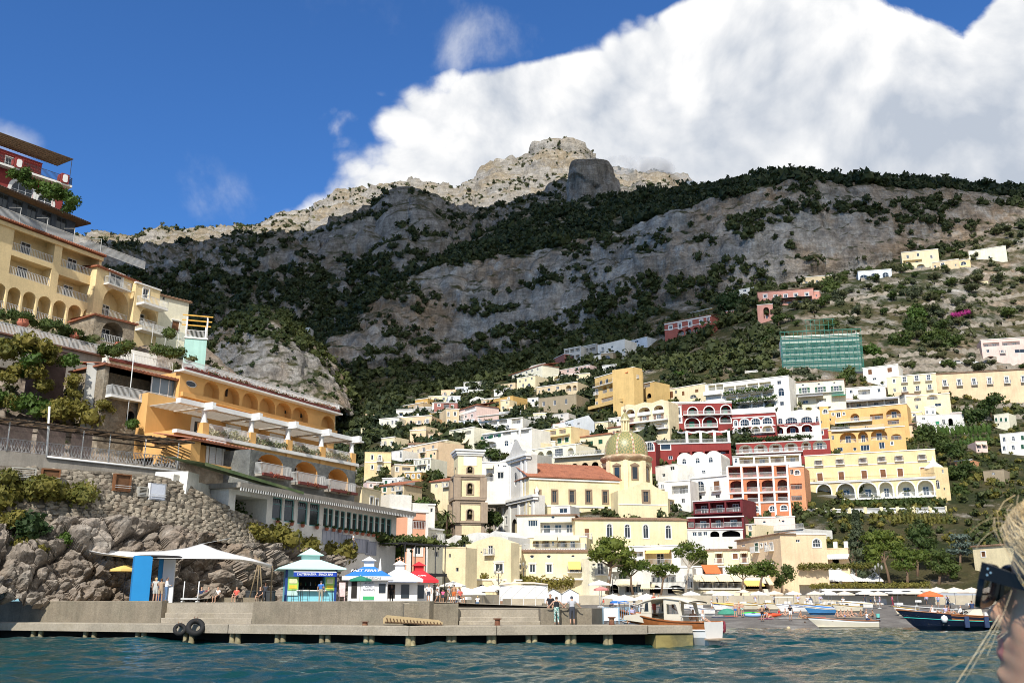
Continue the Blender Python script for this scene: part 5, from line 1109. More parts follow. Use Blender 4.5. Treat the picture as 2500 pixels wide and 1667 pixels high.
b=B('long low cream hall with four arched windows under the church','buff',1404,1267,1676,1269,1336,('b',1433,1302,11,24,{'bal':1}),*[('a',x,y,14,33,{'fr':.12,'n':2,'dp':.4})for x,y in((1488,1295),(1532,1296),(1577,1297),(1632,1298))],name='hall',cat='hall',out=4,roof='otile',rise=1.0,dep=8)
b=B('cream apartment house with a glazed balcony and white garden chairs','ivory',1262,1258,1403,1256,1308,('w',1301,1277,24,16,{'n':4}),('L',1362,1287,86,26,{'nd':3,'dr':'w'}),('o',1350,1262,9,8),out=6,inner='chalk',roof='otile',rise=.8)
B('small white roof room with a rusty canopy above the glazed balcony','chalk',1345,1236,1392,1234,1256,('w',1375,1246,20,12),D0=222,dep=6,roof='plain')
b=B('cream terrace floor with striped awnings and arched doors','buff',1266,1312,1432,1310,1346,('A',1308,1326,16,18,{'rl':None}),('A',1332,1326,20,18,{'rl':None}),('A',1372,1326,24,18,{'rl':None}),('w',1350,1326,5,10),('w',1398,1328,12,16),out=7)
b.awn(1305,1306,1362,1306,1.6,1.0,'c');b.awn(1364,1306,1416,1306,1.6,1.0,'c');b.slab(1272,1341,1432,1340,2.2,.25,True)
b=B('cream house with oval windows under its eaves behind the promenade','cream',1273,1346,1437,1346,1414,('o',1299,1358,11,8,{'fr':.12}),('o',1340,1358,11,8),('o',1399,1357,9,6),('w',1300,1387,14,20,{'fr':.15,'ped':1}),('w',1341,1387,14,20,{'fr':.15,'ped':1}),('d',1402,1385,22,22,{'bal':1,'aw':'y','ad':1.4,'ah':1.3}),out=8,roof='otile',rise=.8)
B('narrow cream house with an arched opening and a dark door','cream',1247,1332,1273,1332,1414,('a',1259,1363,12,24,{'bal':1}),('b',1260,1399,13,24),out=7,roof='plain')
b=B('cream house with a domed roof edge left of the narrow house','cream',1137,1328,1247,1324,1414,('a',1157,1353,7,15,fr),('d',1197,1342,12,22,bal),('w',1218,1385,19,20,{'fr':.2,'ped':1}),('w',1153,1390,7,13),('o',1175,1347,5,4),out=8,top=[(.1,.0),(.25,.5),(.45,.9),(.6,1.2),(.75,.7)],roof=None,dep=3)
B('plain cream house at the left foot of the bell tower','cream',1066,1338,1137,1336,1414,('w',1098,1356,5,9),('w',1116,1390,7,10),out=10,roof='plain',dep=4)
B('white vaulted roofs below the bell tower','chalk',1080,1318,1240,1310,1340,out=2,dep=8,top=[(.1,.2),(.2,.9),(.32,.3),(.42,1.0),(.55,1.2),(.66,.3),(.8,1.3),(.92,.4)],roof=None,name='roof_terrace',cat='roof terrace')
b=B('cream white house with a french balcony behind the tallest pine','ivory',1437.5,1362,1483,1363,1426,('d',1466,1388,15,28,{'bal':1,'fr':.15}),('o',1450,1378,9,6),out=9)
b=B('white framed house with a yellow balcony recess between the pines','white',1536,1334,1660,1331,1384,('L',1607,1360,66,36,{'dr':'w','nd':1}),('L',1556,1352,30,12),('L',1556,1374,30,12),inner='yellow',out=6,dep=7)
b.awn(1578,1342,1636,1342,.8,.5,'y')
b=B('white ground floor with shaded shop openings right of the tall pine','chalk',1483,1386,1690,1384,1452,('L',1516,1404,46,18,{'rl':None}),('L',1620,1412,60,18,{'rl':'r','nd':3}),('V',1500,1437,20,22),('L',1548,1436,44,20,{'rl':None,'nd':3}),('V',1600,1438,28,20),('V',1650,1438,40,20),out=3,dep=8,name='shop',cat='shop')
b.awn(1510,1418,1556,1418,1.6,.8,'c');b.awn(1566,1424,1600,1424,1.6,.8,'c');b.slab(1590,1434,1690,1434,1.5,.2,True,rm=DARKIRON)
b=B('white ground floor with dark doors and a flat canopy left of the tall pine','ivory',1273,1416,1483,1418,1452,('V',1300,1438,22,16),('V',1330,1438,14,22),('w',1432,1426,11,14,fr),('V',1405,1432,24,28),('w',1463,1432,10,24),out=2,dep=8,name='shop',cat='shop')
b.slab(1322,1413,1452,1413,2.2,.2,False,name='canopy')
b=B('cream ground floor with arched shop doors below the bell tower','cream',1068,1414,1273,1416,1452,('V',1176,1436,18,20),('V',1206,1436,30,18),('V',1255,1438,22,20),out=2,dep=6,name='shop',cat='shop')
b.awn(1200,1416,1258,1416,2.2,1.2,'c')
b=B('cream house with two tall brown balcony shutters','cream',1725,1343,1842,1341,1384,('b',1756,1362,12,26,{'bal':1,'aw':'c','ad':.8,'ah':.3}),('b',1795,1357,12,12,fr),('b',1817,1361,11,26,{'bal':1,'aw':'c','ad':.8,'ah':.3}),out=4,roof='otile',rise=.6)
B('white roof terrace with air conditioners under the crimson houses','chalk',1690,1318,1800,1314,1345,('w',1752,1326,8,12),('w',1768,1330,14,10),out=0,dep=6,roof='plain',name='roof_terrace',cat='roof terrace')
b=B('white house with a bright orange awning and a brown door','white',1662,1382,1800,1383,1404,('b',1758,1392,13,16),('L',1730,1393,30,14,{'rl':None}),('w',1690,1392,10,8),out=4,dep=6)
b.awn(1712,1378,1750,1378,2.0,1.5,'o')
b=B('peach house with a green door balcony and small twin windows','peach',1798,1320,1904,1302,1398,('g',1847,1336,9,22,{'bal':1,'fr':.12}),('w',1859,1331,5,9,fr),('w',1869,1330,5,9,fr),('d',1883,1334,8,18,{'fr':.15,'bal':1}),('w',1814,1331,9,6),('w',1886,1372,8,8),out=5,dep=3,roof='otile',rise=.4)
b=B('peach wing with an arched window and white terrace posts','peach',1904.5,1303,2016,1306,1362,('w',1927,1327,10,18),('w',1948,1320,11,7),('a',1994,1325,20,20,{'fr':.15,'n':3}),D0=b.D1+.3,D1=b.D1+1,dep=8)
b=B('peach terrace with white posts over three arched doors','peach',1926,1342,2070,1338,1396,('a',1947,1370,12,18,fr),('V',1978,1371,18,16),('V',2040,1368,16,18),('w',2008,1370,10,14),out=7,dep=6,roof='plain')
for x in(1926,1961,1990,2012,2040,2066):u=b.uv(x,1340)[0];MB().box(u-.35,u+.35,-.05,.65,b.H,b.H+1.3).build('post',TRIM,b.root)
b.awn(1955,1353,2075,1353,2.2,.8,'w')
B('low pink roof room with two round windows above the peach house','rose',1841,1263,1940,1261,1284,('o',1866,1274,8,6),('o',1912,1272,8,6),out=3,dep=7)
b=B('white railed sun terrace below the pink roof room','chalk',1812,1302,1962,1290,1318,out=-1,dep=9,roof='plain',name='roof_terrace',cat='roof terrace');b.slab(1812,1301,1962,1289,.3,.12,True)
b=RES=B('beach restaurant with cream canopies and an open dining floor','chalk',1676,1405,1900,1406,1456,('V',1722,1427,32,16,{'rise':.2}),('V',1758,1427,32,16,{'rise':.2}),('V',1794,1427,32,16,{'rise':.2}),('V',1850,1430,60,14,{'rise':.2}),out=2,dep=7,name='restaurant',cat='restaurant')
for x0,x1 in((1676,1708),(1710,1744),(1746,1780),(1782,1806)):b.awn(x0,1402,x1,1402,2.0,1.1,'c')
b.awn(1812,1416,1856,1416,2.0,.9,'y');b.awn(1866,1408,1900,1408,2.0,1.3,'c');b.awn(1640,1438,1850,1438,4.2,1.5,'c');b.slab(1700,1436,1810,1436,1.0,.15,True)
b=B('hotel restaurant with broad white awnings and draped windows','white',1942,1386,2136,1388,1430,('V',1968,1417,26,16,{'rise':.2}),('V',2000,1416,22,16,{'rise':.2}),('V',2034,1416,26,16,{'rise':.2}),('V',2068,1416,28,16,{'rise':.2}),('V',2104,1416,30,16,{'rise':.2}),out=2,dep=8,name='restaurant',cat='restaurant')
b.awn(1944,1394,1996,1394,2.4,1.7,'w');b.awn(2000,1394,2066,1394,2.4,1.7,'w');b.awn(2068,1394,2136,1394,2.4,1.7,'w')
b=B('cream low house carrying white upturned boats at the far right','buff',2374,1334,2470,1328,1372,('b',2401,1352,9,12,fr),out=8,dep=8,roof='otile',rise=.5)
# left headland: rock, stone wall, hotels stepping up
ROCK_NEAR=rock_mat('shore_rock',(.27,.23,.19),(.24,.18,.13),(.36,.325,.28),(.06,.07,.03),(.16,.13,.06),(.95,1.3),6.0,.55,.12,.35)
NX=[-420,-200,0,150,300,430,550,700,850,930,1000,1060]
def bench(ys,ds):return[(y,d)for y,d in zip(ys,ds)]
LR=[bench([1480]*12,[66,72,78,84,90,97,104,112,124,133,142,152]),bench([1090,1100,1100,1115,1130,1160,1240,1310,1370,1400,1430,1450],[74,80,91,95,101,108,112,119,130,138,146,154]),bench([1000,1005,1010,1022,1035,1060,1120,1200,1280,1350,1410,1445],[78,84,96,101,107,115,122,130,140,146,150,158]),bench([820,825,830,850,880,905,960,1060,1180,1300,1400,1442],[88,94,106,111,118,124,134,144,154,158,160,164]),bench([690,720,760,790,830,870,930,1040,1170,1295,1398,1441],[100,110,128,134,140,146,150,158,166,168,168,168]),bench([380,420,470,600,720,800,900,1035,1168,1294,1397,1440],[140,145,155,158,160,162,165,170,175,175,175,175])]
G,band=loft(NX,LR,220,[26,14,40,20,30]);n=normals(G);fl=G.reshape(-1,3)
fa,fb,rid=vor(fl/2.6,77)
fl2=fl+n.reshape(-1,3)*(fbm(fl/5,5,78,.55,True)*.9+(rid-.5)*.9)[:,None]
LAND=fl2.reshape(G.shape);LBAND=band
tag(link('headland',npmesh('headland',fl2,gridfaces(*G.shape[:2])[:,::-1],ROCK_NEAR)),'rocky headland slope behind the left hotels',kind='structure')
SXc=[-420,-200,-80,0,100,200,300,430,550,640,700,780,850,910,960,1000]
SD=[58,63,67.5,70,72,74,76.5,80,84,89,93.5,100,108,115,122,128]
ST=[1310,1306,1302,1298,1286,1266,1268,1296,1318,1330,1312,1336,1362,1388,1412,1436]
SW=[1130,1132,1134,1136,1140,1147,1153,1172,1232,1275,1296,1322,1346,1374,1400,1428]
CR=[[(0,d,2.0)for d in SD],[(st+(1466-st)*.45,d+1.6)for st,d in zip(ST,SD)],[(st,d+3.4)for st,d in zip(ST,SD)]]
G,band=loft(SXc,CR,560,[70,70]);n=normals(G);fl=G.reshape(-1,3)
v_=(band/2)[None,:].repeat(G.shape[0],0).reshape(-1)
fa,fb,rid=vor(fl/(2.4,2.4,1.9)+fbm(fl/3,3,71)[:,None]*.35,61);ga,gb,rid2=vor(fl/(.9,.9,.75),62)
amp=np.clip((1-v_)*6,.25,1)
fl2=fl+n.reshape(-1,3)*(((rid-.45)*1.9+np.clip(fb-fa,0,.35)*2.6+(rid2-.5)*.6+np.clip(gb-ga,0,.25)*.9+fbm(fl/(1.6,1.6,.8),5,64,.62,True)*.5+fbm(fl/6,3,65)*1.4)*amp)[:,None]
tag(link('shore_cliff',npmesh('shore_cliff',fl2,gridfaces(*G.shape[:2])[:,::-1],ROCK_NEAR,False)),'jumbled grey brown boulders of the shore cliff behind the quay',kind='structure')
wall=thing('retaining_wall','long dry stone retaining wall above the shore boulders on the left','wall',(-30,90,9))
WR=[[(st+6,d+2.6)for st,d in zip(ST,SD)],[(sw,d+4.4)for sw,d in zip(SW,SD)]]
G,band=loft(SXc,WR,300,[40]);n=normals(G);fl=G.reshape(-1,3);WALLG=G
MORT=M('wall_mortar','6F675B',.95,.3,.8,.8,6,fine=.3)
STN=M('wall_stone','8F8677',.95,.3,1.2,.8,5,rnd=.35,fine=.3,col2='77695A')
o=link('mortar_bed',npmesh('mortar_bed',fl-np.array((-30,90,9)),gridfaces(*G.shape[:2])[:,::-1],MORT),wall)
rs=np.random.RandomState(9)
def stone_arrays(k):
 V,Fc=ICO1;q=np.sign(V)*np.abs(V)**.62;q=q*(1+rs.uniform(-.16,.16,(len(V),1)));return q,Fc
STV=[stone_arrays(k)for k in range(8)]
STM=[npmesh('stone',v,f,STN,False)for v,f in STV]
cells=[]
i=0.0
L_u=np.linalg.norm(np.diff(G[:,0],axis=0),axis=1);cum=np.concatenate([[0],np.cumsum(L_u)]);hgt_=np.linalg.norm(G[:,-1]-G[:,0],axis=1)
row=0;z=.1
while z<hgt_.max():
 hh=rs.uniform(.24,.42);x=rs.rand()*.4
 while x<cum[-1]:
  ww=rs.uniform(.30,.85);k=np.searchsorted(cum,x);k=min(k,len(cum)-1)
  if z<hgt_[k]-.1:
   t=min(.999,z/hgt_[k]);p=G[k,0]*(1-t)+G[k,-1]*t;cells.append((p,ww,hh,k))
  x+=ww+.03
 z+=hh+.02
cells.sort(key=lambda c:-(c[1]*c[2])/c[0][1])
org=np.array((-30.,90.,9.));VV=[];FF=[];oo=0
fr_view=[c for c in cells if c[0][0]/c[0][1]>-.56]
for idx,(p,ww,hh,k)in enumerate(fr_view):
 nn=Vector(n[k,10]);nn=-nn if nn.y>0 else nn;ang=atan2(nn.x,-nn.y)+rs.uniform(-.08,.08)
 sc=(ww*.56,rs.uniform(.10,.22),hh*.60);q=Vector(p)-Vector(org)+nn*rs.uniform(-.02,.05);tilt=rs.uniform(-.08,.08)
 if idx<300:link('stone',STM[idx%8],wall,q,rot=(0,tilt,ang),scale=sc)
 else:
  v,f=STV[idx%8];a=v*np.array(sc);c_,s_=cos(ang),sin(ang)
  VV.append(np.stack([a[:,0]*c_-a[:,1]*s_,a[:,0]*s_+a[:,1]*c_,a[:,2]],-1)+np.array(q));FF.append(f+oo);oo+=len(v)
tag(link('stones',npmesh('stones',np.concatenate(VV),np.concatenate(FF),STN,False),wall),kind='stuff')
CONC=M('rough_concrete','9C958A',.92,.2,.7,.35,5,streak=.3,fine=.12)
RUBBLE=M('rubble_masonry','8C806E',.95,.35,1.6,1.0,3.2,col2='A59A88',fine=.35,bdist=.15)
DARKST=M('dark_grey_masonry','6E6F6C',.95,.3,1.2,.7,3,col2='85857E',fine=.25,bdist=.1)
def on_wall(px,py):
 k=int(np.argmin(np.abs(px_of(WALLG[:,20])-px)));a,b_=Vector(WALLG[k,0]),Vector(WALLG[k,-1]);D=(a.y+b_.y)/2;nn=Vector(n[k,10]);nn=-nn if nn.y>0 else nn
 return at(px,py,D-.12),atan2(nn.x,-nn.y),D/FPX
def wallpiece(px,py,w,h,kind):
 p,a,m=on_wall(px,py);w*=m*1.25;h*=m;q=p-Vector(org)
 mb=MB();mb.ring(shrink(rect_poly(w,h),.10),rect_poly(w,h),-.12,.3);fr_=mb.build('window',{'brown':SHUT['b'],'white':WHITE,'grate':M('grating','A8A49A',.7,.2,2)}[kind],wall,q,a)
 fr_.rotation_euler=(0,0,a)
 mb=MB()
 if kind=='brown':mb.box(-w/2,w/2,.0,.04,-h/2,h/2)
 elif kind=='white':mb.box(-w/2,w/2,-.12,-.06,-h/2,h/2)
 else:
  for k in range(7):mb.box(-w/2,w/2,-.1,-.02,-h/2+h*k/7+.03,-h/2+h*(k+.55)/7)
 mb.build('panel',{'brown':M('rusty_board','6B4A30',.8,.3,2),'white':M('pale_panel','C9CED8',.7,.08,1),'grate':M('grating','A8A49A',.7,.2,2)}[kind],fr_)
 mb=MB();mb.tube([(-w*.5,-.22,-h*.30),(w*.5,-.22,-h*.30)],.02,5);mb.tube([(-w*.5,-.22,-h*.18),(w*.5,-.22,-h*.18)],.02,5);mb.build('grab_bar',IRON,fr_)
for a in((58,1156,44,30,'grate'),(124,1160,34,32,'brown'),(299,1178,34,42,'brown'),(348,1200,20,24,'grate'),(384,1200,34,40,'white')):wallpiece(*a)
HOT='hotel'
b=Bld('red villa at the top of the headland under a cane pergola','red',-150,312,103,401,470,D0=122,name='villa',cat='villa',dep=8,roof='plain',sink=1)
b.add(('d',20,404,16,40,fr),('d',-60,370,20,40,fr));b.done()
mb=MB();u1=b.uv(103,400)[0]
for k in range(46):x=-.5+(b.W+3.4)*k/45;mb.tube([(x,-3.2,b.H+.9+.04*sin(k*2.1)),(x,1.5,b.H+1.2)],.055,4)
for k in range(26):y=-3.2+4.7*k/25;mb.box(-.5,b.W+3.0,y,y+.12,b.H+.98+(y+3.2)*.064,b.H+1.02+(y+3.2)*.064)
cane=mb.build('cane_roof',M('cane','6E5A44',.95,.4,3,fine=.3),b.root);
mb=MB();mb.tube([(b.W+2.8,-3.1,-2),(b.W+2.8,-3.1,b.H+.9)],.05,6);mb.tube([(u1-8,-3.1,0),(u1-8,-3.1,b.H+.9)],.05,6);mb.build('post',DARKIRON,b.root)
b2=Bld('lower storey of the red villa with two round headed windows and ivy','red',-150,357,158,457,520,D0=118,name='villa',cat='villa storey',dep=7,roof=None,sink=1)
b2.add(('a',54,466,56,50,{'fr':.45,'n':3}),('a',110,491,38,34,{'fr':.35,'n':2}),('a',-40,430,56,50,{'fr':.4,'n':3}));b2.done()
MB().box(-.4,b2.W+.6,-1.0,6,b2.H-.15,b2.H+.15).build('terrace_slab',TRIM,b2.root)
railing_mb(MB(),[(0,-.9,b2.H+.15),(b2.W+.5,-.9,b2.H+.15),(b2.W+.5,5,b2.H+.15)],1.1,.16).build('railing',DARKIRON,b2.root)
for px in(33,150):
 u=b2.uv(px,440)[0];po=MB().box(u-.55,u+.55,-1.15,.2,b2.H+.1,b2.H+1.5).build('pier',plaster('red'),b2.root);MB().prism([(u-.35,b2.H+.4),(u-.18,b2.H+.22),(u+.18,b2.H+.22),(u+.35,b2.H+.4),(u+.35,b2.H+1.2),(u+.18,b2.H+1.38),(u-.18,b2.H+1.38),(u-.35,b2.H+1.2)],-1.2,-1.14).build('plaque',WHITE,po)
b3=Bld('dark glazed veranda under a tiled skirt roof below the red villa','stone',-150,395,186,534,560,D0=114,name='veranda',cat='veranda',dep=6,roof=None,sink=1,wallm=M('slate_blue_wood','3A4452',.7,.2,2))
b3.add(*[('w',x,y,26,36,{'n':2,'fm':M('slate_blue_wood','3A4452',.7,.2,2)})for x,y in((-60,465),(-26,478),(8,491),(42,506),(78,520),(114,534),(150,548))]);b3.done()
mb=MB()
for k in range(60):
 x0=-.6+(b3.W+2)*k/60;x1=-.6+(b3.W+2)*(k+.8)/60;mb.add([(x0,-1.6,b3.H-.5),(x1,-1.6,b3.H-.5),(x1,2.5,b3.H+.6),(x0,2.5,b3.H+.6),((x0+x1)/2,-1.6,b3.H-.38),((x0+x1)/2,2.5,b3.H+.72)],[(0,4,5,3),(4,1,2,5),(0,1,4)])
mb.box(-.6,b3.W+1.4,-1.5,2.5,b3.H-.62,b3.H-.5);mb.build('roof',M('dark_roof_tile','4E4038',.9,.3,2),b3.root)
YW=dict(fr=.12)
b=YHT=Bld('tall pale yellow hotel with white balustrades and scalloped arcade on the headland','yellow',-160,476,250,627,800,D0=107,name='hotel',cat='hotel',dep=9,roof=None,sink=3)
lo={'dr':'w','dp':1.8,'nd':1}
b.add(('L',83,598,104,60,lo),('L',196,638,94,56,lo),('L',74,661,104,46,lo),('L',186,707,94,46,lo),('L',-80,560,110,60,lo),('L',-90,620,110,46,lo))
for k,x in enumerate((-40,-3,34,71,108,145,182,218)):b.add(('A',x,722+x*.29,34,62,{'dr':'w' if k%3==1 else None,'rl':'r','dp':1.8}))
b.done()
mb=MB();mb.box(-.3,b.W+.3,-.5,.5,b.H,b.H+.25);b.band(-160,484,250,635,.5,.25,plaster('yellow'),'cornice')
tb=mb.build('terrace_slab',TILE,b.root)
railing_mb(MB(),[(0,-.4,b.H+.25),(b.W+7,-.4,b.H+.25)],1.15,.15,.022).build('railing',IRON,b.root)
mb=MB()
for k in range(70):x=b.W*k/69;mb.lathe([(.13,-.02),(.15,.12),(.10,.2)],6,(x,-.62,b.H+.02),sx=1,sy=.7)
mb.build('tile_edge',TILE,b.root)
for k in range(4):u=b.uv(40+66*k,560+24*k)[0];MB().tube([(u,-.4,b.H+.3),(u,-.4,b.H+2.3)],.035,5).tube([(u,-.4,b.H+2.3),(u-1.6,-.4,b.H+1.75)],.03,5).build('awning_frame',IRON,b.root)
b=Bld('projecting bay of the pale yellow hotel with a barrel arched balcony','yellow',238,650,338,690,800,D0=126.5,name='hotel_bay',cat='hotel bay',dep=9,roof='tile',sink=1,rise=.8)
b.add(('A',283,742,64,74,{'dr':'w','dp':2}),('w',283,685,30,36,{'bal':1,'fr':.25,'ped':1,'bw':1.0}));b.done()
b=Bld('rubble stone arch carrying the projecting bay','stone',232,768,330,792,850,D0=121,name='stone_arch',cat='stone arch',dep=6,roof='tile',wallm=RUBBLE,rise=.3,sink=1)
b.add(('A',276,812,56,52,{'dr':'w','dp':2}));b.done()
b=Bld('curved yellow balcony block with a hanging scalloped awning','yellow',333,690,392,710,840,D0=132,name='hotel_bay',cat='balcony block',dep=9,roof='flat',sink=1)
b.add(('A',364,776,46,46,{'dr':'w','dp':1.8}),('w',356,716,14,24,{'fr':.15}));b.done();b.slab(333,740,392,758,1.6,.3,True);b.slab(330,802,392,822,1.4,.25,True)
mb=MB();
for k in range(9):mb.bar((-.5,-3.0+k*.35,1.9-k*.02),(9.5,-3.0+k*.35,1.9-k*.02),.09,.05)
for k in range(5):mb.bar((k*2.3,-3.1,1.85),(k*2.3,.1,1.75),.08,.06);mb.tube([(k*2.3,-3.0,-1.2),(k*2.3,-3.0,1.85)],.04,5)
mb.build('pergola',IRON,b.root,(b.uv(333,850)[0],0,b.uv(333,830)[1]))
b=Bld('peeling cream house with a slanting roof and one brown shutter','ivory',388,720,462,738,860,D0=138,name='house',cat='house',dep=8,roof='otile',sink=1,rise=1.6)
b.add(('b',428,797,17,26,{'fr':.1,'ped':1}),('w',400,728,6,9));b.done()
b=Bld('mint green terrace tower with a white and yellow pergola on top','white',452,824,506,822,905,D0=135,D1=136,name='tower',cat='terrace tower',dep=7,roof='flat',wallm=M('mint_plaster','A8CFC4',.9,.1,.6,streak=.2),sink=1);b.done()
railing_mb(MB(),[(0,.1,b.H+.1),(b.W,.1,b.H+.1),(b.W,6,b.H+.1)],1.1,.17).build('railing',WHITE,b.root)
for x in(.1,b.W-.1):
 for y in(.2,5.6):MB().tube([(x,y,b.H),(x,y,b.H+3.3)],.11,8).build('column',WHITE,b.root)
mb=MB()
for y in(.2,2.9,5.6):mb.bar((-.6,y,b.H+3.4),(b.W+.6,y,b.H+3.4),.14,.16)
for x in(.1,b.W-.1):mb.bar((x,-.4,b.H+3.25),(x,6.2,b.H+3.25),.12,.14)
mb.build('beam',M('yellow_beam','D9A94E',.7,.15,2),b.root)
MINT=b
b=Bld('long terrace with iron balustrade and palm pots before the yellow hotel','stone',-160,775,250,868,905,D0=93,name='terrace',cat='terrace',dep=9,roof=None,wallm=CONC,sink=0);b.done();TERR=b
railing_mb(MB(),[(0,-.1,b.H),(b.W,-.1,b.H)],1.1,.15,.022).build('railing',IRON,b.root)
MB().box(-.2,b.W+.2,-.35,.3,b.H-.18,b.H).build('coping',M('rusty_coping','7A5A4C',.9,.25,2),b.root)
for px in(56,188,300):
 u=min(b.W+(2.3 if px==300 else 0),b.uv(px,830)[0]if px<250 else b.W+2.6)
 p=b.root.matrix_basis@Vector((u,.2,b.H+.02))if False else Matrix.Translation(b.A)@Matrix.Rotation(b.rz,4,'Z')@Vector((u,.45,b.H+1.15))
 if px!=300:MB().box(u-.4,u+.4,.05,.85,b.H,b.H+1.14).build('pier',CONC,b.root)
 pot=thing('plant_pot',{56:'terracotta urn with a cycad palm, left of three on the balustrade',188:'terracotta urn with a cycad palm, middle of three on the balustrade',300:'terracotta urn with a cycad palm, right of three by the glass fence'}[px],'plant pot',p,0,'terracotta urns on the terrace')
 mb=MB();mb.smooth=True;mb.lathe([(.25,0),(.3,.08),(.55,.3),(.62,.55),(.5,.8),(.56,.9),(.48,.9),(.4,.8)],18);mb.build('urn',M('terracotta','B87058',.85,.2,2),pot)
 mb=MB()
 for k in range(22):
  a=k*2.4;L=1.0+.25*((k*7)%5)/5;pr=None
  for s_ in range(5):
   t=s_/4;q=Vector((cos(a)*L*t,sin(a)*L*t,.85+.75*t*(1-.75*t)*(1.2 if k%2 else .8)))
   if pr is not None:sd_=Vector((-sin(a),cos(a),0))*(.10*(1-.6*t));mb.quad(pr+sd_,pr-sd_,q-sd_*.8,q+sd_*.8)
   pr=q
 mb.build('fronds',foliage('palm_frond',(.045,.075,.02),(.11,.13,.04)),pot)
b=Bld('white stepped terrace with red planters left of the glass fence','white',262,872,420,905,935,D0=110,name='terrace',cat='terrace',dep=8,roof='plain',sink=0);b.done()
railing_mb(MB(),[(0,0,b.H+.1),(b.W,0,b.H+.1)],.9,.2).build('railing',IRON,b.root);MB().box(.2,b.W-.2,-.35,-.05,b.H-.35,b.H-.02).build('planter',M('planter_red','6E3A34',.9,.2,2),b.root)
MB().box(2,b.W,3.5,7.8,b.H,b.H+2.5).build('garden_room',plaster('white'),b.root)
b=Bld('bare white pier of concrete beside the brown brick panel','chalk',213,888,262,893,1032,D0=98,D1=98.6,name='concrete_pier',cat='concrete pier',dep=4,roof='plain',wallm=M('pale_concrete','BDBBB6',.9,.15,.6,streak=.35));b.done()
b=Bld('tall brown brick panel between mossy rocks','brownstone',112,850,166,862,1012,D0=97,name='brick_panel',cat='brick wall',dep=3,roof='plain',wallm=M('brown_brick','6E5A54',.95,.2,2,.6,5,col2='5C4A46',fine=.3));b.done()
b=Bld('recessed balcony room with a glazed white corner left of the orange hotel','stone',258,890,440,930,1050,D0=97.5,name='balcony_room',cat='balcony room',dep=6,roof='tile',wallm=RUBBLE,rise=1.0)
b.add(('L',345,945,165,68,{'dr':None,'rl':None,'dp':2.4}),('a',422,1030,20,34,{'fr':.2}),('V',318,1018,20,30));b.done();b.slab(258,960,438,1003,1.0,.25,True,step=.14)
u0,v0=b.uv(372,950);u1,v1=b.uv(434,968)
mb=MB();mb.ring(shrink(rect_poly(u1-u0,3.0),.1),rect_poly(u1-u0,3.0),-.05,.05)
for k in(1,2):x=-(u1-u0)/2+(u1-u0)*k/3;mb.box(x-.04,x+.04,-.05,.05,-1.5,1.5)
g_=mb.build('glazing',WHITE,b.root,((u0+u1)/2,.3,v0+.2));MB().box(-(u1-u0)/2+.1,(u1-u0)/2-.1,-.02,.02,-1.4,1.4).build('pane',GLASSB,g_)
MB().tube([(0,-.9,0),(0,-.9,8)],.05,6).build('pipe',IRON,b.root,(b.uv(300,1000)[0],0,b.uv(300,1050)[1]))
b=NIC=Bld('orange hotel roof storey with a row of deep blind arches under a flowered terrace','orange2',441,908,818,1013,1060,D0=104.5,name='hotel',cat='hotel',dep=10,roof=None,sink=1,wallm=M('plaster_apricot','D8A868',.9,.10,.4,.2,5,streak=.08))
for x,y in((517,951),(566,966),(611,979),(653,991),(693,1003),(733,1014),(770,1025),(804,1036)):b.add(('A',x,y,39,40,{'dr':None,'rl':None,'dp':1.0}))
b.add(('o',468,937,28,18,{'fr':.15,'n':1}));b.done()
MB().box(-.4,b.W+.5,-.9,.6,b.H,b.H+.2).build('terrace_slab',TRIM,b.root);b.band(441,957,818,1060,.5,.35,M('plaster_apricot','D8A868'),'roll_moulding')
MB().box(0,b.W,-.85,-.5,b.H+.18,b.H+.5).build('planter',M('planter_red','6E3A34'),b.root)
railing_mb(MB(),[(-.2,-.45,b.H+.2),(b.W+.3,-.45,b.H+.2),(b.W+.3,9,b.H+.2)],1.15,.14,.018).build('railing',WHITE,b.root)
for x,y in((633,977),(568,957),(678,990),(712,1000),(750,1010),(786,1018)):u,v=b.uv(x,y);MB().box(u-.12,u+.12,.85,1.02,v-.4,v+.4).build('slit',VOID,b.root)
b=COL_=Bld('orange terrace storey with white columns carrying a slatted roof','orange',436,982,868,1078,1150,D0=97.5,name='terrace_storey',cat='hotel terrace',dep=6.2,roof=None,sink=0,wallm=M('plaster_apricot','D8A868'))
H0=b.uv(503,1062)[1]
mb=MB();mb.box(0,b.W,4.6,6,0,b.H+1.5);mb.box(0,b.W,0,6,0,H0);mb.build('wall',M('plaster_apricot','D8A868'),b.root)
MB().box(-.3,b.W+.3,-.45,.2,H0-.35,H0).build('terrace_slab',TRIM,b.root)
cols_u=[b.uv(x,y)[0]for x,y in((503,1010),(618,1034),(707,1058),(788,1080),(862,1100))]
for u in cols_u:
 c_=thing('column',None,None);c_.parent=b.root;c_.location=(u,.25,H0)
 MB().box(-.42,.42,-.42,.42,-1.4,1.25).build('plinth',M('plaster_apricot','D8A868'),c_)
 mb=MB();mb.smooth=True;mb.lathe([(.34,1.25),(.36,1.35),(.30,1.45),(.27,b.H-H0-.5),(.33,b.H-H0-.4),(.36,b.H-H0-.25)],16);mb.build('shaft',WHITE,c_)
 MB().prism([(-.4,0),(.4,0),(.4,.18),(-.4,.18)],-1.6,1.0).build('capital',WHITE,c_,(0,0,b.H-H0-.25))
mb=MB();mb.box(cols_u[0]-3.6,cols_u[-1]+.6,-.1,.55,b.H,b.H+.5);mb.build('beam',WHITE,b.root)
for u in cols_u:MB().prism([(u-.25,b.H+.02),(u+.25,b.H+.02),(u+.25,b.H+.55),(u-.25,b.H+.55)],-1.1,5).build('cross_beam',WHITE,b.root)
mb=MB()
n_=int(b.W/.32)
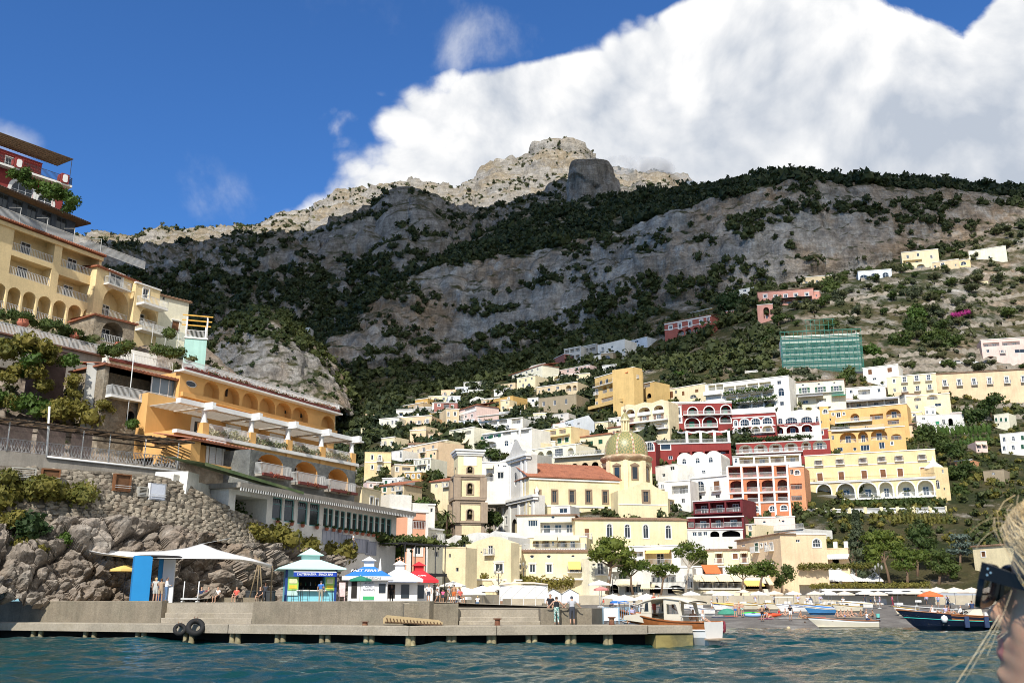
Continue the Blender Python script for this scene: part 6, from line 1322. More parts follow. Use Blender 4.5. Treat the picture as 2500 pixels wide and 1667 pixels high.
for k in range(n_):x=cols_u[0]-3.4+(cols_u[-1]-cols_u[0]+3.6)*k/n_;mb.box(x,x+.2,-.05,4.7,b.H+.12,b.H+.2)
mb.build('slats',M('slat_grey','B9B5AC',.8,.1,2),b.root)['kind']='stuff'
for x,y,w in((560,1050,40),(640,1075,30),(745,1096,30)):
 u,v=b.uv(x,y);p=rect_poly(1.5,2.2);mb=MB();mb.ring(p,[(-1.3,-1.1),(1.3,-1.1),(1.15,1.5),(-1.15,1.5)],-.08,.02);mb.lathe([(0,-.03),(.35,-.03),(.35,.06),(0,.06)],10,(0,0,0));mb.build('surround',WHITE,b.root,(u,4.6,H0+1.2));MB().box(-.72,.72,-.02,.02,-1.05,1.05).build('pane',GLASS,b.root,(u,4.58,H0+1.2))
for a_,b_ in zip(cols_u[:-1],cols_u[1:]):
 railing_mb(MB(),[(a_+.45,.1,H0),(b_-.45,.1,H0)],1.25,.13,.02).build('railing',WHITE,b.root)
b=ARC=Bld('grey stone storey with three arched orange rooms below the column terrace','grey',612,1096,868,1150,1240,D0=98.5,name='arched_storey',cat='hotel storey',dep=5,roof=None,wallm=DARKST,inner='tan',sink=0)
b.inner=M('plaster_apricot','D8A868');ao={'dr':'w','rl':None,'dp':1.9,'fr':0}
b.add(('A',660,1131,64,58,ao),('A',747,1152,58,56,ao),('A',825,1171,52,54,ao));b.done()
for x,y,w in((658,1162,72),(745,1183,68),(822,1200,62)):
 u0,v0=b.uv(x-w/2,y-8);u1,v1=b.uv(x+w/2,y+8);v=(v0+v1)/2
 s_=MB().box(u0,u1,-.9,.1,v-.25,v).build('balcony',CONC,b.root);railing_mb(MB(),[(u0,0,v),(u0,-.85,v),(u1,-.85,v),(u1,0,v)],1.1,.13,.018).build('railing',IRON,s_);MB().box(u0,u1,-1.15,-.9,v-.2,v+.08).build('planter',M('planter_red','6E3A34'),s_)
b=Bld('orange room with white shutters under a tiled edge, left of the arched rooms','orange',468,1072,613,1100,1140,D0=94.5,name='room',cat='hotel room',dep=5,roof='tile',sink=0,rise=.9,wallm=M('plaster_apricot','D8A868'))
b.add(('L',548,1112,120,50,{'dr':None,'rl':None,'dp':1.2}));b.done()
u,v=b.uv(546,1115);mb=shut_mesh(q1(.85),q1(2.3),SHUT['w'])
for sg in(-1,1):link('shutter',mb,b.root,(u+sg*.45,1.1,v))
p=rect_poly(1.9,2.5);MB().ring(p,[(-1.25,-1.25),(1.25,-1.25),(1.35,1.75),(-1.35,1.75)],-.05,.02).build('surround',WHITE,b.root,(u,1.15,v))
b=Bld('rubble base wall beneath the orange room and its green roof','stone',430,1128,616,1160,1210,D0=94,name='base_wall',cat='wall',dep=4,roof='plain',wallm=RUBBLE,sink=2);b.done()
b=RST=Bld('white sea restaurant with teal window frames under a sweeping concrete roof','white',560,1192,968,1258,1330,D0=88.5,name='restaurant',cat='restaurant',dep=8,roof=None,sink=3)
tw={'fm':SHUT['t'],'n':1,'dp':.3}
b.add(('L',612,1244,78,64,{'dr':None,'rl':None,'dp':4}))
for x,y in((677,1240),(706,1246),(739,1251),(768,1256)):b.add(('w',x,y,24,56,tw))
for x,y in((795,1262),(808,1264),(823,1267),(837,1270),(852,1272),(866,1275),(880,1277),(893,1279),(907,1282),(921,1284),(936,1286),(950,1289)):b.add(('w',x,y,11,46,tw))
b.done()
mb=MB();mb.add([(-.5,-1.6,b.H),(b.W+1.8,-1.6,b.H),(b.W+2.6,2,b.H),(b.W+1.5,8,b.H),(-.5,8,b.H)]+[(-.5,-1.6,b.H+.45),(b.W+1.8,-1.6,b.H+.45),(b.W+2.6,2,b.H+.45),(b.W+1.5,8,b.H+.45),(-.5,8,b.H+.45)],[(4,3,2,1,0),(5,6,7,8,9)]+[(i,(i+1)%5,5+(i+1)%5,5+i)for i in range(5)]);mb.build('roof_slab',CONC,b.root)
mb=MB()
for k in range(90):x=-.4+(b.W+2)*k/90;mb.box(x,x+.10,-1.62,-1.5,b.H-.28,b.H)
mb.build('roof_fringe',IRON,b.root)['kind']='stuff'
gr_=M('green_roof_felt','5E7048',.95,.25,1,col2='7A8058');MB().add([(-5,-1.3,b.H+1.6),(9,-1.6,b.H+.47),(9,4,b.H+1.6),(-5,4,b.H+2.6)],[(0,1,2,3)]).add([(-5,-1.35,b.H+1.35),(9,-1.65,b.H+.3),(9,-1.65,b.H+.55),(-5,-1.35,b.H+1.65)],[(0,1,2,3)]).build('green_roof',gr_,b.root)
for i,x in enumerate((672,706,733,768,792,809,824,839,852,866,880,894,906,918,936,951,964)):
 u,v=b.uv(x,1276+(x-672)*.137);v-=.1;pt=MB();pt.smooth=True;pt.lathe([(.13,0),(.17,.05),(.22,.3),(.25,.3)],10);po=pt.build('flower_pot',M('terracotta','B87058'),b.root,(u,-.3,v))
 V,Fc=crown_arrays(rs,[((0,0,.42),(.26,.26,.16))],26,.12);link('plant',npmesh('plant',V,Fc,foliage('pot_plant',(.03,.07,.02),(.09,.12,.03)),False),po)
for x,y,w in((811,1312,40),(842,1322,26),(880,1332,34),(905,1338,24)):
 u,v=b.uv(x,y);w_=w*b.m*2.2;p=rect_poly(w_,1.5);mb=MB();mb.ring(shrink(p,.06),p,-.05,.03)
 for k in range(1,5):mb.box(-w_/2+w_*k/5-.03,-w_/2+w_*k/5+.03,-.05,.03,-.75,.75)
 mb.box(-w_/2,w_/2,-.01,.01,-.75,.75);mb.build('louvre_panel',M('grey_louvre','A3A5AE',.7,.1,2),b.root,(u,-.02,v))
b=Bld('white stepped stair wall with flower boxes left of the restaurant','white',452,1215,562,1240,1290,D0=84.5,name='stair_wall',cat='stair wall',dep=3,roof='plain',sink=1.0,top=[(.02,2.3),(.25,2.3),(.251,1.6),(.5,1.6),(.501,.9),(.75,.9),(.751,.1)]);b.done()
MB().tube([(0,-.08,.8),(b.W,-.08,.8)],.025,5).tube([(0,-.08,.4),(b.W,-.08,.4)],.025,5).build('hand_rail',IRON,b.root)
b=Bld('small white room with a framed window above the white stair wall','white',424,1160,462,1168,1215,D0=84,name='room',cat='room',dep=3,roof='plain',sink=.2);b.add(('w',440,1192,24,22,{'fr':.12,'n':1}));b.done()
b=Bld('concrete terrace edge with a zigzag balustrade over the stone wall','stone',-160,1082,434,1144,1165,D0=77.5,name='terrace',cat='terrace',dep=8,roof=None,wallm=CONC,sink=0);b.done();PT=b
mb=MB();railing_mb(mb,[(0,.05,b.H),(b.W,.05,b.H)],1.05,.8,.02)
k=0
while k*.28<b.W:
 x=k*.28;mb.bar((x,.05,b.H+.08),(x+.14,.05,b.H+.55),.03);mb.bar((x+.14,.05,b.H+.55),(x,.05,b.H+1.0),.03);mb.bar((x+.28,.05,b.H+.08),(x+.14,.05,b.H+.55),.03);mb.bar((x+.14,.05,b.H+.55),(x+.28,.05,b.H+1.0),.03);k+=1
mb.build('balustrade',M('grey_iron','A8A6A4',.6,.1,4),b.root)
MB().tube([(b.uv(112,1120)[0],-.12,b.H-.15),(b.W+.5,-.12,b.H-.25)],.09,8).tube([(b.uv(112,1120)[0],-.12,b.H-.2),(b.uv(116,1040)[0],.1,b.H+4.2)],.09,8).build('drain_pipe',WHITE,b.root)
pg=thing('cane_pergola','dark cane shade roof on thin posts along the rocky terrace','pergola',b.A,b.rz)
hp=b.uv(116,1035)[1]
mb=MB()
for k in range(160):x=-.5+(b.W+1.5)*k/159;mb.bar((x,-1.0,hp-.1+.05*sin(k*1.7)),(x+.25*sin(k*3.3),4.5,hp+.35+.06*sin(k*2.9)),.07,.05)
mb.build('cane',M('cane','6E5A44'),pg)['kind']='stuff'
mb=MB()
for y in(-.9,1.6,4.2):mb.bar((-.5,y,hp-.2),(b.W+1,y,hp-.2),.1,.12)
for k in range(13):mb.bar((b.W*k/12,-1.2,hp-.1),(b.W*k/12,4.6,hp+.2),.08,.1)
mb.build('beam',M('dark_timber','3C342C',.9,.3,2),pg)
for x in(-60,18,116,202,268,356,437):u=b.uv(x,1080)[0];MB().tube([(u,-.02,b.H),(u,-.02,hp-.2)],.05,6).build('post',IRON,pg)
rd_=thing('reed_screen','pale reed screens at the back of the cane pergola','screen',b.A,b.rz)
RD=M('reed','9A8880',.95,.25,3,fine=.3)
for x0,x1 in((-140,-20),(-16,106),(118,190),(204,256)):
 u0,u1=b.uv(x0,1070)[0],b.uv(x1,1070)[0];mb=MB();n_=int((u1-u0)/.07)
 for k in range(n_):x=u0+(u1-u0)*k/n_;mb.box(x,x+.06,2.6+.01*(k%3),2.63+.01*(k%3),b.H,b.H+2.7+.08*sin(k*1.3))
 for z in(.6,1.4,2.2):mb.box(u0,u1,2.57,2.6,b.H+z,b.H+z+.05)
 mb.build('panel',RD,rd_)
b=PK=Bld('salmon pink house with white parapets and a corner loggia beyond the restaurant','salmon',958,1246,1046,1248,1376,D0=131,D1=134,name='house',cat='house',dep=9,roof='flat',wallm=M('plaster_saumon','E2A888',.9,.1,.4,.2,5,streak=.08),sink=2)
b.add(('w',982,1333,10,15,{'fr':.22}),('w',1021,1343,15,20,{'fr':.25}),('L',1022,1280,40,22,{'dr':None}));b.done()
for x in(960,1000,1044):u=b.uv(x,1300)[0];MB().box(max(0,u-.35),min(b.W,u+.35),-.08,0,0,b.H).build('pilaster',TRIM,b.root)
MB().box(-.3,b.W*.55,.3,6,b.H+.1,b.H+2.2).build('roof_room',plaster('white'),b.root)
MB().box(b.W*.6,b.W,.1,6,b.H+.1,b.H+1.2).build('parapet',plaster('white'),b.root)
b=Bld('cream side house with a terrace left of the salmon pink house','cream',884,1190,930,1200,1290,D0=124,name='house',cat='house',dep=8,roof='plain',sink=2);b.add(('w',907,1222,7,18,fr),('w',920,1226,6,16,fr));b.done()
b=Bld('white house with a terrace behind the salmon pink house','white',932,1228,1062,1232,1270,D0=146,name='house',cat='house',dep=8,roof='flat',sink=4);b.add(('w',950,1240,6,8),('w',1054,1245,6,10));b.done()
b=Bld('white curved corner house with a small balcony right of the salmon pink house','ivory',1046.5,1290,1082,1294,1390,D0=138,name='house',cat='house',dep=8,roof='flat',sink=2);b.add(('d',1064,1312,12,16,bal),('w',1066,1352,10,14));b.done()
px0,px1=985,1085
pg=thing('pergola','dark steel pergola with vines over the restaurant terrace at the end of the quay','pergola',at_z(985,2.6,112),0)
A0,A1=at_z(985,2.6,110),at_z(1085,2.6,116);dv=A1-A0;rzp=atan2(dv.y,dv.x);pg.location=A0;pg.rotation_euler=(0,0,rzp);Wp=dv.length
mb=MB()
for k in range(5):
 for y in(0,5):mb.tube([(Wp*k/4,y,0),(Wp*k/4,y,6.2)],.06,6)
mb.build('post',DARKIRON,pg)
mb=MB()
for z in(3.0,6.2):
 for y in(0,5):mb.bar((-.3,y,z),(Wp+.3,y,z),.1,.14)
 for k in range(9):mb.bar((Wp*k/8,-.3,z+.1),(Wp*k/8,5.3,z+.1),.07,.09)
mb.box(-.2,Wp+.2,-.2,5.2,2.85,2.95);mb.build('frame',DARKIRON,pg)
V,Fc=crown_arrays(rs,[((Wp*k/7,rs.uniform(.5,4),6.5+rs.uniform(-.1,.5)),(.9,1.6,.5))for k in range(8)],70,.32);link('vine',npmesh('vine',V,Fc,foliage('vine',(.05,.075,.018),(.13,.15,.035)),False),pg)
# pier and quay
PIERC=M('pier_concrete','857B6A',.92,.22,.8,.4,5,streak=.25,fine=.25,col2='7E7766',c2lim=(.5,.72))
DECKC=M('deck_concrete','9E9483',.92,.2,.7,.4,6,fine=.2,col2='8E8470',c2lim=(.52,.75))
F0,F1,F2=at_z(-160,0,73),at_z(1000,0,57.5),at_z(1692,0,61.5)
def pier_pt(px,off=0.0):
 """On the front line of the pier under a pixel column, moved back by off."""
 a,b_=(F0,F1)if px<1000 else(F1,F2);k=(px-CX)/FPX/CP*1.0
 for _ in range(3):
  d=b_-a;kk=(px-CX)/FPX;yz=1.0/(CP-(-.268)*SP)
  s_=kk*yz;t=(s_*a.y-a.x)/(d.x-s_*d.y)
 nrm=Vector((-d.y,d.x,0)).normalized();p=a+d*t+nrm*off;p.z=0
 return p
pier=thing('pier','long weathered concrete pier on paired piles with walls and two flights of steps','pier',F1)
Z1=1.1
def strip(name,pxs,o0,o1,z0,z1,mat,parent=pier,ztop2=None):
 f=[pier_pt(p,o0)for p in pxs];r=[pier_pt(p,o1)for p in pxs];n=len(pxs);vs_=[]
 for i in range(n):
  zt=z1 if ztop2 is None else z1+(ztop2-z1)*i/(n-1)
  for q,z in((f[i],z0),(f[i],zt-.04),(f[i]+(r[i]-f[i]).normalized()*.04,zt),(r[i],zt),(r[i],z0)):vs_.append((q.x-F1.x*(parent is pier),q.y-F1.y*(parent is pier),z))
 fs=[(i*5+k,(i+1)*5+k,(i+1)*5+(k+1)%5,i*5+(k+1)%5)for i in range(n-1)for k in range(5)]+[tuple(range(5)),tuple(range(n*5-1,n*5-6,-1))]
 return MB().add(vs_,fs).build(name,mat,parent)
for a,b_ in((-160,560),(562,999),(1001,1212),(1214,1578)):strip('deck_slab',np.linspace(a,b_,4),0,2.6,.58,Z1,DECKC)
strip('deck_slab',[1581,1688],.0,2.3,.62,1.06,DECKC);strip('end_block',[1600,1690],.12,2.0,-.5,.55,M('weedy_concrete','8C7F4E',.9,.3,1,.5,5,col2='6E6848'))
strip('under_wall',[-160,999],1.9,2.3,-.6,.58,M('underdeck_shade','2C2A26',.8,.3,1));strip('under_wall',[1001,1600],1.9,2.3,-.6,.58,M('underdeck_shade','2C2A26'))  # near-black concrete colour stands in for the shade under the deck
strip('wall',np.linspace(-160,330,3),2.4,3.0,1.05,2.52,PIERC);strip('wall',np.linspace(557,999,3),2.4,3.0,1.05,2.47,PIERC);strip('wall',[1001,1138],2.4,3.0,1.05,2.33,PIERC)
strip('wall',[1346,1475],2.4,2.95,1.05,2.05,PIERC)
for a,b_,zt in((331,556,2.42),(1141,1345,2.02)):
 for k in range(4):strip('step',[a,b_],2.4+k*.34,3.9,1.0,1.1+(zt-1.1)*(k+1)/4,DECKC)
pm_=None
for px in(-60,-40,78,96,205,226,332,347,449,463,562,576,672,686,780,795,888,902,1002,1012,1100,1112,1199,1209,1294,1309,1390,1404,1483,1493):
 p=pier_pt(px,.42)-F1
 if pm_ is None:
  mb=MB();mb.smooth=True;mb.lathe([(.17,.6),(.17,.12),(.20,.05),(.22,-.15),(.18,-.6)],12);pm_=mb.mesh('pile',M('mossy_pile','847A5E',.9,.25,2,.4,6,col2='B0A47C',streak=.2))
 link('pile',pm_,pier,(p.x,p.y,0))
qpts=[pier_pt(p,2.9)for p in(-160,330,557,999)]+[pier_pt(1001,2.9),pier_pt(1138,2.9),pier_pt(1475,2.9)]
back=[at_z(1475,0,72),at_z(1330,0,98),at_z(1130,0,130),at_z(1100,0,190),at_z(600,0,190),at_z(-300,0,110)]
poly_=[Vector((p.x,p.y,2.40 if i<5 else(2.0 if i<7 else 2.0)))for i,p in enumerate(qpts)]+[Vector((p.x,p.y,z))for p,z in zip(back,(2.0,2.2,2.6,3.4,3.2,2.5))]
mb=MB();mb.add(poly_,[tuple(range(len(poly_)))]);mb.add([(p.x,p.y,p.z-.02)for p in poly_]+[(p.x,p.y,-.6)for p in poly_],[(i,(i+1)%len(poly_),(i+1)%len(poly_)+len(poly_),i+len(poly_))for i in range(len(poly_))])
tag(mb.build('quay',DECKC),'pale concrete quay at the foot of the headland',kind='structure')
pr=[at_z(1090,0,150),at_z(1250,0,168),at_z(1700,0,173),at_z(2150,0,172),at_z(3000,0,165)]
mb=MB();n=len(pr);vs_=[(p.x,p.y,z)for p in pr for z in(1.5,3.9)]+[(p.x*1.25,p.y+46,z)for p in pr for z in(4.2,)]
fs=[(2*i,2*i+2,2*i+3,2*i+1)for i in range(n-1)]+[(2*i+1,2*i+3,2*n+i+1,2*n+i)for i in range(n-1)]
tag(mb.add(vs_,fs).build('promenade',M('promenade_paving','B8AD98',.9,.15,1,fine=.15)),'raised promenade along the back of the beach',kind='structure')
def ground(px,D,z=None):
 """Standing place on quay, beach or promenade."""
 if z is None:
  if px<1475 and D<140:z=2.42 if px<1138 else 2.05
  elif D>173:z=3.98
  else:z=float(np.interp(D,[104,110,114,130,168,196],[0,.42,.6,1.1,2.3,3.0]))+.06
 return at_z(px,z,D)
RUST=M('rusty_iron','6E4632',.8,.3,4,col2='8E6A4C')
RUBBER=M('tyre_rubber',(.018,.018,.018),.8,.3,6)
def torus(R_,r_,n=22,m=9):return[(R_+r_*cos(2*pi*k/m),r_*sin(2*pi*k/m)*1.15)for k in range(m+1)]
for px,Rr,lab,dz in((452,.30,'smaller black tyre hung as a fender on the pier edge',.78),(490,.42,'larger black tyre hung as a fender on the pier edge',.92)):
 p=pier_pt(px,-.30);p.z=dz;t=thing('tyre',lab,'tyre',p,.35,'tyre fenders on the pier')
 mb=MB();mb.smooth=True;mb.lathe(torus(Rr,Rr*.40),24);o=mb.build('tread',RUBBER,t);o.rotation_euler=(radians(62),0,0)
 MB().tube([(-.08,0,Rr*.9),(-.1,.35,Rr*1.5)],.018,5).tube([(.08,0,Rr*.9),(.1,.35,Rr*1.5)],.018,5).build('chain',RUST,t)
for px,h,lab in((877,.22,'low rusty bollard near the steps of the long wall'),(1221,.40,'rusty flat topped bollard before the second steps'),(1502,.46,'square rusty bollard right of the leaning couple')):
 p=pier_pt(px,.7);p.z=Z1;mb=MB();mb.smooth=False;mb.lathe([(.17,0),(.15,h*.7),(.15,h*.8),(.24,h*.86),(.24,h),(0,h)],10);tag(mb.build('bollard',RUST,None,p),lab,'bollard','bollards on the pier')
p=pier_pt(1020,1.9);p.z=Z1;g_=thing('gangway','brown folded gangway lying on the pier deck against the wall','gangway',p,radians(6))
mb=MB();mb.prism([(-1.7,.42),(-1.5,.58),(1.5,.3),(1.75,.16),(1.7,.05),(-1.7,.12)],-.35,.3);mb.build('deck_board',M('tan_tarpaulin','B09A74',.9,.15,2),g_)
mb=MB()
for k in range(17):x=-1.5+3.1*k/16;z=.42-.26*(k/16);mb.bar((x,-.38,z),(x+.07,-.42,z-.22),.05)
mb.bar((-1.6,-.37,.2),(1.7,-.37,.03),.06);mb.build('rope_loops',M('rope','5C4632',.9,.2,4),g_)
sail=thing('shade_sail','large white shade sail stretched over the quay seats','shade sail',ground(420,72))
tp=[(181,1335,77),(250,1342,77),(330,1347,77),(400,1345,76.5),(455,1338,76),(493,1327,76),(530,1342,76),(570,1353,77),(610,1362,78),(664,1379,80)]
bt=[(181,1336,77),(250,1350,73.5),(320,1359,71),(390,1362,70),(450,1363,70),(500,1363.5,70),(545,1364,71),(585,1365,73),(620,1370,76),(664,1380,80)]
V=[]
for a,b_ in zip(tp,bt):
 P,Q=at(*a),at(*b_)
 for k in range(9):t=k/8;q=P*(1-t)+Q*t;q.z-=.25*sin(pi*t);V.append(q-sail.location)
o=link('fabric',npmesh('fabric',np.array(V),gridfaces(10,9),M('sail_cloth',(.82,.80,.77),.85,.03,1)),sail);md_=o.modifiers.new('thickness','SOLIDIFY');md_.thickness=.03
q0=at(664,1380,80)-sail.location;MB().tube([q0,q0+Vector((0,.3,-3.4))],.07,8).build('mast',M('weathered_wood','8A7A60',.9,.25,3),sail)
q0=at(493,1327,76)-sail.location;MB().tube([q0,q0+Vector((.4,6,.8))],.02,5).build('guy_wire',IRON,sail)
BLUE=M('sign_blue',(.02,.24,.55),.5,.05,1);p=ground(338,70);k_=thing('info_stand','blue information stand with two tall pylons and a black roof ring','information stand',p)
MB().box(-.56,.62,-.35,.45,0,3.12,Matrix.Rotation(radians(28),4,'Z')).build('pylon',BLUE,k_,(0,0,0));q=ground(391,72.5)-p;MB().box(-.30,.34,-.3,.4,0,3.0,Matrix.Rotation(radians(15),4,'Z')).build('pylon',BLUE,k_,q)
q=ground(406,72.2)-p;MB().box(-.42,.42,-.05,.1,0,3.0).build('panel',M('sign_white',(.72,.73,.75),.5,.03,1),k_,q)
mb=MB();mb.lathe([(1.55,0),(1.7,.1),(1.55,.2),(1.3,.2),(1.2,.1),(1.3,0),(1.55,0)],26);q=ground(376,71.6)-p;mb.build('roof_ring',M('black_foam',(.02,.018,.018),.7,.2,2),k_,(q.x,q.y,3.0))
FONT_N=0
def text(s,size,mat,parent,loc,rot=(pi/2,0,0),bold=.0,shear=0.0,name='lettering',ext=.004,sx=1.0):
 c=bpy.data.curves.new('lettering','FONT');c.body=s;c.size=size;c.align_x='CENTER';c.align_y='CENTER';c.extrude=ext;c.offset=bold;c.shear=shear
 o=link('lettering_source',c);dg=bpy.context.evaluated_depsgraph_get();me=bpy.data.meshes.new_from_object(o.evaluated_get(dg));bpy.data.objects.remove(o);bpy.data.curves.remove(c)
 me.materials.clear();me.materials.append(mat);me.name=name
 q=link(name,me,parent,loc,rot=rot);q.scale=(sx,1,1);return q
INK=M('sign_ink',(.03,.04,.09),.6,.05,1);SIGNW=M('sign_letter_white',(.8,.8,.78),.6,.02,1)
def parasol(name,label,px,D,r,h,cm,pole=IRON,group=None,sides=8,sag=.32,z=None,folded=False,valance=None):
 p=ground(px,D,z);t=thing(name,label,'parasol',p,R.uniform(0,1),group)
 if folded:mb=MB();mb.lathe([(.03,h),(.13,h*.8),(.2,h*.45),(.12,h*.38)],8);mb.build('canopy',cm,t)
 else:
  mb=MB();mb.lathe([(0,h),(r*.5,h-sag*.45*r),(r,h-sag*r)],sides);mb.lathe([(r,h-sag*r),(r*1.005,h-sag*r-.16)],sides);mb.build('canopy',cm,t)
  mb=MB()
  for k in range(sides):a=2*pi*k/sides;mb.bar((0,0,h-.06),(r*.98*cos(a),r*.98*sin(a),h-sag*r-.03),.025)
  mb.build('ribs',IRON,t)['kind']='stuff'
 MB().tube([(0,0,0),(0,0,h+.06)],.03,6).lathe([(.28,0),(.28,.08),(.05,.12)],8).build('pole',pole,t)
 return t
PW=M('parasol_white',(.80,.77,.70),.9,.04,1);PC=M('parasol_cream',(.72,.62,.50),.9,.05,1)
parasol('parasol','yellow parasol standing beside the blue pylon on the quay',300,73,1.15,2.65,CLOTH['y'],DARKIRON,sag=.28)
p=ground(464,69.5);t=thing('luggage_trolley','white metal luggage trolley with two upright handles in the shade','trolley',p)
for x in(-.5,.5):MB().tube([(x,0,.05),(x,.05,1.4)],.035,6).build('handle',WHITE,t)
mb=MB();mb.box(-.55,.55,-.35,.35,.2,.28);mb.tube([(-.5,-.3,.05),(-.5,.3,.05)],.06,6).tube([(.5,-.3,.05),(.5,.3,.05)],.06,6);mb.build('platform',IRON,t)
for px,lab in((611,'dark round bin under the timber tripod'),(658,'wide dark covered bin right of the timber tripod')):
 mb=MB();mb.lathe([(.36,0),(.40,.05),(.44,.85),(.47,.88),(.47,.95),(.3,.98),(0,.98)],14);tag(mb.build('bin',M('dark_bin',(.05,.055,.06),.6,.2,2),None,ground(px,83)),lab,'bin')
p=ground(622,82);t=thing('timber_tripod','leaning timber tripod of three poles on the quay','tripod',p)
for x in(-.55,.1,.62):MB().tube([(x,.1 if x else-.3,0),(.15,0,3.6)],.055,6).build('pole',M('weathered_wood','8A7A60'),t)
TQ=M('turquoise_board',(.22,.56,.66),.6,.06,1);TQL=M('pale_turquoise_roof',(.50,.70,.66),.7,.05,1);NAVY=M('navy_paint',(.015,.05,.22),.5,.05,1)
p=ground(752,85);k_=thing('snack_kiosk','turquoise snack bar kiosk with a pyramid roof and blue sign','kiosk',p,radians(16));w=2.0
mb=MB();mb.box(-w,w,-w+.1,w,0,.95);mb.box(-w,-1.0,-w,w,.95,2.75);mb.box(1.15,w,-w,w,.95,2.75);mb.box(-1.0,1.15,-w,w,2.3,2.75);mb.box(-1.0,1.15,.4,w,.95,2.3);mb.build('body',TQ,k_)
MB().box(-1.0,1.15,.36,.39,.95,2.3).build('shade_backing',VOID,k_)  # dark sheet painted as the shade inside the serving opening
mb=MB();e=w+.75;zc=2.75;mb.add([(-e,-e,zc),(e,-e,zc),(e,e,zc),(-e,e,zc),(-.8,-.8,zc+.75),(.8,-.8,zc+.75),(.8,.8,zc+.75),(-.8,.8,zc+.75),(-e,-e,zc-.1),(e,-e,zc-.1),(e,e,zc-.1),(-e,e,zc-.1)],[(0,1,5,4),(1,2,6,5),(2,3,7,6),(3,0,4,7),(4,5,6,7),(8,9,1,0),(9,10,2,1),(10,11,3,2),(11,8,0,3),(11,10,9,8)]);mb.build('roof',TQL,k_)
mb=MB();mb.box(-.72,.72,-.72,.72,zc+.74,zc+1.15);mb.add([(-1.05,-1.05,zc+1.12),(1.05,-1.05,zc+1.12),(1.05,1.05,zc+1.12),(-1.05,1.05,zc+1.12),(0,0,zc+1.75)],[(0,1,4),(1,2,4),(2,3,4),(3,0,4),(3,2,1,0)]);mb.build('lantern',TQL,k_)
for x in(-w,w):MB().box(x-.09,x+.09,-w-.09,-w+.09,0,2.75).build('post',NAVY,k_)
mb=MB();mb.add([(-1.5,-w-.02,2.62),(1.95,-w-.02,2.62),(1.95,-w-.85,2.42),(-1.5,-w-.85,2.42)],[(0,1,2,3)]);mb.build('awning',CLOTH['w'],k_)
sg_=MB().box(-1.5,1.95,-w-.9,-w-.86,2.08,2.42).build('sign',M('sign_royal_blue',(.01,.05,.36),.6,.04,1),k_);text("L'ALTERNATIVA   SNACK BAR",.235,SIGNW,sg_,(.22,-w-.91,2.245),bold=.004,sx=.92)
for x0,x1 in((-1.85,-1.02),(1.17,1.9)):
 po=MB().box(x0,x1,-w-.05,-w-.02,1.0,2.05).build('poster',M('poster_green',(.32,.55,.12),.6,.1,3),k_);MB().box(x0+.1,x1-.1,-w-.07,-w-.05,1.15,1.4).build('poster_band',M('poster_yellow',(.75,.55,.05),.6,.15,4),po);MB().box(x0+.1,x1-.1,-w-.07,-w-.05,1.55,1.9).build('poster_band',M('poster_pale',(.65,.66,.40),.6,.25,5),po)
MB().box(-1.15,1.3,-w-.3,-w+.1,.95,1.02).build('counter',WHITE,k_);MB().box(-1.9,-1.05,-w-.02,-w,.6,.95).build('hatch',TQL,k_)
for k in range(9):mb=MB();mb.lathe([(.05,0),(.05,.2),(.02,.27),(.02,.34),(0,.34)],7);mb.build('bottle',[M('bottle_green',(.05,.16,.07),.2),M('bottle_amber',(.3,.14,.03),.2),M('bottle_white',(.6,.6,.58),.3)][k%3],k_,(-.85+.2*k,.25,.95+.45*(k%2)))
for px,lab in((722,'black framed bar table left before the snack kiosk'),(744,'black framed bar table in front of the kiosk counter'),(800,'black framed bar table with stools right of the man'),(818,'dark bar table at the right corner of the kiosk')):
 mb=MB();mb.box(-.3,.3,-.3,.3,1.0,1.03)
 for x in(-.27,.27):
  for y in(-.27,.27):mb.bar((x,y,0),(x,y,1.0),.03)
 mb.bar((-.27,-.27,.3),(.27,-.27,.3),.025);tag(mb.build('bar_table',DARKIRON,None,ground(px,80.5),R.uniform(-.2,.2)),lab,'bar table','bar tables at the kiosk')
def kiosk(label,px,D,w,roofm,rz,h=2.3,rise=.95,cup=True,wallm=WHITE):
 t=thing('ticket_kiosk',label,'ticket kiosk',ground(px,D),rz,'ticket kiosks on the quay');mb=MB();mb.box(-w,w,-w,w,0,h);mb.build('body',wallm,t);e=w+.5
 MB().add([(-e,-e,h),(e,-e,h),(e,e,h),(-e,e,h),(-.5,-.5,h+rise),(.5,-.5,h+rise),(.5,.5,h+rise),(-.5,.5,h+rise),(-e,-e,h-.28),(e,-e,h-.28),(e,e,h-.28),(-e,e,h-.28)],[(0,1,5,4),(1,2,6,5),(2,3,7,6),(3,0,4,7),(4,5,6,7),(8,9,1,0),(9,10,2,1),(10,11,3,2),(11,8,0,3)]).build('roof',roofm,t)
 if cup:MB().box(-.46,.46,-.46,.46,h+rise-.02,h+rise+.5).add([(-.7,-.7,h+rise+.5),(.7,-.7,h+rise+.5),(.7,.7,h+rise+.5),(-.7,.7,h+rise+.5),(0,0,h+rise+.95)],[(0,1,4),(1,2,4),(2,3,4),(3,0,4)]).build('cupola',roofm if cup is True else cup,t)
 return t
k1=kiosk('white ticket kiosk with a blue roof lettered fast ferry',898,93,1.75,CLOTH['b'],radians(6),cup=WHITE)
text('FAST FERRY',.5,SIGNW,k1,(-.3,-1.32,2.86),(radians(35),0,0),.006,.2);MB().box(-2.3,2.3,-2.31,-2.27,2.0,2.34).build('sign',WHITE,k1);text('C GESCAB',.3,M('sign_grey',(.25,.26,.28),.6),k1,(.5,-2.33,2.16),bold=.003)
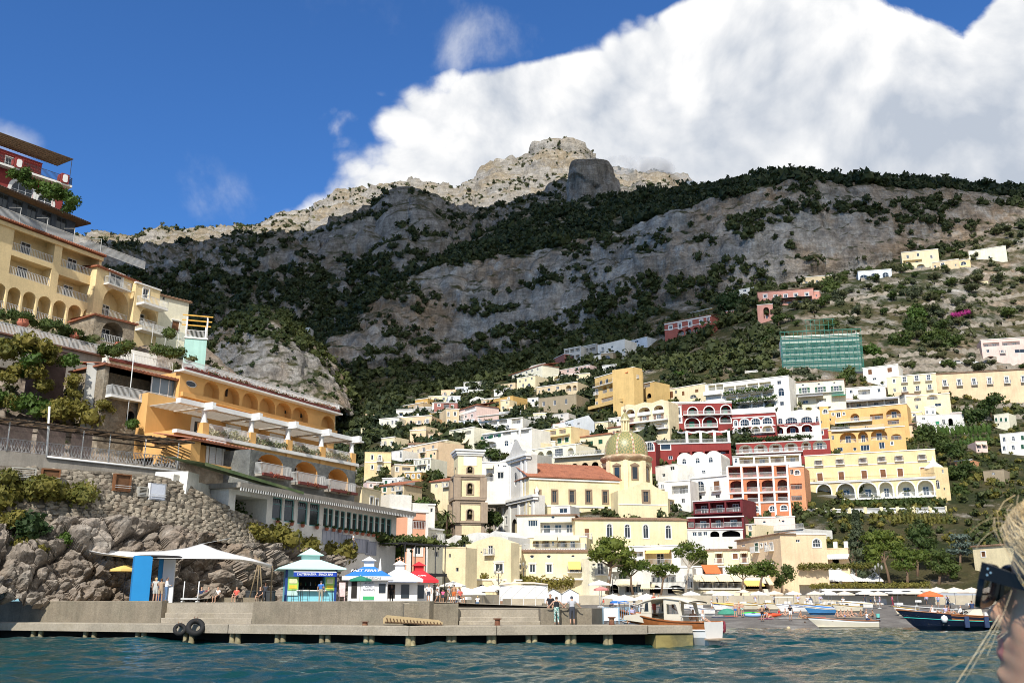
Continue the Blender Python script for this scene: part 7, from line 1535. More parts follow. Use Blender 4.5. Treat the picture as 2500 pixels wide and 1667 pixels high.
for x,z,w_,h_,c in((-1.2,1.2,.5,1.5,VOID),(.1,1.2,1.0,1.9,M('sign_white',(.72,.73,.75))),(1.3,1.3,.6,.8,GLASS)):MB().box(x-w_/2,x+w_/2,-1.8,-1.76,z-h_/2,z+h_/2).build('notice_board',c,k1)
for z,s in((1.75,'AMALFI'),(1.45,'CAPRI'),(1.15,'SALERNO')):text(s,.24,INK,k1,(.1,-1.815,z))
MB().box(-.4,.6,-1.82,-1.8,.3,.6).build('arrow_patch',M('sign_green',(.05,.4,.15),.6),k1)
k2=kiosk('white ticket kiosk with a white tiled roof, middle of the three',973,101,1.7,M('kiosk_white_roof',(.8,.78,.76),.7),radians(10));MB().box(-1.6,1.5,-2.9,-1.7,2.0,2.05).build('awning',M('striped_awning',(.35,.42,.6),.8,.3,3),k2)
k3=kiosk('ticket kiosk with a bright red roof, rightmost of the three',1020,104,1.3,CLOTH['r'],radians(14));text('CAPRI',.3,SIGNW,k3,(.2,-1.2,2.75),(radians(35),0,0),.006)
for k,px_,mt in((k2,-.9,VOID),(k2,.5,GLASS),(k3,.0,GLASS)):MB().box(px_-.4,px_+.4,-1.75 if k is k2 else-1.35,-1.7 if k is k2 else-1.28,.5,1.8).build('window',mt,k)
text('ALICOST',.26,M('sign_red',(.6,.02,.03),.6),k2,(.9,-1.3,2.75),(radians(35),0,0))
parasol('parasol','dark green and white parasol before the fast ferry kiosk',878,88,1.0,2.3,CLOTH['g'],sag=.3)
parasol('parasol','tall folded white parasol between the ticket kiosks',925,92,.4,3.9,PW,folded=True)
MB_=MB();MB_.box(-.25,.25,-.03,.03,.5,1.6);MB_.bar((-.2,0,0),(-.2,.05,.5),.05);MB_.bar((.2,0,0),(.2,.05,.5),.05);tag(MB_.build('notice_stand',M('sign_pale_red',(.7,.5,.48),.6,.3,5),None,ground(834,82)),'standing notice board right of the snack kiosk','notice board')
def lamp(label,px,D,h,arms=3,z=None):
 t=thing('street_lamp',label,'street lamp',ground(px,D,z),0,'black street lamps on the promenade');MB().tube([(0,0,0),(0,0,h)],.07,8).lathe([(.22,0),(.2,.5),(.08,.7)],8).build('post',DARKIRON,t)
 for x in((-.55,0,.55)if arms==3 else(0,)):
  z0=h+(.35 if x==0 else-.05);l=MB().lathe([(.06,-.1),(.17,.1),(.2,.42),(.13,.5),(.05,.62),(0,.65)],6);o=l.build('lantern',M('lamp_glass',(.30,.29,.26),.25,.1,3),t,(x,0,z0))
  if x:MB().tube([(0,0,h-.5),(x*.6,0,h-.6),(x,0,h-.1)],.03,5).build('arm',DARKIRON,t)
for a in(('tall street lamp left of the white parasols',1151,168,4.6),('single street lamp before the domed cream house',1199,178,5.4,1),('street lamp right of the single lamp, before the french window',1217,170,5.0),('street lamp before the oval window house',1278,176,4.6),('street lamp between the tallest pine and its neighbour',1496,174,2.6),('street lamp beside the light trunked pine',1683,176,2.8),('street lamp before the white awning restaurant',2151,174,4.4)):lamp(*a)
for px,D,r,h,lab in((1105,120,1.6,2.6,'white parasol lowest at the left beach bar'),(1132,160,2.0,3.0,'white parasol upper left beside the tall street lamp'),(1150,140,2.2,3.0,'broad white parasol in the middle of the left beach bar'),(1178,150,2.4,3.3,'broad white parasol right of the tall street lamp'),(1204,158,2.0,3.3,'white parasol behind the single street lamp'),(1464,112,1.35,2.9,'white parasol left of the wide pair before the pier end'),(1526,108,1.5,3.0,'wide white parasol with a thin pole before the pier end'),(1581,110,1.5,3.0,'white parasol with red print behind the launch'),(1497,125,1.3,2.6,'small white parasol between the wide ones')):
 t=parasol('parasol',lab,px,D,r,h,PW,group='white parasols at the beach bars',sides=6)
parasol('parasol','bright orange parasol above the brown boat',2277,118,1.42,3.1,CLOTH['o'],sides=14,sag=.36)
for px,D,lab in((2292,150,'cream parasol behind the orange parasol'),(2335,148,'broad cream parasol right of the orange parasol'),(2378,146,'cream parasol just left of the sunglasses'),(2419,150,'cream parasol behind the sunglasses')):parasol('parasol',lab,px,D,2.1,3.1,PC,sides=6,group='cream parasols on the right of the beach')
parasol('parasol','faded blue parasol under the wide white one',1513,118,1.1,2.2,CLOTH['b']);parasol('parasol','pink parasol between the white parasols',1469,106,.8,2.1,M('parasol_pink',(.65,.25,.22),.9));parasol('parasol','tiny white parasol in front of the dark pergola restaurant',2032,150,1.0,2.4,PW)
for px,lab in((1350,'left one of two white gabled beach cabins'),(1391,'right one of two white gabled beach cabins')):
 t=thing('beach_cabin',lab,'beach cabin',ground(px,104,2.4),0,'white beach cabins');MB().prism([(-.88,0),(.88,0),(.88,.95),(0,1.42),(-.88,.95)],-1,1).build('wall',WHITE,t)
 for s_ in(-1,1):MB().quad((0,-1.1,1.47),(s_*1.0,-1.1,.94),(s_*1.0,1.1,.94),(0,1.1,1.47)).build('roof',PW,t)
 for k in range(6):MB().box(-.8+k*.28,-.79+k*.28,-1.012,-1.0,0,.95).build('batten',PC,t)
o=tag(MB().box(-1.9,1.9,-1.1,1.1,-1,.45).build('plinth',PIERC,None,ground(1370,104,2.0)),'concrete plinth under the white beach cabins','plinth')
t=thing('boat_shelter','long white boat shelter with crossed braces on the quay','shelter',ground(1278,98,2.1));MB().box(-2.3,2.3,-.6,.6,.75,2.0).build('tarpaulin',CLOTH['w'],t)
mb=MB();mb.tube([(-2.35,-.7,2.05),(-1,-.7,2.2),(1,-.7,2.2),(2.35,-.7,2.05)],.09,6);mb.build('rim',PC,t);mb=MB()
for k in range(5):mb.bar((-2.3+k*1.15,-.66,0),(-2.3+k*1.15,-.66,2.0),.05)
for k in range(4):mb.bar((-2.3+k*1.15,-.65,.8),(-1.15+k*1.15,-.65,1.95),.03);mb.bar((-1.15+k*1.15,-.65,.8),(-2.3+k*1.15,-.65,1.95),.03)
mb.build('brace',IRON,t)
for i,(px,D)in enumerate(((1492,64),(1520,65.5),(1545,67))):
 t=thing('crowd_barrier',('left steel crowd barrier at the pier end','middle steel crowd barrier at the pier end','right steel crowd barrier beside the bow of the launch')[i],'barrier',ground(px,D,1.1),.2*i,'crowd barriers at the pier end');mb=MB();mb.tube([(-.5,0,0),(-.5,0,1.0),(.5,0,1.0),(.5,0,0)],.025,5);mb.bar((-.5,0,.2),(.5,0,.2),.03)
 for k in range(8):mb.bar((-.45+k*.13,0,.2),(-.45+k*.13,0,1.0),.015)
 mb.build('frame',M('barrier_blue',(.30,.48,.62),.5,.1,3),t)
 if i==0:MB().box(-.45,.45,-.03,-.01,.2,.95).build('banner',WHITE,t)
# people
J0={'pel':(0,0,.95,.135),'che':(0,.01,1.27,.135),'nek':(0,.01,1.47,.055),'hed':(0,-.015,1.58,.088),'top':(0,0,1.68,.075)}
for s_,n_ in((1,'L'),(-1,'R')):J0.update({'sh'+n_:(.18*s_,.01,1.40,.062),'el'+n_:(.25*s_,.03,1.13,.042),'wr'+n_:(.26*s_,-.06,.90,.03),'ha'+n_:(.26*s_,-.09,.80,.034),'hi'+n_:(.09*s_,0,.88,.088),'kn'+n_:(.105*s_,-.02,.49,.058),'an'+n_:(.11*s_,.02,.09,.038),'to'+n_:(.12*s_,-.14,.035,.034)})
BONES=[('pel','che'),('che','nek'),('nek','hed'),('hed','top')]+[b for n_ in 'LR' for b in(('che','sh'+n_),('sh'+n_,'el'+n_),('el'+n_,'wr'+n_),('wr'+n_,'ha'+n_),('pel','hi'+n_),('hi'+n_,'kn'+n_),('kn'+n_,'an'+n_),('an'+n_,'to'+n_))]
def ups(d,up=()):
 q=dict(J0)
 for k,v in d.items():q[k]=tuple(v)+(J0[k][3],)
 return q
def sym(**k):return{a+s_:(v[0]*(1 if s_=='L' else-1),v[1],v[2])for a,v in k.items()for s_ in 'LR'}
drop=lambda dz,dy=0,ks=('pel','che','nek','hed','top','shL','shR','hiL','hiR'):{k:(J0[k][0],J0[k][1]+dy,J0[k][2]-dz)for k in ks}
POSE={'stand':ups({}),'walk':ups({'knL':(.1,-.16,.52),'anL':(.1,-.12,.10),'toL':(.1,-.28,.05),'knR':(-.1,.05,.5),'anR':(-.1,.26,.14),'toR':(-.1,.16,.03),'wrL':(.27,.08,.92),'haL':(.27,.08,.83),'wrR':(-.27,-.2,.95),'haR':(-.27,-.25,.87)}),'lean':ups({'elL':(.36,-.10,1.18),'wrL':(.52,-.22,1.02),'haL':(.60,-.26,.99),'elR':(-.36,-.10,1.18),'wrR':(-.52,-.22,1.02),'haR':(-.60,-.26,.99),'che':(0,-.05,1.27),'nek':(0,-.09,1.46),'hed':(0,-.13,1.56),'top':(0,-.12,1.67),'shL':(.18,-.07,1.39),'shR':(-.18,-.07,1.39)}),'hips':ups({'elL':(.38,.08,1.18),'wrL':(.20,-.02,1.0),'haL':(.15,-.08,.98),'elR':(-.30,-.05,1.15),'wrR':(-.20,-.26,1.12),'haR':(-.14,-.33,1.15)}),'sit':ups({**drop(.45),**sym(el=(.25,-.05,.70),wr=(.20,-.28,.58),ha=(.16,-.36,.56),kn=(.12,-.46,.50),an=(.12,-.44,.08),to=(.12,-.58,.035))}),'ground':ups({**drop(.80,.05),**sym(el=(.26,.18,.42),wr=(.30,.30,.16),ha=(.31,.30,.05),kn=(.12,-.42,.34),an=(.12,-.66,.06),to=(.12,-.80,.10))}),'lie':ups({'pel':(0,0,.13),'che':(0,.33,.14),'nek':(0,.54,.18),'hed':(0,.64,.20),'top':(0,.74,.22),**sym(sh=(.18,.46,.13),el=(.36,.40,.08),wr=(.34,.62,.08),ha=(.30,.70,.08),hi=(.09,-.06,.12),kn=(.12,-.46,.20),an=(.14,-.86,.06),to=(.16,-.92,.14))})}
BODY={}
def body(pose):
 if pose in BODY:return BODY[pose]
 J=POSE[pose];ks=list(J);me=bpy.data.meshes.new('person');me.from_pydata([J[k][:3]for k in ks],[(ks.index(a),ks.index(b_))for a,b_ in BONES],[])
 o=link('person_source',me);md_=o.modifiers.new('skin','SKIN');md_.use_smooth_shade=True
 for i,k in enumerate(ks):sv=me.skin_vertices[0].data[i];sv.radius=(J[k][3]*(1.18 if k in('che','pel')else 1),J[k][3]*(.85 if k in('che','pel')else 1));sv.use_root=k=='pel'
 o.modifiers.new('smooth','SUBSURF').levels=1
 dg=bpy.context.evaluated_depsgraph_get();dg.update();m2=bpy.data.meshes.new_from_object(o.evaluated_get(dg));bpy.data.objects.remove(o);m2.name='person'
 n_=len(m2.vertices);V=np.zeros(n_*3);m2.vertices.foreach_get('co',V);V=V.reshape(-1,3);N_=np.zeros(n_*3);m2.vertices.foreach_get('normal',N_);N_=N_.reshape(-1,3)
 best=np.full(n_,9.);bi=np.zeros(n_,int);bt=np.zeros(n_)
 for i,(a,b_)in enumerate(BONES):
  A,Bv=np.array(J[a][:3]),np.array(J[b_][:3]);d=Bv-A;t=np.clip(((V-A)@d)/(d@d),0,1);ds=np.linalg.norm(V-A-t[:,None]*d,axis=1)-(J[a][3]*(1-t)+J[b_][3]*t)*.5
  k=ds<best;best[k]=ds[k];bi[k]=i;bt[k]=t[k]
 BODY[pose]=(m2,V,N_,bi,bt,J);m2.materials.append(None);return BODY[pose]
BN=[a[:2]+b_[:2]for a,b_ in BONES]
def garment(pose,kind):
 key=(pose,kind)
 if key in BODY:return BODY[key]
 m2,V,N_,bi,bt,J=body(pose);nm=np.array(BN)[bi];torso=np.isin(nm,['pech','chne','chsh'])&~((nm=='chne')&(bt>.75));arm=nm=='shel';thigh=nm=='hikn';hips=np.isin(nm,['pehi'])|((nm=='pech')&(bt<.35));shin=nm=='knan'
 top=torso&~((nm=='pech')&(bt<.1))
 r_={'shirt':top|(arm&(bt<.6)),'blouse':top|arm|((nm=='elwr')&(bt<.8)),'tank':top&~((nm=='chsh')&(bt>.75)),'dress':torso|hips|(thigh&(bt<.75))|(arm&(bt<.3)),'trousers':hips|thigh|(shin&(bt<.9)),'capri':hips|thigh|(shin&(bt<.45)),'shorts':hips|(thigh&(bt<.6)),'trunks':hips|(thigh&(bt<.3)),'bikini':hips&~((nm=='pech')&(bt>.18))}.get(kind)
 hd=np.array(J['hed'][:3]);tp=np.array(J['top'][:3]);ax=(tp-hd)/np.linalg.norm(tp-hd);hv=V-hd;hz=hv@ax;face=np.array((0,-1,0))if pose!='lie' else np.array((0,-.3,1.));isH=np.isin(nm,['nehe','heto'])
 if kind in('hair','long_hair'):r_=isH&((hz>.075)|((hv@face<-.0)&(hz>(-.13 if kind=='long_hair' else-.05))))
 if kind=='hat':r_=isH&(hz>.055)
 fa=np.array([list(p.vertices)for p in m2.polygons if len(p.vertices)==4]);fk=fa[r_[fa].all(1)];u,inv=np.unique(fk,return_inverse=True);inf={'hair':.016,'long_hair':.02,'hat':.03,'dress':.022}.get(kind,.011)
 me=npmesh({'tank':'top','blouse':'shirt','long_hair':'hair'}.get(kind,kind),V[u]+N_[u]*inf,inv.reshape(-1,4),M('skin',(.55,.34,.24)))if len(fk)else None
 BODY[key]=me;return me
SKIN=[M('skin',(.52,.31,.21),.6,.06,6),M('skin_tan',(.40,.22,.13),.6,.06,6),M('skin_dark',(.18,.09,.055),.6,.06,6)]
CL={k:M('cloth_'+k,v,.9,.08,8)for k,v in{'white':(.75,.75,.74),'black':(.015,.015,.018),'navy':(.03,.05,.12),'blue':(.05,.16,.45),'jeans':(.10,.17,.28),'red':(.55,.04,.04),'coral':(.65,.12,.09),'orange':(.6,.15,.04),'grey':(.42,.42,.44),'dark':(.05,.055,.07),'maroon':(.22,.03,.05),'tan':(.42,.32,.22),'lilac':(.45,.42,.60),'pink':(.65,.12,.25),'green':(.10,.35,.25),'khaki':(.34,.31,.24),'blond':(.50,.36,.16),'brown':(.08,.045,.025),'straw':(.55,.44,.26),'silver':(.5,.49,.46)}.items()}
CL['print']=M('cloth_print',(.62,.70,.62),.9,.5,14,col2=(.05,.22,.20),c2lim=(.48,.53));CL['check']=M('cloth_check',(.5,.5,.46),.9,.4,20)
def person(label,px,D,pose,rz,skin=0,*wear,z=None,s=1.0,dz=0.0,loc=None):
 """wear: 'shirt:white', 'hair:brown' ...; rz in degrees, 0 faces the camera."""
 p=Vector(loc)if loc is not None else ground(px,D,z);p.z+=dz
 o=link('person',body(pose)[0],None,p,radians(rz),scale=s);tag(o,label,'person');o.material_slots[0].link='OBJECT';o.material_slots[0].material=SKIN[skin]
 for w_ in wear:
  k,c_=w_.split(':');me=garment(pose,k)
  if me is None:continue
  q=link(me.name,me,o);q.material_slots[0].link='OBJECT';q.material_slots[0].material=CL[c_]
 return o
P_=person
deck=pier_pt(1380,1.85);deck.z=Z1;d2=pier_pt(1419,1.85);d2.z=Z1
P_('woman leaning on the pier wall in a black top and patterned trousers',0,0,'lean',176,0,'tank:black','trousers:print','hair:brown',loc=deck,s=.98)
P_('man leaning on the pier wall in a grey tee and dark cropped trousers',0,0,'lean',184,0,'shirt:grey','capri:dark','hair:dark',loc=d2,s=1.0)
P_('dark haired person sitting low behind the pier wall',1344,66,'sit',0,1,'shirt:black','hair:black','shorts:dark',dz=-.35)
P_('blond woman in a grey dress seen from behind at the blue pylon',377,69.3,'stand',175,0,'dress:check','long_hair:blond',s=.98)
P_('woman in a tan dress and dark hat beside the blond woman',390,70.6,'hips',200,1,'dress:tan','hat:brown','long_hair:brown',s=.96)
P_('man in a white shirt and jeans at the white panel',404,69.6,'hips',110,1,'blouse:white','trousers:jeans','hair:dark',s=1.0)
P_('person in a white top half hidden behind the blue pylon',364,71.2,'stand',160,2,'shirt:white','trousers:dark','hair:black')
benches=thing('bench','long low stone bench in the shade of the sail','bench',ground(505,81.6));MB().box(-4.2,4.2,-.1,.45,0,.42).build('seat',PIERC,benches)
for lab,px,w_,sk in(('seated person in a grey shirt farthest left under the sail',424,('shirt:grey','shorts:orange','hair:dark'),1),('seated person in orange shorts under the sail',440,('shirt:dark','shorts:orange','hair:brown'),1),('seated man in a dark shirt and khaki shorts under the sail',490,('shirt:navy','shorts:khaki','hair:brown'),0),('seated person in a maroon shirt under the sail',507,('shirt:maroon','trousers:khaki','hair:brown'),0),('seated woman with pale hair, white top and black skirt',530,('shirt:white','shorts:black','long_hair:silver'),0),('seated man in a bright coral shirt under the sail',576,('shirt:coral','shorts:dark','hair:brown'),0)):
 P_(lab,px,81.0,'sit',R.uniform(-25,25),sk,*w_)
P_('woman in black sitting before the timber tripod',634,81,'sit',-20,0,'shirt:black','shorts:black','long_hair:brown');P_('dark figure standing behind the woman in black',646,84,'stand',0,2,'shirt:dark','trousers:dark','hair:black',s=.95)
P_('man in a blue shirt and grey trousers ordering at the snack kiosk',782,81.5,'stand',172,0,'shirt:blue','trousers:khaki','hair:dark',s=1.03)
P_('person in a white shirt on the steep path below the restaurant',862,104,'stand',100,1,'shirt:white','trousers:dark','hair:dark',z=at(862,1342,104).z)
P_('man in a white shirt right of the red roofed kiosk',1046,92,'stand',20,1,'shirt:white','shorts:dark','hair:dark');P_('man in white with a straw bag walking on the quay',1069,90,'walk',70,1,'shirt:white','shorts:white','hair:brown');P_('child in purple low behind the quay wall',1081,88,'stand',0,1,'shirt:pink','shorts:dark','hair:brown',s=.68);P_('woman with a white hat behind the quay wall',1096,89,'walk',60,1,'shirt:grey','shorts:khaki','hat:white',s=.88);P_('shirtless man behind the quay wall left of the steps',1108,86,'stand',180,1,'shorts:orange','hair:brown',s=.9);P_('bent figure in coral behind the quay wall',1123,86,'sit',40,1,'shirt:coral','shorts:dark','hair:brown')
P_('man in black inside the white ticket kiosk awning',955,96,'stand',0,2,'shirt:black','trousers:black','hair:black')
for a in(('standing man in bright blue trunks on the beach',1796,120,'stand',150,0,'trunks:blue','hair:silver'),('standing man in striped trunks beside the blue trunks',1813,122,'stand',190,0,'trunks:print','hair:silver'),('standing woman between the two men in trunks',1805,127,'hips',200,0,'bikini:red','hair:blond'),('person in a red shirt sitting on the gravel',1904,125,'ground',60,0,'shirt:red','trunks:dark','hair:blond'),('sunbather leaning back right of the red shirt',1919,126,'ground',80,0,'bikini:black','hair:brown'),('man in a black shirt and white shorts near the water',1931,113,'stand',180,1,'shirt:black','shorts:white','hair:brown'),('shirtless man in black shorts with a hand raised at the water',1862,112,'hips',165,1,'shorts:black','hair:dark'),('sunbather on a pink towel behind the shirtless man',1874,118,'ground',110,0,'bikini:maroon','hair:dark'),('sunbather in black with raised knees',1957,119,'ground',70,1,'bikini:black','hair:dark'),('sunbather lying on a white towel',1975,117,'lie',100,1,'trunks:dark','hair:brown'),('sunbather stretched out before the striped boat',1936,132,'lie',70,0,'trunks:navy','hair:brown'),('leftmost of the sitting row of sunbathers',2046,121,'ground',60,0,'bikini:dark','hair:blond'),('second from left of the sitting row of sunbathers',2055,122,'ground',50,0,'bikini:red','hair:brown'),('third from left of the sitting row of sunbathers',2064,121,'ground',60,0,'trunks:blue','hair:silver'),('fourth from left of the sitting row of sunbathers',2072,122,'ground',55,0,'bikini:navy','hair:brown'),('rightmost of the sitting row of sunbathers',2081,126,'ground',40,0,'trunks:black','hair:dark'),('sunbather with folded legs left of the white cap',2104,122,'ground',60,1,'bikini:black','hair:dark'),('sunbather in a white cap near the turquoise bucket',2117,124,'ground',70,1,'trunks:navy','hat:white'),('sunbather leaning right beside the turquoise bucket',2130,121,'ground',250,1,'trunks:black','hair:black'),('passer in white and blue before the dark restaurant',2127,160,'walk',90,1,'shirt:white','shorts:blue','hair:dark'),('passer in a white skirt before the dark restaurant',2137,161,'walk',80,0,'dress:white','hair:brown'),('passer in lilac before the dark restaurant',2149,160,'walk',-90,1,'shirt:lilac','shorts:lilac','hair:dark'),('woman in bright pink near the small white parasol',2180,158,'walk',90,1,'shirt:pink','trousers:maroon','hair:brown'),('dark dressed passer at the restaurant entrance',2113,163,'stand',0,2,'shirt:dark','trousers:dark','hair:black'),('small figure in white on the beach behind the launch',1738,140,'walk',90,1,'shirt:white','shorts:white','hat:white'),('pale dressed pair member left at the beach huts',1972,155,'stand',20,0,'shirt:white','shorts:grey','hair:brown'),('pale dressed pair member right at the beach huts',1978,156,'stand',-30,1,'blouse:white','trousers:white','hair:dark'),('standing waiter in white at the beach bar fence',2060,150,'stand',10,1,'shirt:white','trousers:dark','hair:dark'),('woman bending over near the kayaks',1870,136,'sit',90,1,'shirt:lilac','shorts:black','hair:black')):
 P_(*a)
for lab,px,py,w_ in(('bather with brown shoulders left in the shallow water',1884,1528,'hair:brown'),('bather right in the shallow water',1966,1529,'hair:brown'),('swimmer with only the head out of the water',2201,1523,'hair:black'),('swimmer with an orange buoy near the dark boat',2226,1522,'hair:brown'),('child bathing beside the white rowing boat',2148,1524,'hair:blond')):
 q=on_z(px,py,0);q.z=-1.12 if 'head' not in lab else-1.42;P_(lab,0,0,'stand',R.uniform(100,200),1,w_,'trunks:dark',loc=q)
for i,(px,py,c_)in enumerate(((2234,1527,'orange'),(1925,1533,'straw'),(2214,1526,'straw'))):
 mb=MB();mb.smooth=True;mb.lathe([(0,-.2),(.16,-.12),(.2,0),(.16,.14),(0,.2)],12);tag(mb.build('buoy',CL[c_],None,on_z(px,py,.05)),('round orange buoy beside the swimmer','small yellow float left of the white rowing boat','small yellow float left of the orange buoy')[i],'buoy')
# boats
WOOD_=M('varnished_wood',(.30,.105,.03),.3,.25,3,spec=.5);HCREAM=M('hull_cream',(.66,.60,.47),.45,.06,2);HWHITE=M('hull_white',(.78,.77,.74),.4,.05,2);HBLUE=M('hull_blue',(.05,.20,.42),.5,.08,2);HNAVY=M('hull_navy',(.006,.009,.022),.15,.1,2,spec=.6);OCHRE=M('rub_ochre',(.45,.28,.05),.6,.1,2);BOOT=M('antifouling',(.14,.045,.03),.8,.2,3);BLK=M('black_plastic',(.02,.02,.022),.4,.1,2)
def hull_pts(L,Bm,H,rake=.16,n=17,sheer=.35,transom=.72,keel=-.25):
 S=[]
 for i in range(n):
  t=i/(n-1);b_=Bm/2*(transom+(1-transom)*sin(min(1,t/.42)*pi/2))*(1-max(0,(t-.42)/.58)**2.3);zs=H*(1+sheer*t*t*1.2-.05*sin(pi*t));x=-L/2+L*t
  S.append([(x+L*rake*t**6*(max(z_,0)/H)*1.0-(L*.04 if t==1 and z_<=0 else 0),b_*w_,z_)for w_,z_ in((0,keel),(.55,keel*.4),(.86,H*.28),(.95,zs*.62),(.99,zs*.80),(1.0,zs))])
 return S
def hull(S,t,mats,split=3,name='hull'):
 """Sides from keel to sheer; rows under split take mats[0], the strake above mats[1]."""
 n=len(S);m=len(S[0]);mb=MB();mb.smooth=True
 for s_ in(1,-1):
  for k in range(m-1):
   mb.cur=0 if k<split else 1
   mb.add([(x,y*s_,z)for st in S for x,y,z in(st[k],st[k+1])],[(2*i,2*i+2,2*i+3,2*i+1)for i in range(n-1)])
 mb.smooth=False;mb.cur=0;tr=S[0];mb.add([(x,y,z)for x,y,z in tr]+[(x,-y,z)for x,y,z in reversed(tr)],[tuple(range(2*m))]);mb.build(name,mats,t)
def sheer_tube(S,t,mat,r,k=-1,name='rub_rail',dz=0.0):
 p=[Vector(st[k])+Vector((0,.01,dz))for st in S];MB().tube(p+[Vector((q.x,-q.y,q.z))for q in reversed(p)],r,6).build(name,mat,t)
def floor_(S,t,z,mat,i0=0,i1=-1,name='floor'):
 P=S[i0:i1];mb=MB();mb.add([(st[-1][0],st[-1][1]*.93,z if z is not None else st[-1][2]-.02)for st in P]+[(st[-1][0],-st[-1][1]*.93,z if z is not None else st[-1][2]-.02)for st in P],[(i,i+1,len(P)+i+1,len(P)+i)for i in range(len(P)-1)]);mb.build(name,mat,t)
def outboard(t,x,z):
 o=MB().box(-.16,.2,-.14,.14,.1,.5).box(-.08,.06,-.06,.06,-.6,.1).box(-.2,.06,-.02,.02,-.62,-.45).build('outboard',BLK,t,(x,0,z));MB().box(-.17,.21,-.15,.15,.3,.36).build('cowl_band',M('grey_plastic',(.3,.3,.32)),o)
def small_boat(label,px,D,L,rz,lower,upper,rail,cover=None,ob=False,z=None,canopy=None,name='rowing_boat',Bm=1.75,H=.72,fenders=0,draft=0.0,tilt=0.0):
 p=Vector(ground(px,D,z));p.z-=draft
 t=thing(name,label,'boat',p,radians(rz),'small boats on the beach' if z is None else None);t.rotation_euler=(radians(tilt),0,radians(rz));S=hull_pts(L,Bm,H);hull(S,t,[lower,upper],4);sheer_tube(S,t,rail,.05);floor_(S,t,.18,HCREAM)
 for k in(4,8,12):st=S[k][-1];MB().box(st[0]-.13,st[0]+.13,-st[1]*.95,st[1]*.95,st[2]-.22,st[2]-.17).build('thwart',WOOD_ if cover is None else HCREAM,t)
 if cover:
  mb=MB();mb.smooth=True;K=7;mb.add([(st[-1][0],st[-1][1]*cos(pi*j/K)*1.05,st[-1][2]-.05+(.30*sin(pi*j/K))*(.5+.5*sin(pi*i/16)))for i,st in enumerate(S)for j in range(K+1)],[(i*(K+1)+j,(i+1)*(K+1)+j,(i+1)*(K+1)+j+1,i*(K+1)+j+1)for i in range(len(S)-1)for j in range(K)]);mb.build('cover',cover,t)
 if ob:outboard(t,-L/2-.12,H*.75)
 if canopy:
  for x in(-.9,.9):
   for y in(-.6,.6):MB().tube([(x,y,.2),(x,y,1.75)],.025,5).build('post',IRON,t)
  MB().box(-1.3,1.3,-.85,.85,1.75,1.82).build('canopy',canopy,t)
 for k in range(fenders):mb=MB();mb.smooth=True;mb.lathe([(0,-.2),(.1,-.16),(.13,0),(.1,.16),(0,.2)],10);mb.build('fender',HWHITE,t,(S[13-2*k][-1][0],-S[13-2*k][-1][1]-.12,.45))
 return t
STRIPE=M('striped_cover',(.66,.66,.66),.9,.6,3,col2=(.12,.16,.30),c2lim=(.46,.54));NETC=M('fishing_net',(.62,.56,.42),.95,.45,9,bump=.6)
for a in(('white boat with a bright yellow cover on the beach',1771,142,3.0,200,HWHITE,STRIPE,OCHRE,CLOTH['y']),('cream boat draped with a pale net',1816,143,3.6,188,HCREAM,HCREAM,OCHRE,NETC),('small cream boat right of the net',1854,145,2.4,190,HCREAM,HWHITE,OCHRE),('cream boat with a thin canopy, left of the striped cover',1912,143,3.9,182,HCREAM,HCREAM,OCHRE,None,True,None,PW),('boat with a blue and white striped cover',1942,135,3.6,186,HWHITE,HWHITE,IRON,STRIPE),('cream boat with ochre rail behind the striped one',1990,141,3.8,178,HCREAM,HCREAM,OCHRE,None,True),('boat with a bright blue cover nearest the sunbathers',2007,130,3.2,182,HBLUE,HCREAM,IRON,CLOTH['b']),('cream boat with an outboard behind the blue cover',2036,138,3.4,176,HCREAM,HCREAM,OCHRE,None,True),('cream boat with an outboard at the right end of the row',2074,137,3.2,180,HCREAM,HCREAM,OCHRE,None,True),('varnished brown boat under the orange parasol',2250,121,4.4,185,WOOD_,WOOD_,HWHITE),('pale boat beside the varnished brown boat',2216,128,2.6,190,HCREAM,HCREAM,OCHRE),('white boat with a purple stripe behind the launch',1720,128,2.6,170,HWHITE,STRIPE,IRON),('white boat cover heap at the left of the beach',1690,146,3.0,175,HWHITE,HWHITE,OCHRE,CLOTH['w']),('white boat behind the fence of the beach bar',2095,150,4.0,178,HWHITE,HWHITE,OCHRE,CLOTH['w'])):small_boat(*a)
for px,D,c_,lab in((1838,127,(.05,.5,.06),'bright green kayak on the gravel'),(1860,125,(.7,.22,.02),'orange yellow kayak in front of the green one'),(1880,123,(.6,.08,.03),'red kayak at the right of the kayaks'),(1840,123,(.25,.42,.65),'pale blue kayak nearest the water')):
 t=thing('kayak',lab,'kayak',ground(px,D),radians(R.uniform(165,185)),'kayaks on the beach');mb=MB();mb.smooth=True;mb.tube([(-1.5,0,.25),(-1.2,0,.2),(-.5,0,.18),(.5,0,.18),(1.2,0,.2),(1.5,0,.27)],[.02,.13,.24,.24,.13,.02],10);mb.build('hull',M('kayak_'+lab.split()[0]+lab.split()[1],c_,.4,.05,2),t);MB().lathe([(.22,0),(.26,.03),(.2,.04)],12,(0,0,.39)).build('cockpit',BLK,t)
q=on_z(2073,1533,0);t=small_boat('white rowing boat afloat with an outboard and two white fenders',2073,100,5.7,176,HCREAM,HWHITE,WOOD_,None,True,-.12,fenders=2,Bm=1.9,H=.8);t.location=(q.x,q.y,-.05)
P_('man in a white shirt standing at the stern of the rowing boat',0,0,'sit',90,1,'shirt:white','shorts:navy','hat:white',loc=(q.x+1.9,q.y,.42))
L0,L1=at_z(1745,0,62.2),at_z(1540,0,66.5);dv=L1-L0;t=LN=thing('motor_launch','cream motor launch with a brown wooden strake and cabin at the pier end','boat',(L0+L1)/2,atan2(dv.y,dv.x));L=dv.length
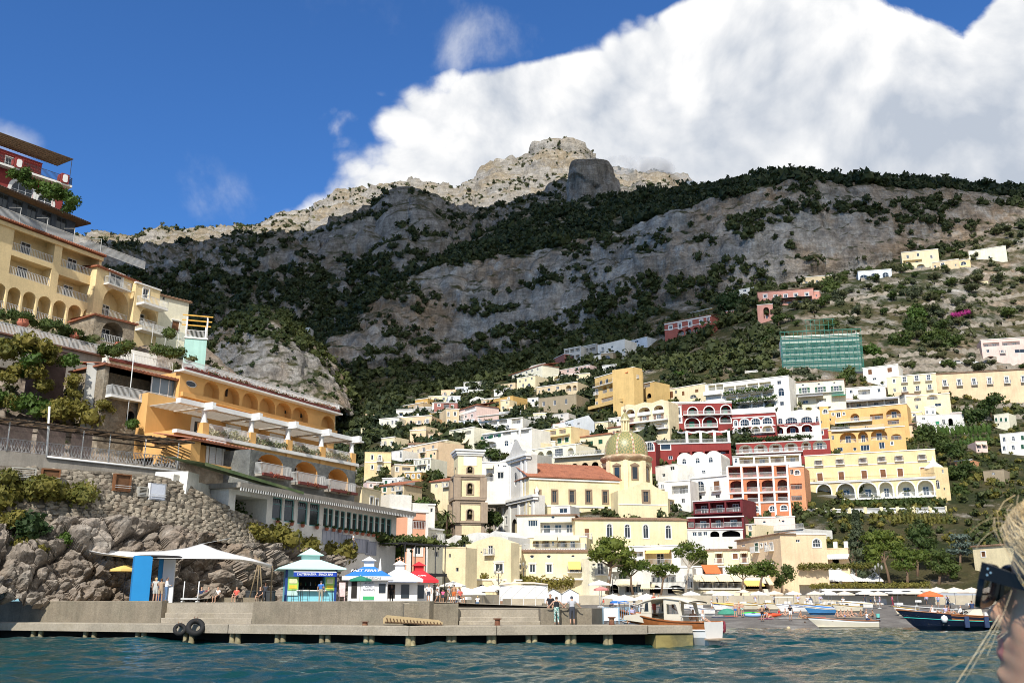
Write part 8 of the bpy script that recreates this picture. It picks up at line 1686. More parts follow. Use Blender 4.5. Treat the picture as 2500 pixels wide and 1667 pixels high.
S=hull_pts(L,2.5,1.25,.10,sheer=.45,transom=.85);hull(S,t,[HWHITE,WOOD_],3);sheer_tube(S,t,WOOD_,.06);sheer_tube(S,t,HWHITE,.05,3,'belt');floor_(S,t,.75,HCREAM);floor_(S,t,None,HCREAM,10,17,'foredeck')
def cab(x,y,z):return(x,y,z)
mb=MB();xs_=[(-.3,1.25,2.75),(1.5,1.1,2.62),(2.05,.95,1.65)]
w0=.95
cabp=[(-1.1,1.1),(-.2,1.2),(.0,2.85),(.95,2.8),(1.45,2.2),(1.95,1.9),(2.9,1.75),(3.1,1.4)]
for y in(-w0,w0):
 k=1 if y>0 else-1
 MB().prism([(x,z)for x,z in((.75,1.1),(.75,1.75),(1.35,1.75),(1.75,1.7),(2.9,1.6),(3.05,1.35))],y-.04,y+.04).build('cabin_side',HCREAM,t)
 MB().ring([(.95,1.85),(1.3,1.85),(1.2,2.35),(.98,2.4)],[(.75,1.72),(1.55,1.72),(1.3,2.55),(.78,2.65)],y-.04,y+.04).build('window_frame',HCREAM,t)
 MB().ring([(-1.3,1.7),(-.4,1.7),(-.4,2.3),(-1.1,2.3)],[(-1.6,1.2),(-.2,1.2),(-.2,2.62),(-1.3,2.6)],y-.04,y+.04).build('window_frame',HCREAM,t)
 MB().box(.93,1.32,y-.012,y+.012,1.83,2.4).build('pane',GLASS,t)
mb=MB();mb.quad((.75,-w0,1.75),(.75,w0,1.75),(3.0,w0*.7,1.62),(3.0,-w0*.7,1.62));mb.quad((3.0,-w0*.7,1.62),(3.0,w0*.7,1.62),(3.1,w0*.7,1.2),(3.1,-w0*.7,1.2));mb.build('cabin_top',HCREAM,t)
mb=MB();mb.smooth=True;rp=[(-2.1,2.50),(-1.5,2.68),(-.4,2.80),(.5,2.76),(1.2,2.62),(1.75,2.42)];mb.add([(x,w0*1.12*v,z-.10*v*v)for x,z in rp for v in(-1,-.5,0,.5,1)]+[(x,w0*1.12*v,z-.10*v*v-.09)for x,z in rp for v in(-1,-.5,0,.5,1)],[(i*5+j,i*5+j+1,i*5+j+6,i*5+j+5)for i in range(5)for j in range(4)]+[(30+i*5+j,30+i*5+j+1,30+i*5+j+6,30+i*5+j+5)for i in range(5)for j in range(4)]+[(i*5+e,i*5+5+e,35+i*5+e,30+i*5+e)for i in range(5)for e in(0,4)]);mb.build('roof',HCREAM,t)
for i in range(12,17):st=S[i][-1];MB().tube([(st[0],-st[1],st[2]),(st[0],-st[1],st[2]+.55)],.02,5).build('stanchion',IRON,t)
sheer_tube(S[11:17],t,IRON,.02,-1,'hand_rail',.55);sheer_tube(S[0:5],t,IRON,.02,-1,'stern_rail',.35)
MB().box(-L/2-.9,-L/2+.1,-1.0,1.0,.22,.3).build('swim_platform',M('teak',(.35,.26,.18),.8,.2,3),t)
for x,c_ in((-3.0,'maroon'),(.8,'pink'),(2.0,'pink'),(3.1,'red')):mb=MB();mb.smooth=True;mb.lathe([(0,-.38),(.13,-.3),(.15,0),(.13,.3),(0,.38)],10);mb.build('fender',CL[c_],t,(x,-1.32+.1*max(0,x),.95))
lw=lambda x,y,z:Matrix.Translation(LN.location)@Matrix.Rotation(LN.rotation_euler[2],4,'Z')@Vector((x,y,z))
P_('woman in a coral red dress standing on the foredeck of the launch',0,0,'hips',60,1,'dress:coral','hair:brown',loc=lw(1.75,-.75,1.35));P_('man in white leaning beside the cabin of the launch',0,0,'walk',70,2,'shirt:white','shorts:white','hair:black',loc=lw(.35,-.9,1.0));P_('shirtless man in a white cap seated in the launch',0,0,'sit',160,1,'trunks:white','hat:white',loc=lw(-1.3,-.6,.75));P_('seated person in a grey hat at the stern of the launch',0,0,'sit',60,0,'shirt:white','shorts:khaki','hat:grey',loc=lw(-2.2,-.3,.75));P_('person in lilac seated on the far side of the launch',0,0,'sit',200,1,'shirt:lilac','shorts:grey','hair:dark',loc=lw(2.6,.5,1.0))
q=on_z(2272,1537,0);t=DB=thing('dark_motor_boat','dark navy motor boat with a turquoise line and a round white fender','boat',(q.x+3.6,q.y+.6,0),radians(176));S=hull_pts(9.0,2.7,1.25,.14,19,.38);hull(S,t,[HNAVY,HNAVY],4);sheer_tube(S,t,WOOD_,.05)
sheer_tube([[(x,y*1.005,z)for x,y,z in st]for st in S],t,M('turquoise_line',(.03,.5,.42),.5),.028,3,'stripe')
mb=MB();mb.add([(x,-y-.012,z)for st in S[1:13]for x,y,z in(st[3],st[5])],[(2*i,2*i+2,2*i+3,2*i+1)for i in range(11)]);mb.add([(x,y+.012,z)for st in S[1:13]for x,y,z in(st[3],st[5])],[(2*i,2*i+2,2*i+3,2*i+1)for i in range(11)]);mb.build('mahogany_panel',WOOD_,t)
floor_(S,t,None,HCREAM,2,19,'deck');sheer_tube(S[10:19],t,IRON,.022,-1,'bow_rail',.45)
for i in range(10,19,2):
 for s_ in(-1,1):st=S[i][-1];MB().tube([(st[0],s_*st[1],st[2]),(st[0]-.06,s_*st[1],st[2]+.45)],.016,5).build('stanchion',IRON,t)
MB().prism([(-1.4,1.2),(.1,1.28),(-.5,1.85),(-1.3,1.9)],-.9,.9).build('sun_pad',HCREAM,t);MB().box(-4.2,-1.6,-.8,.8,1.15,1.6).build('cabin',HWHITE,t)
mb=MB();mb.smooth=True;mb.lathe([(0,-.34),(.2,-.28),(.33,0),(.26,.24),(.06,.36),(0,.4)],16);mb.build('ball_fender',HWHITE,t,(2.35,1.35,.98))
for x in(.35,-1.45):MB().box(-.2,.2,-.12,.12,-.5,.5).build('fender',M('navy_fabric',(.03,.05,.11),.9),t,(x,1.42,.75))
dw=lambda x,y,z:Matrix.Translation(DB.location)@Matrix.Rotation(DB.rotation_euler[2],4,'Z')@Vector((x,y,z))
P_('woman in a patterned dress reclining on the bow of the dark boat',0,0,'ground',60,0,'dress:white','hair:brown',loc=dw(2.9,.1,1.42));P_('man in a purple shirt with bare knees on the dark boat',0,0,'ground',20,1,'shirt:lilac','trunks:white','hair:black',loc=dw(1.75,.3,1.38));P_('person in maroon lying behind the man in purple',0,0,'ground',80,1,'shirt:maroon','trunks:dark','hair:brown',loc=dw(1.2,-.4,1.36));P_('grey haired man in a white shirt on the dark boat',0,0,'ground',70,1,'blouse:white','trousers:black','hair:silver',loc=dw(.3,.2,1.36));P_('person in navy at the cabin of the dark boat',0,0,'sit',180,1,'shirt:navy','trousers:dark','hair:brown',loc=dw(-1.0,-.5,1.45))
for px,D,c_,w_,lab in((1870,117,'pink',1.6,'pink towel with bags on the gravel'),(1925,119,'white',2.6,'white towel spread near the water'),(1962,118.5,'straw',1.8,'straw coloured towel under the sunbather in black'),(2000,121,'coral',1.2,'coral towel before the blue covered boat'),(2075,120,'tan',3.0,'long tan mat under the row of sunbathers'),(1765,121,'navy',2.6,'dark striped towels left of the men in trunks'),(1785,124,'coral',1.6,'coral towel behind the dark striped towels')):
 mb=MB();mb.box(-w_/2,w_/2,-.5,.5,0,.04);tag(mb.build('towel',CL[c_],None,ground(px,D),R.uniform(-.2,.2)),lab,'towel')
mb=MB();mb.lathe([(.17,0),(.22,.45),(.24,.47),(.2,.46),(.15,.05)],12);tag(mb.build('bucket',M('bucket_turquoise',(.18,.6,.52),.5),None,ground(2144,120)),'turquoise bucket standing on the gravel','bucket')
mb=MB();mb.smooth=True;mb.lathe([(1.3,0),(1.1,.35),(.6,.62),(0,.72)],10,sy=.7);tag(mb.build('tarpaulin_heap',M('green_tarpaulin',(.06,.26,.18),.9,.2,2,.6),None,ground(1776,130)),'heap covered with a green tarpaulin on the beach','tarpaulin')
fe=thing('picket_fence','white picket fence round the beach bar','fence',ground(2040,153),0)
for k in range(46):link('picket',bpy.data.meshes.get('picket')or MB().box(-.05,.05,-.02,.02,0,.95).mesh('picket',WHITE),fe,(-4.6+k*.2,0,0))
MB().bar((-4.6,.03,.3),(4.5,.03,.3),.05).bar((-4.6,.03,.75),(4.5,.03,.75),.05).build('rail',WHITE,fe)
rs_=random.Random(5);TB=None;PP=[]
for i in range(44):
 px=rs_.choice((rs_.uniform(1090,1240),rs_.uniform(1470,1660),rs_.uniform(1690,2000),rs_.uniform(2000,2270),rs_.uniform(2280,2400)));D=rs_.uniform(150,169)if px>1450 else rs_.uniform(100,118);p=ground(px,D)
 if i<16:
  if TB is None:TB=thing('dining_table','small table with a white cloth at the beach restaurants','table',p,0,'restaurant tables behind the beach');MB().box(-.45,.45,-.45,.45,.72,.76).box(-.47,.47,-.47,.47,.45,.72).build('tablecloth',CLOTH['w'],TB);MB().tube([(0,0,0),(0,0,.72)],.05,6).build('leg',DARKIRON,TB)
  else:dup(TB,p,rs_.uniform(0,3))
 else:tag(P_('guest among the tables behind the beach',0,0,rs_.choice(('sit','stand','walk','hips')),rs_.uniform(0,360),rs_.choice((0,1,1,2)),rs_.choice(('shirt:','blouse:','tank:'))+rs_.choice(('white','navy','coral','lilac','grey','pink','white')),rs_.choice(('trousers:','shorts:'))+rs_.choice(('dark','khaki','white','jeans')),'hair:'+rs_.choice(('brown','dark','blond')),loc=p),group='guests at the beach restaurants')
for i in range(14):px=1690+i*42+rs_.uniform(-8,8);D=rs_.uniform(150,166);parasol('parasol','open white parasol in the row at the back of the beach',px,D,rs_.uniform(1.2,1.7),2.5,(PW,PC)[i%2],group='parasols in the row at the back of the beach',sides=6)
# trees, shrubs and hedges
rs=np.random.RandomState(21)
PINE=foliage('pine_needles',(.065,.105,.018),(.17,.20,.036),.35);PINED=foliage('dark_pine',(.018,.04,.012),(.045,.075,.02),.2);BROAD=foliage('broad_leaves',(.032,.06,.015),(.095,.125,.03),.3);OLIVE=foliage('olive_leaves',(.055,.07,.035),(.12,.135,.075),.25);MAC=foliage('yellow_scrub',(.10,.11,.025),(.24,.20,.045),.3);BOUG=foliage('bougainvillea',(.28,.02,.14),(.42,.04,.22),.3);IVY=foliage('ivy',(.035,.075,.012),(.085,.14,.025),.25)
BARK=M('tree_bark','6E5A48',.95,.3,3,.8,6);BARKP=M('pale_bark','A89C8C',.95,.25,3,.6,6)
def tree(name,label,cat,foot,D,blobs,mat,leaves=150,lsz=.30,bark=BARK,tr=.18,bend=0.0,z=None,group=None,depth=.8):
 """foot: pixel of the trunk's base; blobs: (px, py, rx, ry) of the crown in pixels."""
 p=at(foot[0],foot[1],D)
 if z is not None:p=at_z(foot[0],z,D)
 m=D/FPX;t=thing(name,label,cat,p,0,group);bl=[];cs=[]
 for i,(x,y,rx,ry)in enumerate(blobs):
  c=at(x,y,D)-p;c.y+=rs.uniform(-1,1)*rx*m*.5;cs.append(c);bl.append((tuple(c),(rx*m*1.15,rx*m*depth,ry*m*1.15)))
 V,Fc=crown_arrays(rs,bl,leaves,lsz,.72);link('crown',npmesh('crown',V,Fc,mat,False),t)
 top=sum(cs,Vector())/len(cs);fork=Vector((top.x*.5+bend,0,top.z*.62));mb=MB();mb.tube([(0,0,-.5),(fork.x*.35+bend*.6,0,fork.z*.5),tuple(fork)],[tr,tr*.8,tr*.62],8)
 for c in cs:mb.tube([tuple(fork),tuple(fork*.4+c*.6+Vector((0,0,-.2))),tuple(c)],[tr*.5,tr*.32,tr*.12],5,False)
 mb.build('trunk',bark,t);return t
tree('pine_tree','tallest pine on the promenade with a thick dark trunk','pine tree',(1482,1443),177,[(1470,1345,26,17),(1500,1330,30,18),(1455,1356,18,12),(1525,1352,22,14),(1490,1362,24,12),(1535,1372,16,12),(1478,1322,18,10)],PINE,190,.34,tr=.38,bend=.3)
tree('pine_tree','pine leaning right of the tallest pine with a hanging dark crown','pine tree',(1545,1444),178,[(1528,1395,16,13),(1560,1383,20,10),(1570,1376,14,8),(1522,1380,12,9)],PINE,170,.3,tr=.24,bend=-.3)
tree('pine_tree','flat topped pine third from the left on the promenade','pine tree',(1613,1450),178,[(1598,1388,18,9),(1625,1384,22,9),(1645,1390,12,8),(1612,1400,14,7)],PINE,170,.3,tr=.20,bend=.2)
tree('pine_tree','light trunked pine with four tufts before the white house','pine tree',(1674,1448),177,[(1680,1334,18,13),(1656,1348,13,11),(1706,1345,14,13),(1690,1358,14,9),(1718,1355,8,9)],PINE,180,.3,BARKP,.22)
tree('pine_tree','slanting pine left of the two touching crowns','pine tree',(1807,1452),176,[(1790,1392,18,10),(1812,1388,18,10),(1832,1394,18,11)],PINE,190,.3,tr=.2,bend=.4)
tree('pine_tree','broad pine right of the two touching crowns','pine tree',(1856,1436),176,[(1848,1386,20,13),(1872,1380,20,12),(1884,1396,14,10),(1858,1398,16,9)],PINE,190,.3,tr=.26)
tree('fig_tree','leafy tree against the peach house right of the pines','tree',(1908,1442),178,[(1918,1392,12,12),(1926,1400,12,16),(1908,1412,12,12),(1900,1425,8,8)],BROAD,170,.3)
tree('conifer','tall dark pointed conifer under the balustrade terrace','conifer',(2092,1425),188,[(2090,1258,7,14),(2091,1280,12,14),(2094,1303,17,14),(2092,1328,21,15),(2098,1352,24,15),(2100,1378,26,15),(2108,1400,24,14)],foliage('blue_conifer',(.03,.05,.025),(.085,.10,.05),.2),190,.34,tr=.3)
for lab,f,D,bl,mt in(('broad bright green pine, left of the grove behind the beach',(2174,1432),186,[(2130,1312,24,14),(2160,1308,24,14),(2150,1335,28,16),(2185,1330,24,15),(2128,1345,18,18),(2130,1368,16,14)],PINE),('yellow green pine in the middle of the grove with a low crown',(2216,1430),184,[(2200,1352,22,14),(2230,1360,24,14),(2210,1378,24,13),(2248,1356,18,13),(2190,1380,14,10)],PINE),('tallest dark green pine of the grove',(2240,1415),192,[(2232,1300,20,16),(2256,1296,18,14),(2245,1322,26,16),(2262,1330,18,14)],BROAD),('dark green pine on the right of the grove',(2292,1425),187,[(2285,1352,20,12),(2312,1366,22,13),(2282,1374,18,12),(2325,1384,16,12),(2300,1390,20,10),(2326,1404,8,8)],BROAD),('grey blue cedar with spreading branches right of the grove',(2345,1395),195,[(2340,1312,22,7),(2350,1330,26,7),(2335,1345,20,6),(2358,1346,14,6)],foliage('cedar',(.07,.10,.08),(.13,.17,.14),.2))):tree('pine_tree' if 'pine' in lab else 'cedar',lab,'tree',f,D,bl,mt,190,.36,tr=.3)
tree('umbrella_pine','flat umbrella pine standing alone on the crest','umbrella pine',(1934,440),712,[(1925,419,14,6),(1943,419,15,6),(1934,415,14,5)],WOOD,130,.9,tr=.6)
tree('pine_tree','big dark pine between the red villa and the pink villa','pine tree',(1790,772),440,[(1790,720,24,14),(1770,735,22,14),(1808,738,22,14),(1780,752,26,12),(1805,758,20,10)],PINED,190,.9,tr=.5)
for i,(x,y,D,c_,lab)in enumerate(((1020,1240,205,1,'round bright green pine left of the bell tower'),(1075,1172,240,0,'dark tree behind the bell tower, upper left'),(1050,1150,255,0,'dark tree beside the palm'),(1190,1100,268,0,'small round tree on the white terrace'),(1150,1262,228,0,'dark tree between the bell tower and the church front'),(1195,1270,226,0,'shadowed tree at the foot of the church front'),(1000,1160,262,0,'olive green tree under the peach house'),(965,1060,372,0,'dark tree by the road curve'),(940,1080,350,0,'dark tree left of the road curve'),(985,1090,330,0,'bushy tree under the road curve'),(1395,1000,345,0,'dark tree left of the yellow hotel'),(1425,950,390,0,'tall dark tree beside the yellow hotel, left'),(1500,1012,330,0,'tree at the foot of the yellow hotel'),(1660,925,370,1,'light green tree above the dark red hotel'),(1955,910,345,2,'grey green tree before the scaffolding'),(2070,920,340,0,'tree right of the tiled cream house'),(1645,1175,250,1,'bright green tree on the terrace of the white house'),(1618,1180,248,1,'bright bush left of the terrace tree'),(2255,1060,262,0,'dark cypress like tree right of the amber hotel'),(2320,1100,262,0,'broad dark tree right of the yellow tower, upper'),(2345,1150,250,0,'broad dark tree right of the yellow tower, middle'),(2345,1205,240,0,'round dark tree right of the yellow tower, lower'),(2290,1080,275,0,'grey tree below the white stone house'),(2380,1015,300,0,'large dark tree right of the white stone house'),(2420,985,310,0,'upper dark tree right of the white stone house'),(2230,800,375,0,'large dark tree in the middle of the terraces'),(2200,830,368,0,'lower left half of the dark thicket on the terraces'),(2270,825,368,0,'lower right half of the dark thicket on the terraces'),(2300,840,366,0,'right end of the dark thicket on the terraces'),(2235,765,395,1,'bright crowned tree above the dark thicket'),(2130,860,362,1,'yellow green tree right of the scaffolding'),(2030,700,440,0,'dark tree right of the pink villa'),(2045,730,425,2,'olive tree right of the pink villa'),(2340,640,462,0,'tree before the narrow yellow house'),(2200,672,455,0,'dark trees below the cream house'),(2450,640,455,0,'tree right of the ivory house'))):
 s_={0:24,1:20,2:18}[c_]
 tree(['broadleaf_tree','broadleaf_tree','olive_tree'][c_],lab,'tree',(x,y+s_*1.2),D,[(x+rs.uniform(-.7,.7)*s_,y+rs.uniform(-.6,.5)*s_,s_*rs.uniform(.5,.75),s_*rs.uniform(.45,.65))for _ in range(5)],[BROAD,IVY,OLIVE][c_],120,.0022*D)
for x,y,D,lab in((1054,1172,236,'tall palm among the dark trees left of the bell tower'),(992,1190,232,'palm left of the round bright pine'),(1090,1255,210,'dark palm at the left foot of the bell tower'),(1820,890,388,'palm on the slope above the white hotel')):
 t=thing('palm_tree',lab,'palm tree',at(x,y+34,D));h=34*D/FPX;MB().tube([(0,0,-1),(.1,0,h*.5),(0,0,h)],[.25,.2,.18],7).build('trunk',BARK,t);mb=MB()
 for k in range(46):
  a=k*2.4;el_=-.5+1.7*((k*13)%46)/46;Lp=2.3;pr=None
  for s_ in range(5):
   tt=s_/4;q=Vector((cos(a)*Lp*tt*cos(el_*.7),sin(a)*Lp*tt*cos(el_*.7),h+Lp*(sin(el_)*tt-.55*tt*tt)))
   if pr is not None:sd_=Vector((-sin(a),cos(a),.2))*.22*(1-.5*tt);mb.quad(pr+sd_,pr-sd_,q-sd_*.7,q+sd_*.7)
   pr=q
 mb.build('fronds',foliage('palm_frond',(.045,.075,.02),(.11,.13,.04)),t)
SHP=[crown_arrays(rs,[((rs.normal()*.35,rs.normal()*.3,.45+.15*rs.normal()),(.6,.55,.5))for _ in range(4)],90,.17)for _ in range(4)];SHM={}
def shrub(label,px,py,D,r,mat,group=None,name='shrub'):
 k=(rs.randint(4),mat.name)
 if k not in SHM:SHM[k]=npmesh('shrub',*SHP[k[0]],mat,False)
 p=at(px,py,D);p.z-=.5*r;return tag(link(name,SHM[k],None,p,rs.rand()*6.28,scale=r),label,'shrub',group)
def wallD(px,py):return float(np.interp(px,SXc,SD))+1.2+3.2*np.clip((1466-py)/220,0,1.6)
for px,py,r,m_,lab in((28,1205,1.3,MAC,'yellow green shrub lowest left on the stone wall'),(62,1195,1.2,MAC,'yellow green shrub second from the left on the stone wall'),(110,1190,1.1,MAC,'ochre shrub under the rusty panels'),(155,1200,1.3,MAC,'bright yellow shrub under the floodlights'),(190,1215,1.1,MAC,'right end of the yellow shrubs on the stone wall'),(30,1170,.9,MAC,'small shrub near the left rusty panel'),(82,1278,1.3,PINED,'dark drooping caper bush on the boulders'),(12,1270,.8,MAC,'pale shrub at the left edge of the boulders'),(175,1312,.7,IVY,'small green tuft between the boulders'),(75,1330,.7,MAC,'pale tuft low on the boulders'),(680,1308,1.3,MAC,'wide yellow shrub on the wall below the restaurant'),(650,1304,1.0,MAC,'left part of the yellow shrub below the restaurant'),(745,1337,1.2,MAC,'round shrub left of the lamp mast'),(803,1350,1.3,MAC,'shrub under the path, left of two'),(842,1352,1.5,MAC,'brownish shrub under the path, right of two'),(945,1350,1.7,IVY,'dark ivy under the round end of the restaurant')):shrub(lab,px,py,wallD(px,py)-(2.0 if px<640 else 2.0),r*1.45,m_)
for i,(px,py,r,m_)in enumerate(((20,845,1.9,MAC),(60,850,2.2,MAC),(100,848,1.9,MAC),(60,890,1.8,IVY),(85,905,1.7,MAC),(100,940,1.3,MAC),(22,920,1.2,MAC),(70,985,1.6,IVY),(95,1000,1.5,IVY),(150,1000,2.0,MAC),(185,1005,2.1,MAC),(10,970,1.5,IVY),(30,980,1.3,MAC),(178,880,1.3,IVY),(180,930,1.2,MAC),(258,990,1.0,MAC),(185,960,.9,MAC),(130,880,.9,MAC),(318,1035,1.0,IVY),(455,1095,1.0,IVY))):shrub(('yellow green scrub' if m_ is MAC else 'green creeper')+' hanging on the rock face below the balustrade terrace',px,py,94.5+px*.012,r,m_,'scrub on the rock face at the left')
for px,py,D,r,lab in((60,432,113.5,1.3,'vine'),(85,446,114,1.4,''),(110,460,114.5,1.5,''),(135,470,115,1.5,''),(158,480,115.5,1.6,''),(165,500,115.5,1.3,''),(40,422,113,1.2,'')):shrub('bright vine growing over the red villa',px,py,D,r,IVY,'vine over the red villa','vine')
for px,py,D,r in((30,768,104,1.2),(70,778,104,1.2),(110,790,105,1.3),(150,804,105,1.3),(180,812,106,1.2),(215,830,107,1.0),(290,855,108,1.6),(262,850,107.5,1.3),(400,855,114,1.4),(420,862,114,1.3),(410,812,120,1.4)):shrub('green hedge plant on the terrace before the yellow hotel',px,py,D,r,BROAD,'terrace plants before the yellow hotel')
def strip_leaves(b,name,u0,u1,v,y,h,d,mat,n=10,k=60,lsz=.16):
 V,Fc=crown_arrays(rs,[((u0+(u1-u0)*(i+.5)/n,y+rs.uniform(-.1,.1),v+rs.uniform(-.3,.4)*h),((u1-u0)/n*.7,d,h*rs.uniform(.6,1.1)))for i in range(n)],k,lsz,.55);return link(name,npmesh(name,V,Fc,mat,False),b.root)
WFL=foliage('white_flowers',(.07,.10,.03),(.62,.56,.40),.2);RFL=foliage('red_flowers',(.06,.09,.03),(.50,.10,.07),.2)
for a_,b_ in zip(cols_u[:-1],cols_u[1:]):strip_leaves(COL_,'flowers',a_+.6,b_-.6,H0+.45,-.15,.45,.22,WFL,7,70,.13)
strip_leaves(NIC,'flowers',1,NIC.W,NIC.H+.55,-.65,.32,.2,RFL,26,46,.13)
for y in(0,1,2):u,v=ARC.uv((658,745,822)[y],(1166,1187,1204)[y]);strip_leaves(ARC,'flowers',u-1.2,u+1.2,v+.1,-1.05,.25,.16,RFL,6,40,.11)
strip_leaves(RST,'hedge_plants',RST.uv(575,1260)[0],RST.uv(640,1260)[0],RST.uv(610,1262)[1],1.5,1.1,.8,BROAD,6,90,.22)
for b,x0,y0,x1,y1,y,h,mt,nm in((LH,1770,960,1890,950,-1.2,.8,IVY,'creeper'),(LH,1780,984,1900,972,-1.6,.9,IVY,'creeper'),(YH2,1966,1232,2284,1222,-1.6,.8,IVY,'creeper')):(u0,v0),(u1,v1)=b.uv(x0,y0),b.uv(x1,y1);strip_leaves(b,nm,u0,u1,(v0+v1)/2,y,h,.7,mt,16,60,.35)
def hedge(label,x0,y0,x1,y1,D0,D1,h,mat,n=16,d=.7,name='hedge',k=70,lsz=.28):
 P,Q=at(x0,y0,D0),at(x1,y1,D1);t=P;w_=(Q-P);V,Fc=crown_arrays(rs,[(tuple(w_*((i+.5)/n)+Vector((0,rs.uniform(-.2,.2),rs.uniform(-.1,.2)*h))),(w_.length/n*.75,d,h*rs.uniform(.8,1.1)))for i in range(n)],k,lsz,.7);return tag(link(name,npmesh(name,V,Fc,mat,False),None,t),label,'hedge' if name=='hedge' else 'vine')
hedge('dark clipped hedge above the red guest house',1797,1074,1982,1066,277,272,.65,PINED);hedge('ivy hanging from the terrace behind the church roof',1356,1128,1475,1118,258,254,1.6,IVY,14,name='vine');hedge('dense vine arcade under the sea terrace of the yellow hotel',2052,1232,2290,1226,236,230,1.5,BROAD,20,1.2,'vine');hedge('hedge above the white awning restaurant',1950,1383,2130,1381,182,182,.6,MAC);hedge('long hedge below the white awning restaurant',1980,1432,2270,1428,174,174,.55,MAC,22);hedge('vine roof on the promenade left of the tall pine',1282,1424,1400,1424,174,174,1.1,MAC,9,1.2,'vine',110);hedge('vine roof below the domed cream house',1175,1408,1300,1414,174,176,.6,MAC,10,1.0,'vine');hedge('bright ivy covering the wall right of the amber hotel',2240,1055,2420,1048,292,296,2.6,IVY,16,.6,'vine');hedge('ivy on the lower wall right of the amber hotel',2330,1085,2430,1080,284,288,2.8,IVY,10,.6,'vine');hedge('creeper over the grey wall above the grove',2180,1270,2330,1275,222,220,2.6,MAC,14,1.0,'vine');hedge('creeper on the wall left of the grove',2060,1285,2190,1262,228,224,1.0,MAC,12,.5,'vine',40);hedge('magenta bougainvillea hedge on the upper terrace',2322,770,2368,762,380,382,1.3,BOUG,6)
b=B('white balustrade terrace on a tall grey wall, below the big yellow hotel','stone',1958,1256,2312,1246,1325,D0=232,D1=226,name='terrace',cat='terrace',dep=10,roof=None,wallm=M('grey_retaining','9A968C',.95,.25,.5,streak=.4),sink=4)
for k in range(10):u=b.W*k/9;MB().box(max(0,u-.35),min(b.W,u+.35),-.1,.5,b.H,b.H+1.5).build('pier',plaster('buff'),b.root)
MB().box(0,b.W,-.05,.35,b.H+1.05,b.H+1.2).build('hand_rail',WHITE,b.root)
bm_=MB().lathe([(.10,0),(.14,.3),(.06,.6),(.10,1.05)],6).mesh('baluster',WHITE)
for k in range(140):link('baluster',bm_,b.root,(b.W*(k+.5)/140,.15,b.H))
b=B('long dark pergola restaurant with white edged roofs behind the beach','chalk',2000,1444,2280,1434,1464,('V',2040,1455,60,18,{'rise':.1}),('V',2105,1454,60,18,{'rise':.1}),('V',2170,1452,60,18,{'rise':.1}),('V',2235,1450,60,18,{'rise':.1}),D0=173,D1=171,name='restaurant',cat='restaurant',dep=6,roof='plain');b.slab(2000,1440,2275,1434,2.2,.3,False,name='roof_edge');b.slab(2150,1446,2275,1443,3.0,.2,False,name='roof_edge')
b=SC_;sc=thing('scaffolding','green scaffolding with netting wrapped round the white building','scaffolding',b.A,b.rz);GRN=M('scaffold_green',(.04,.22,.16),.6,.15,2);NET=M('debris_net',(.045,.19,.15),.9,.1,2);nt=NET.node_tree;nt.nodes['Principled BSDF'].inputs['Alpha'].default_value=.42;Hs=b.H+1.5
for k in range(19):u=-.6+(b.W+1.2)*k/18;MB().tube([(u,-1.3,0),(u,-1.3,Hs+(4.2 if 5<k<13 else 0))],.07,5).build('standard',GRN,sc)
for j in range(8):z=1.5+j*(Hs-1.5)/7;MB().bar((-.6,-1.3,z),(b.W+.6,-1.3,z),.12).box(-.6,b.W+.6,-1.3,-.2,z-.08,z).build('deck',GRN,sc)
MB().bar((b.W*.3,-1.3,Hs+2),(b.W*.7,-1.3,Hs+2),.1).bar((b.W*.3,-1.3,Hs+4.1),(b.W*.7,-1.3,Hs+4.1),.1).build('ledger',GRN,sc);MB().quad((-.6,-1.4,1),(b.W+.6,-1.4,1),(b.W+.6,-1.4,Hs-3),(-.6,-1.4,Hs-3)).build('netting',NET,sc);MB().box(-.8,b.W+.8,-1.45,-1.35,-1.2,1.5).build('skirt',M('dark_sheet',(.05,.055,.065),.8),sc)
hedge_r=[(1560,925,403),(1640,912,385),(1760,905,380),(1900,902,366),(2100,896,357),(2300,893,355),(2540,890,360)];pts=[at(*q)for q in hedge_r];mb=MB();mb.add([(p.x,p.y-2,p.z+d_)for p in pts for d_ in(-4.0,.2)]+[(p.x,p.y+5,p.z+.2)for p in pts],[(2*i,2*i+2,2*i+3,2*i+1)for i in range(6)]+[(2*i+1,2*i+3,14+i+1,14+i)for i in range(6)]);tag(mb.build('road',M('road_wall_stone','8E877A',.95,.3,.8,.6,4)),'upper road on a long grey supporting wall',kind='structure')
for i,(x,c_)in enumerate(((1760,'white'),(1802,'silver'),(1872,'white'),(1904,'white'),(1932,'silver'),(1968,'white'),(2272,'dark'),(2302,'white'),(2335,'silver'),(2372,'white'),(2410,'dark'))):
 y=float(np.interp(x,[q[0]for q in hedge_r],[q[1]for q in hedge_r]));D=float(np.interp(x,[q[0]for q in hedge_r],[q[2]for q in hedge_r]));p=at(x,y,D);t=thing('parked_car',['%s car parked on the upper road, number %s from the left'%({'white':'white','silver':'silver','dark':'dark'}[c_],'one two three four five six seven eight nine ten eleven'.split()[i])][0],'car',(p.x,p.y-.9,p.z+.2),.05,'cars parked on the upper road')
 MB().prism([(-2.1,.3),(2.1,.3),(2.1,.75),(1.2,.9),(.6,1.4),(-1.2,1.45),(-1.9,.95),(-2.15,.85)],-.85,.85).build('body',CL[c_],t);MB().prism([(-1.6,.95),(1.05,.92),(.55,1.33),(-1.15,1.37)],-.87,.87).build('window',GLASS,t)
 for xx in(-1.3,1.3):mb=MB();mb.lathe([(0,-.9),(.32,-.9),(.32,.9),(0,.9)],10);mb.v=[(x_+xx,z_,y_+.32)for x_,y_,z_ in mb.v];mb.build('wheel',RUBBER,t)
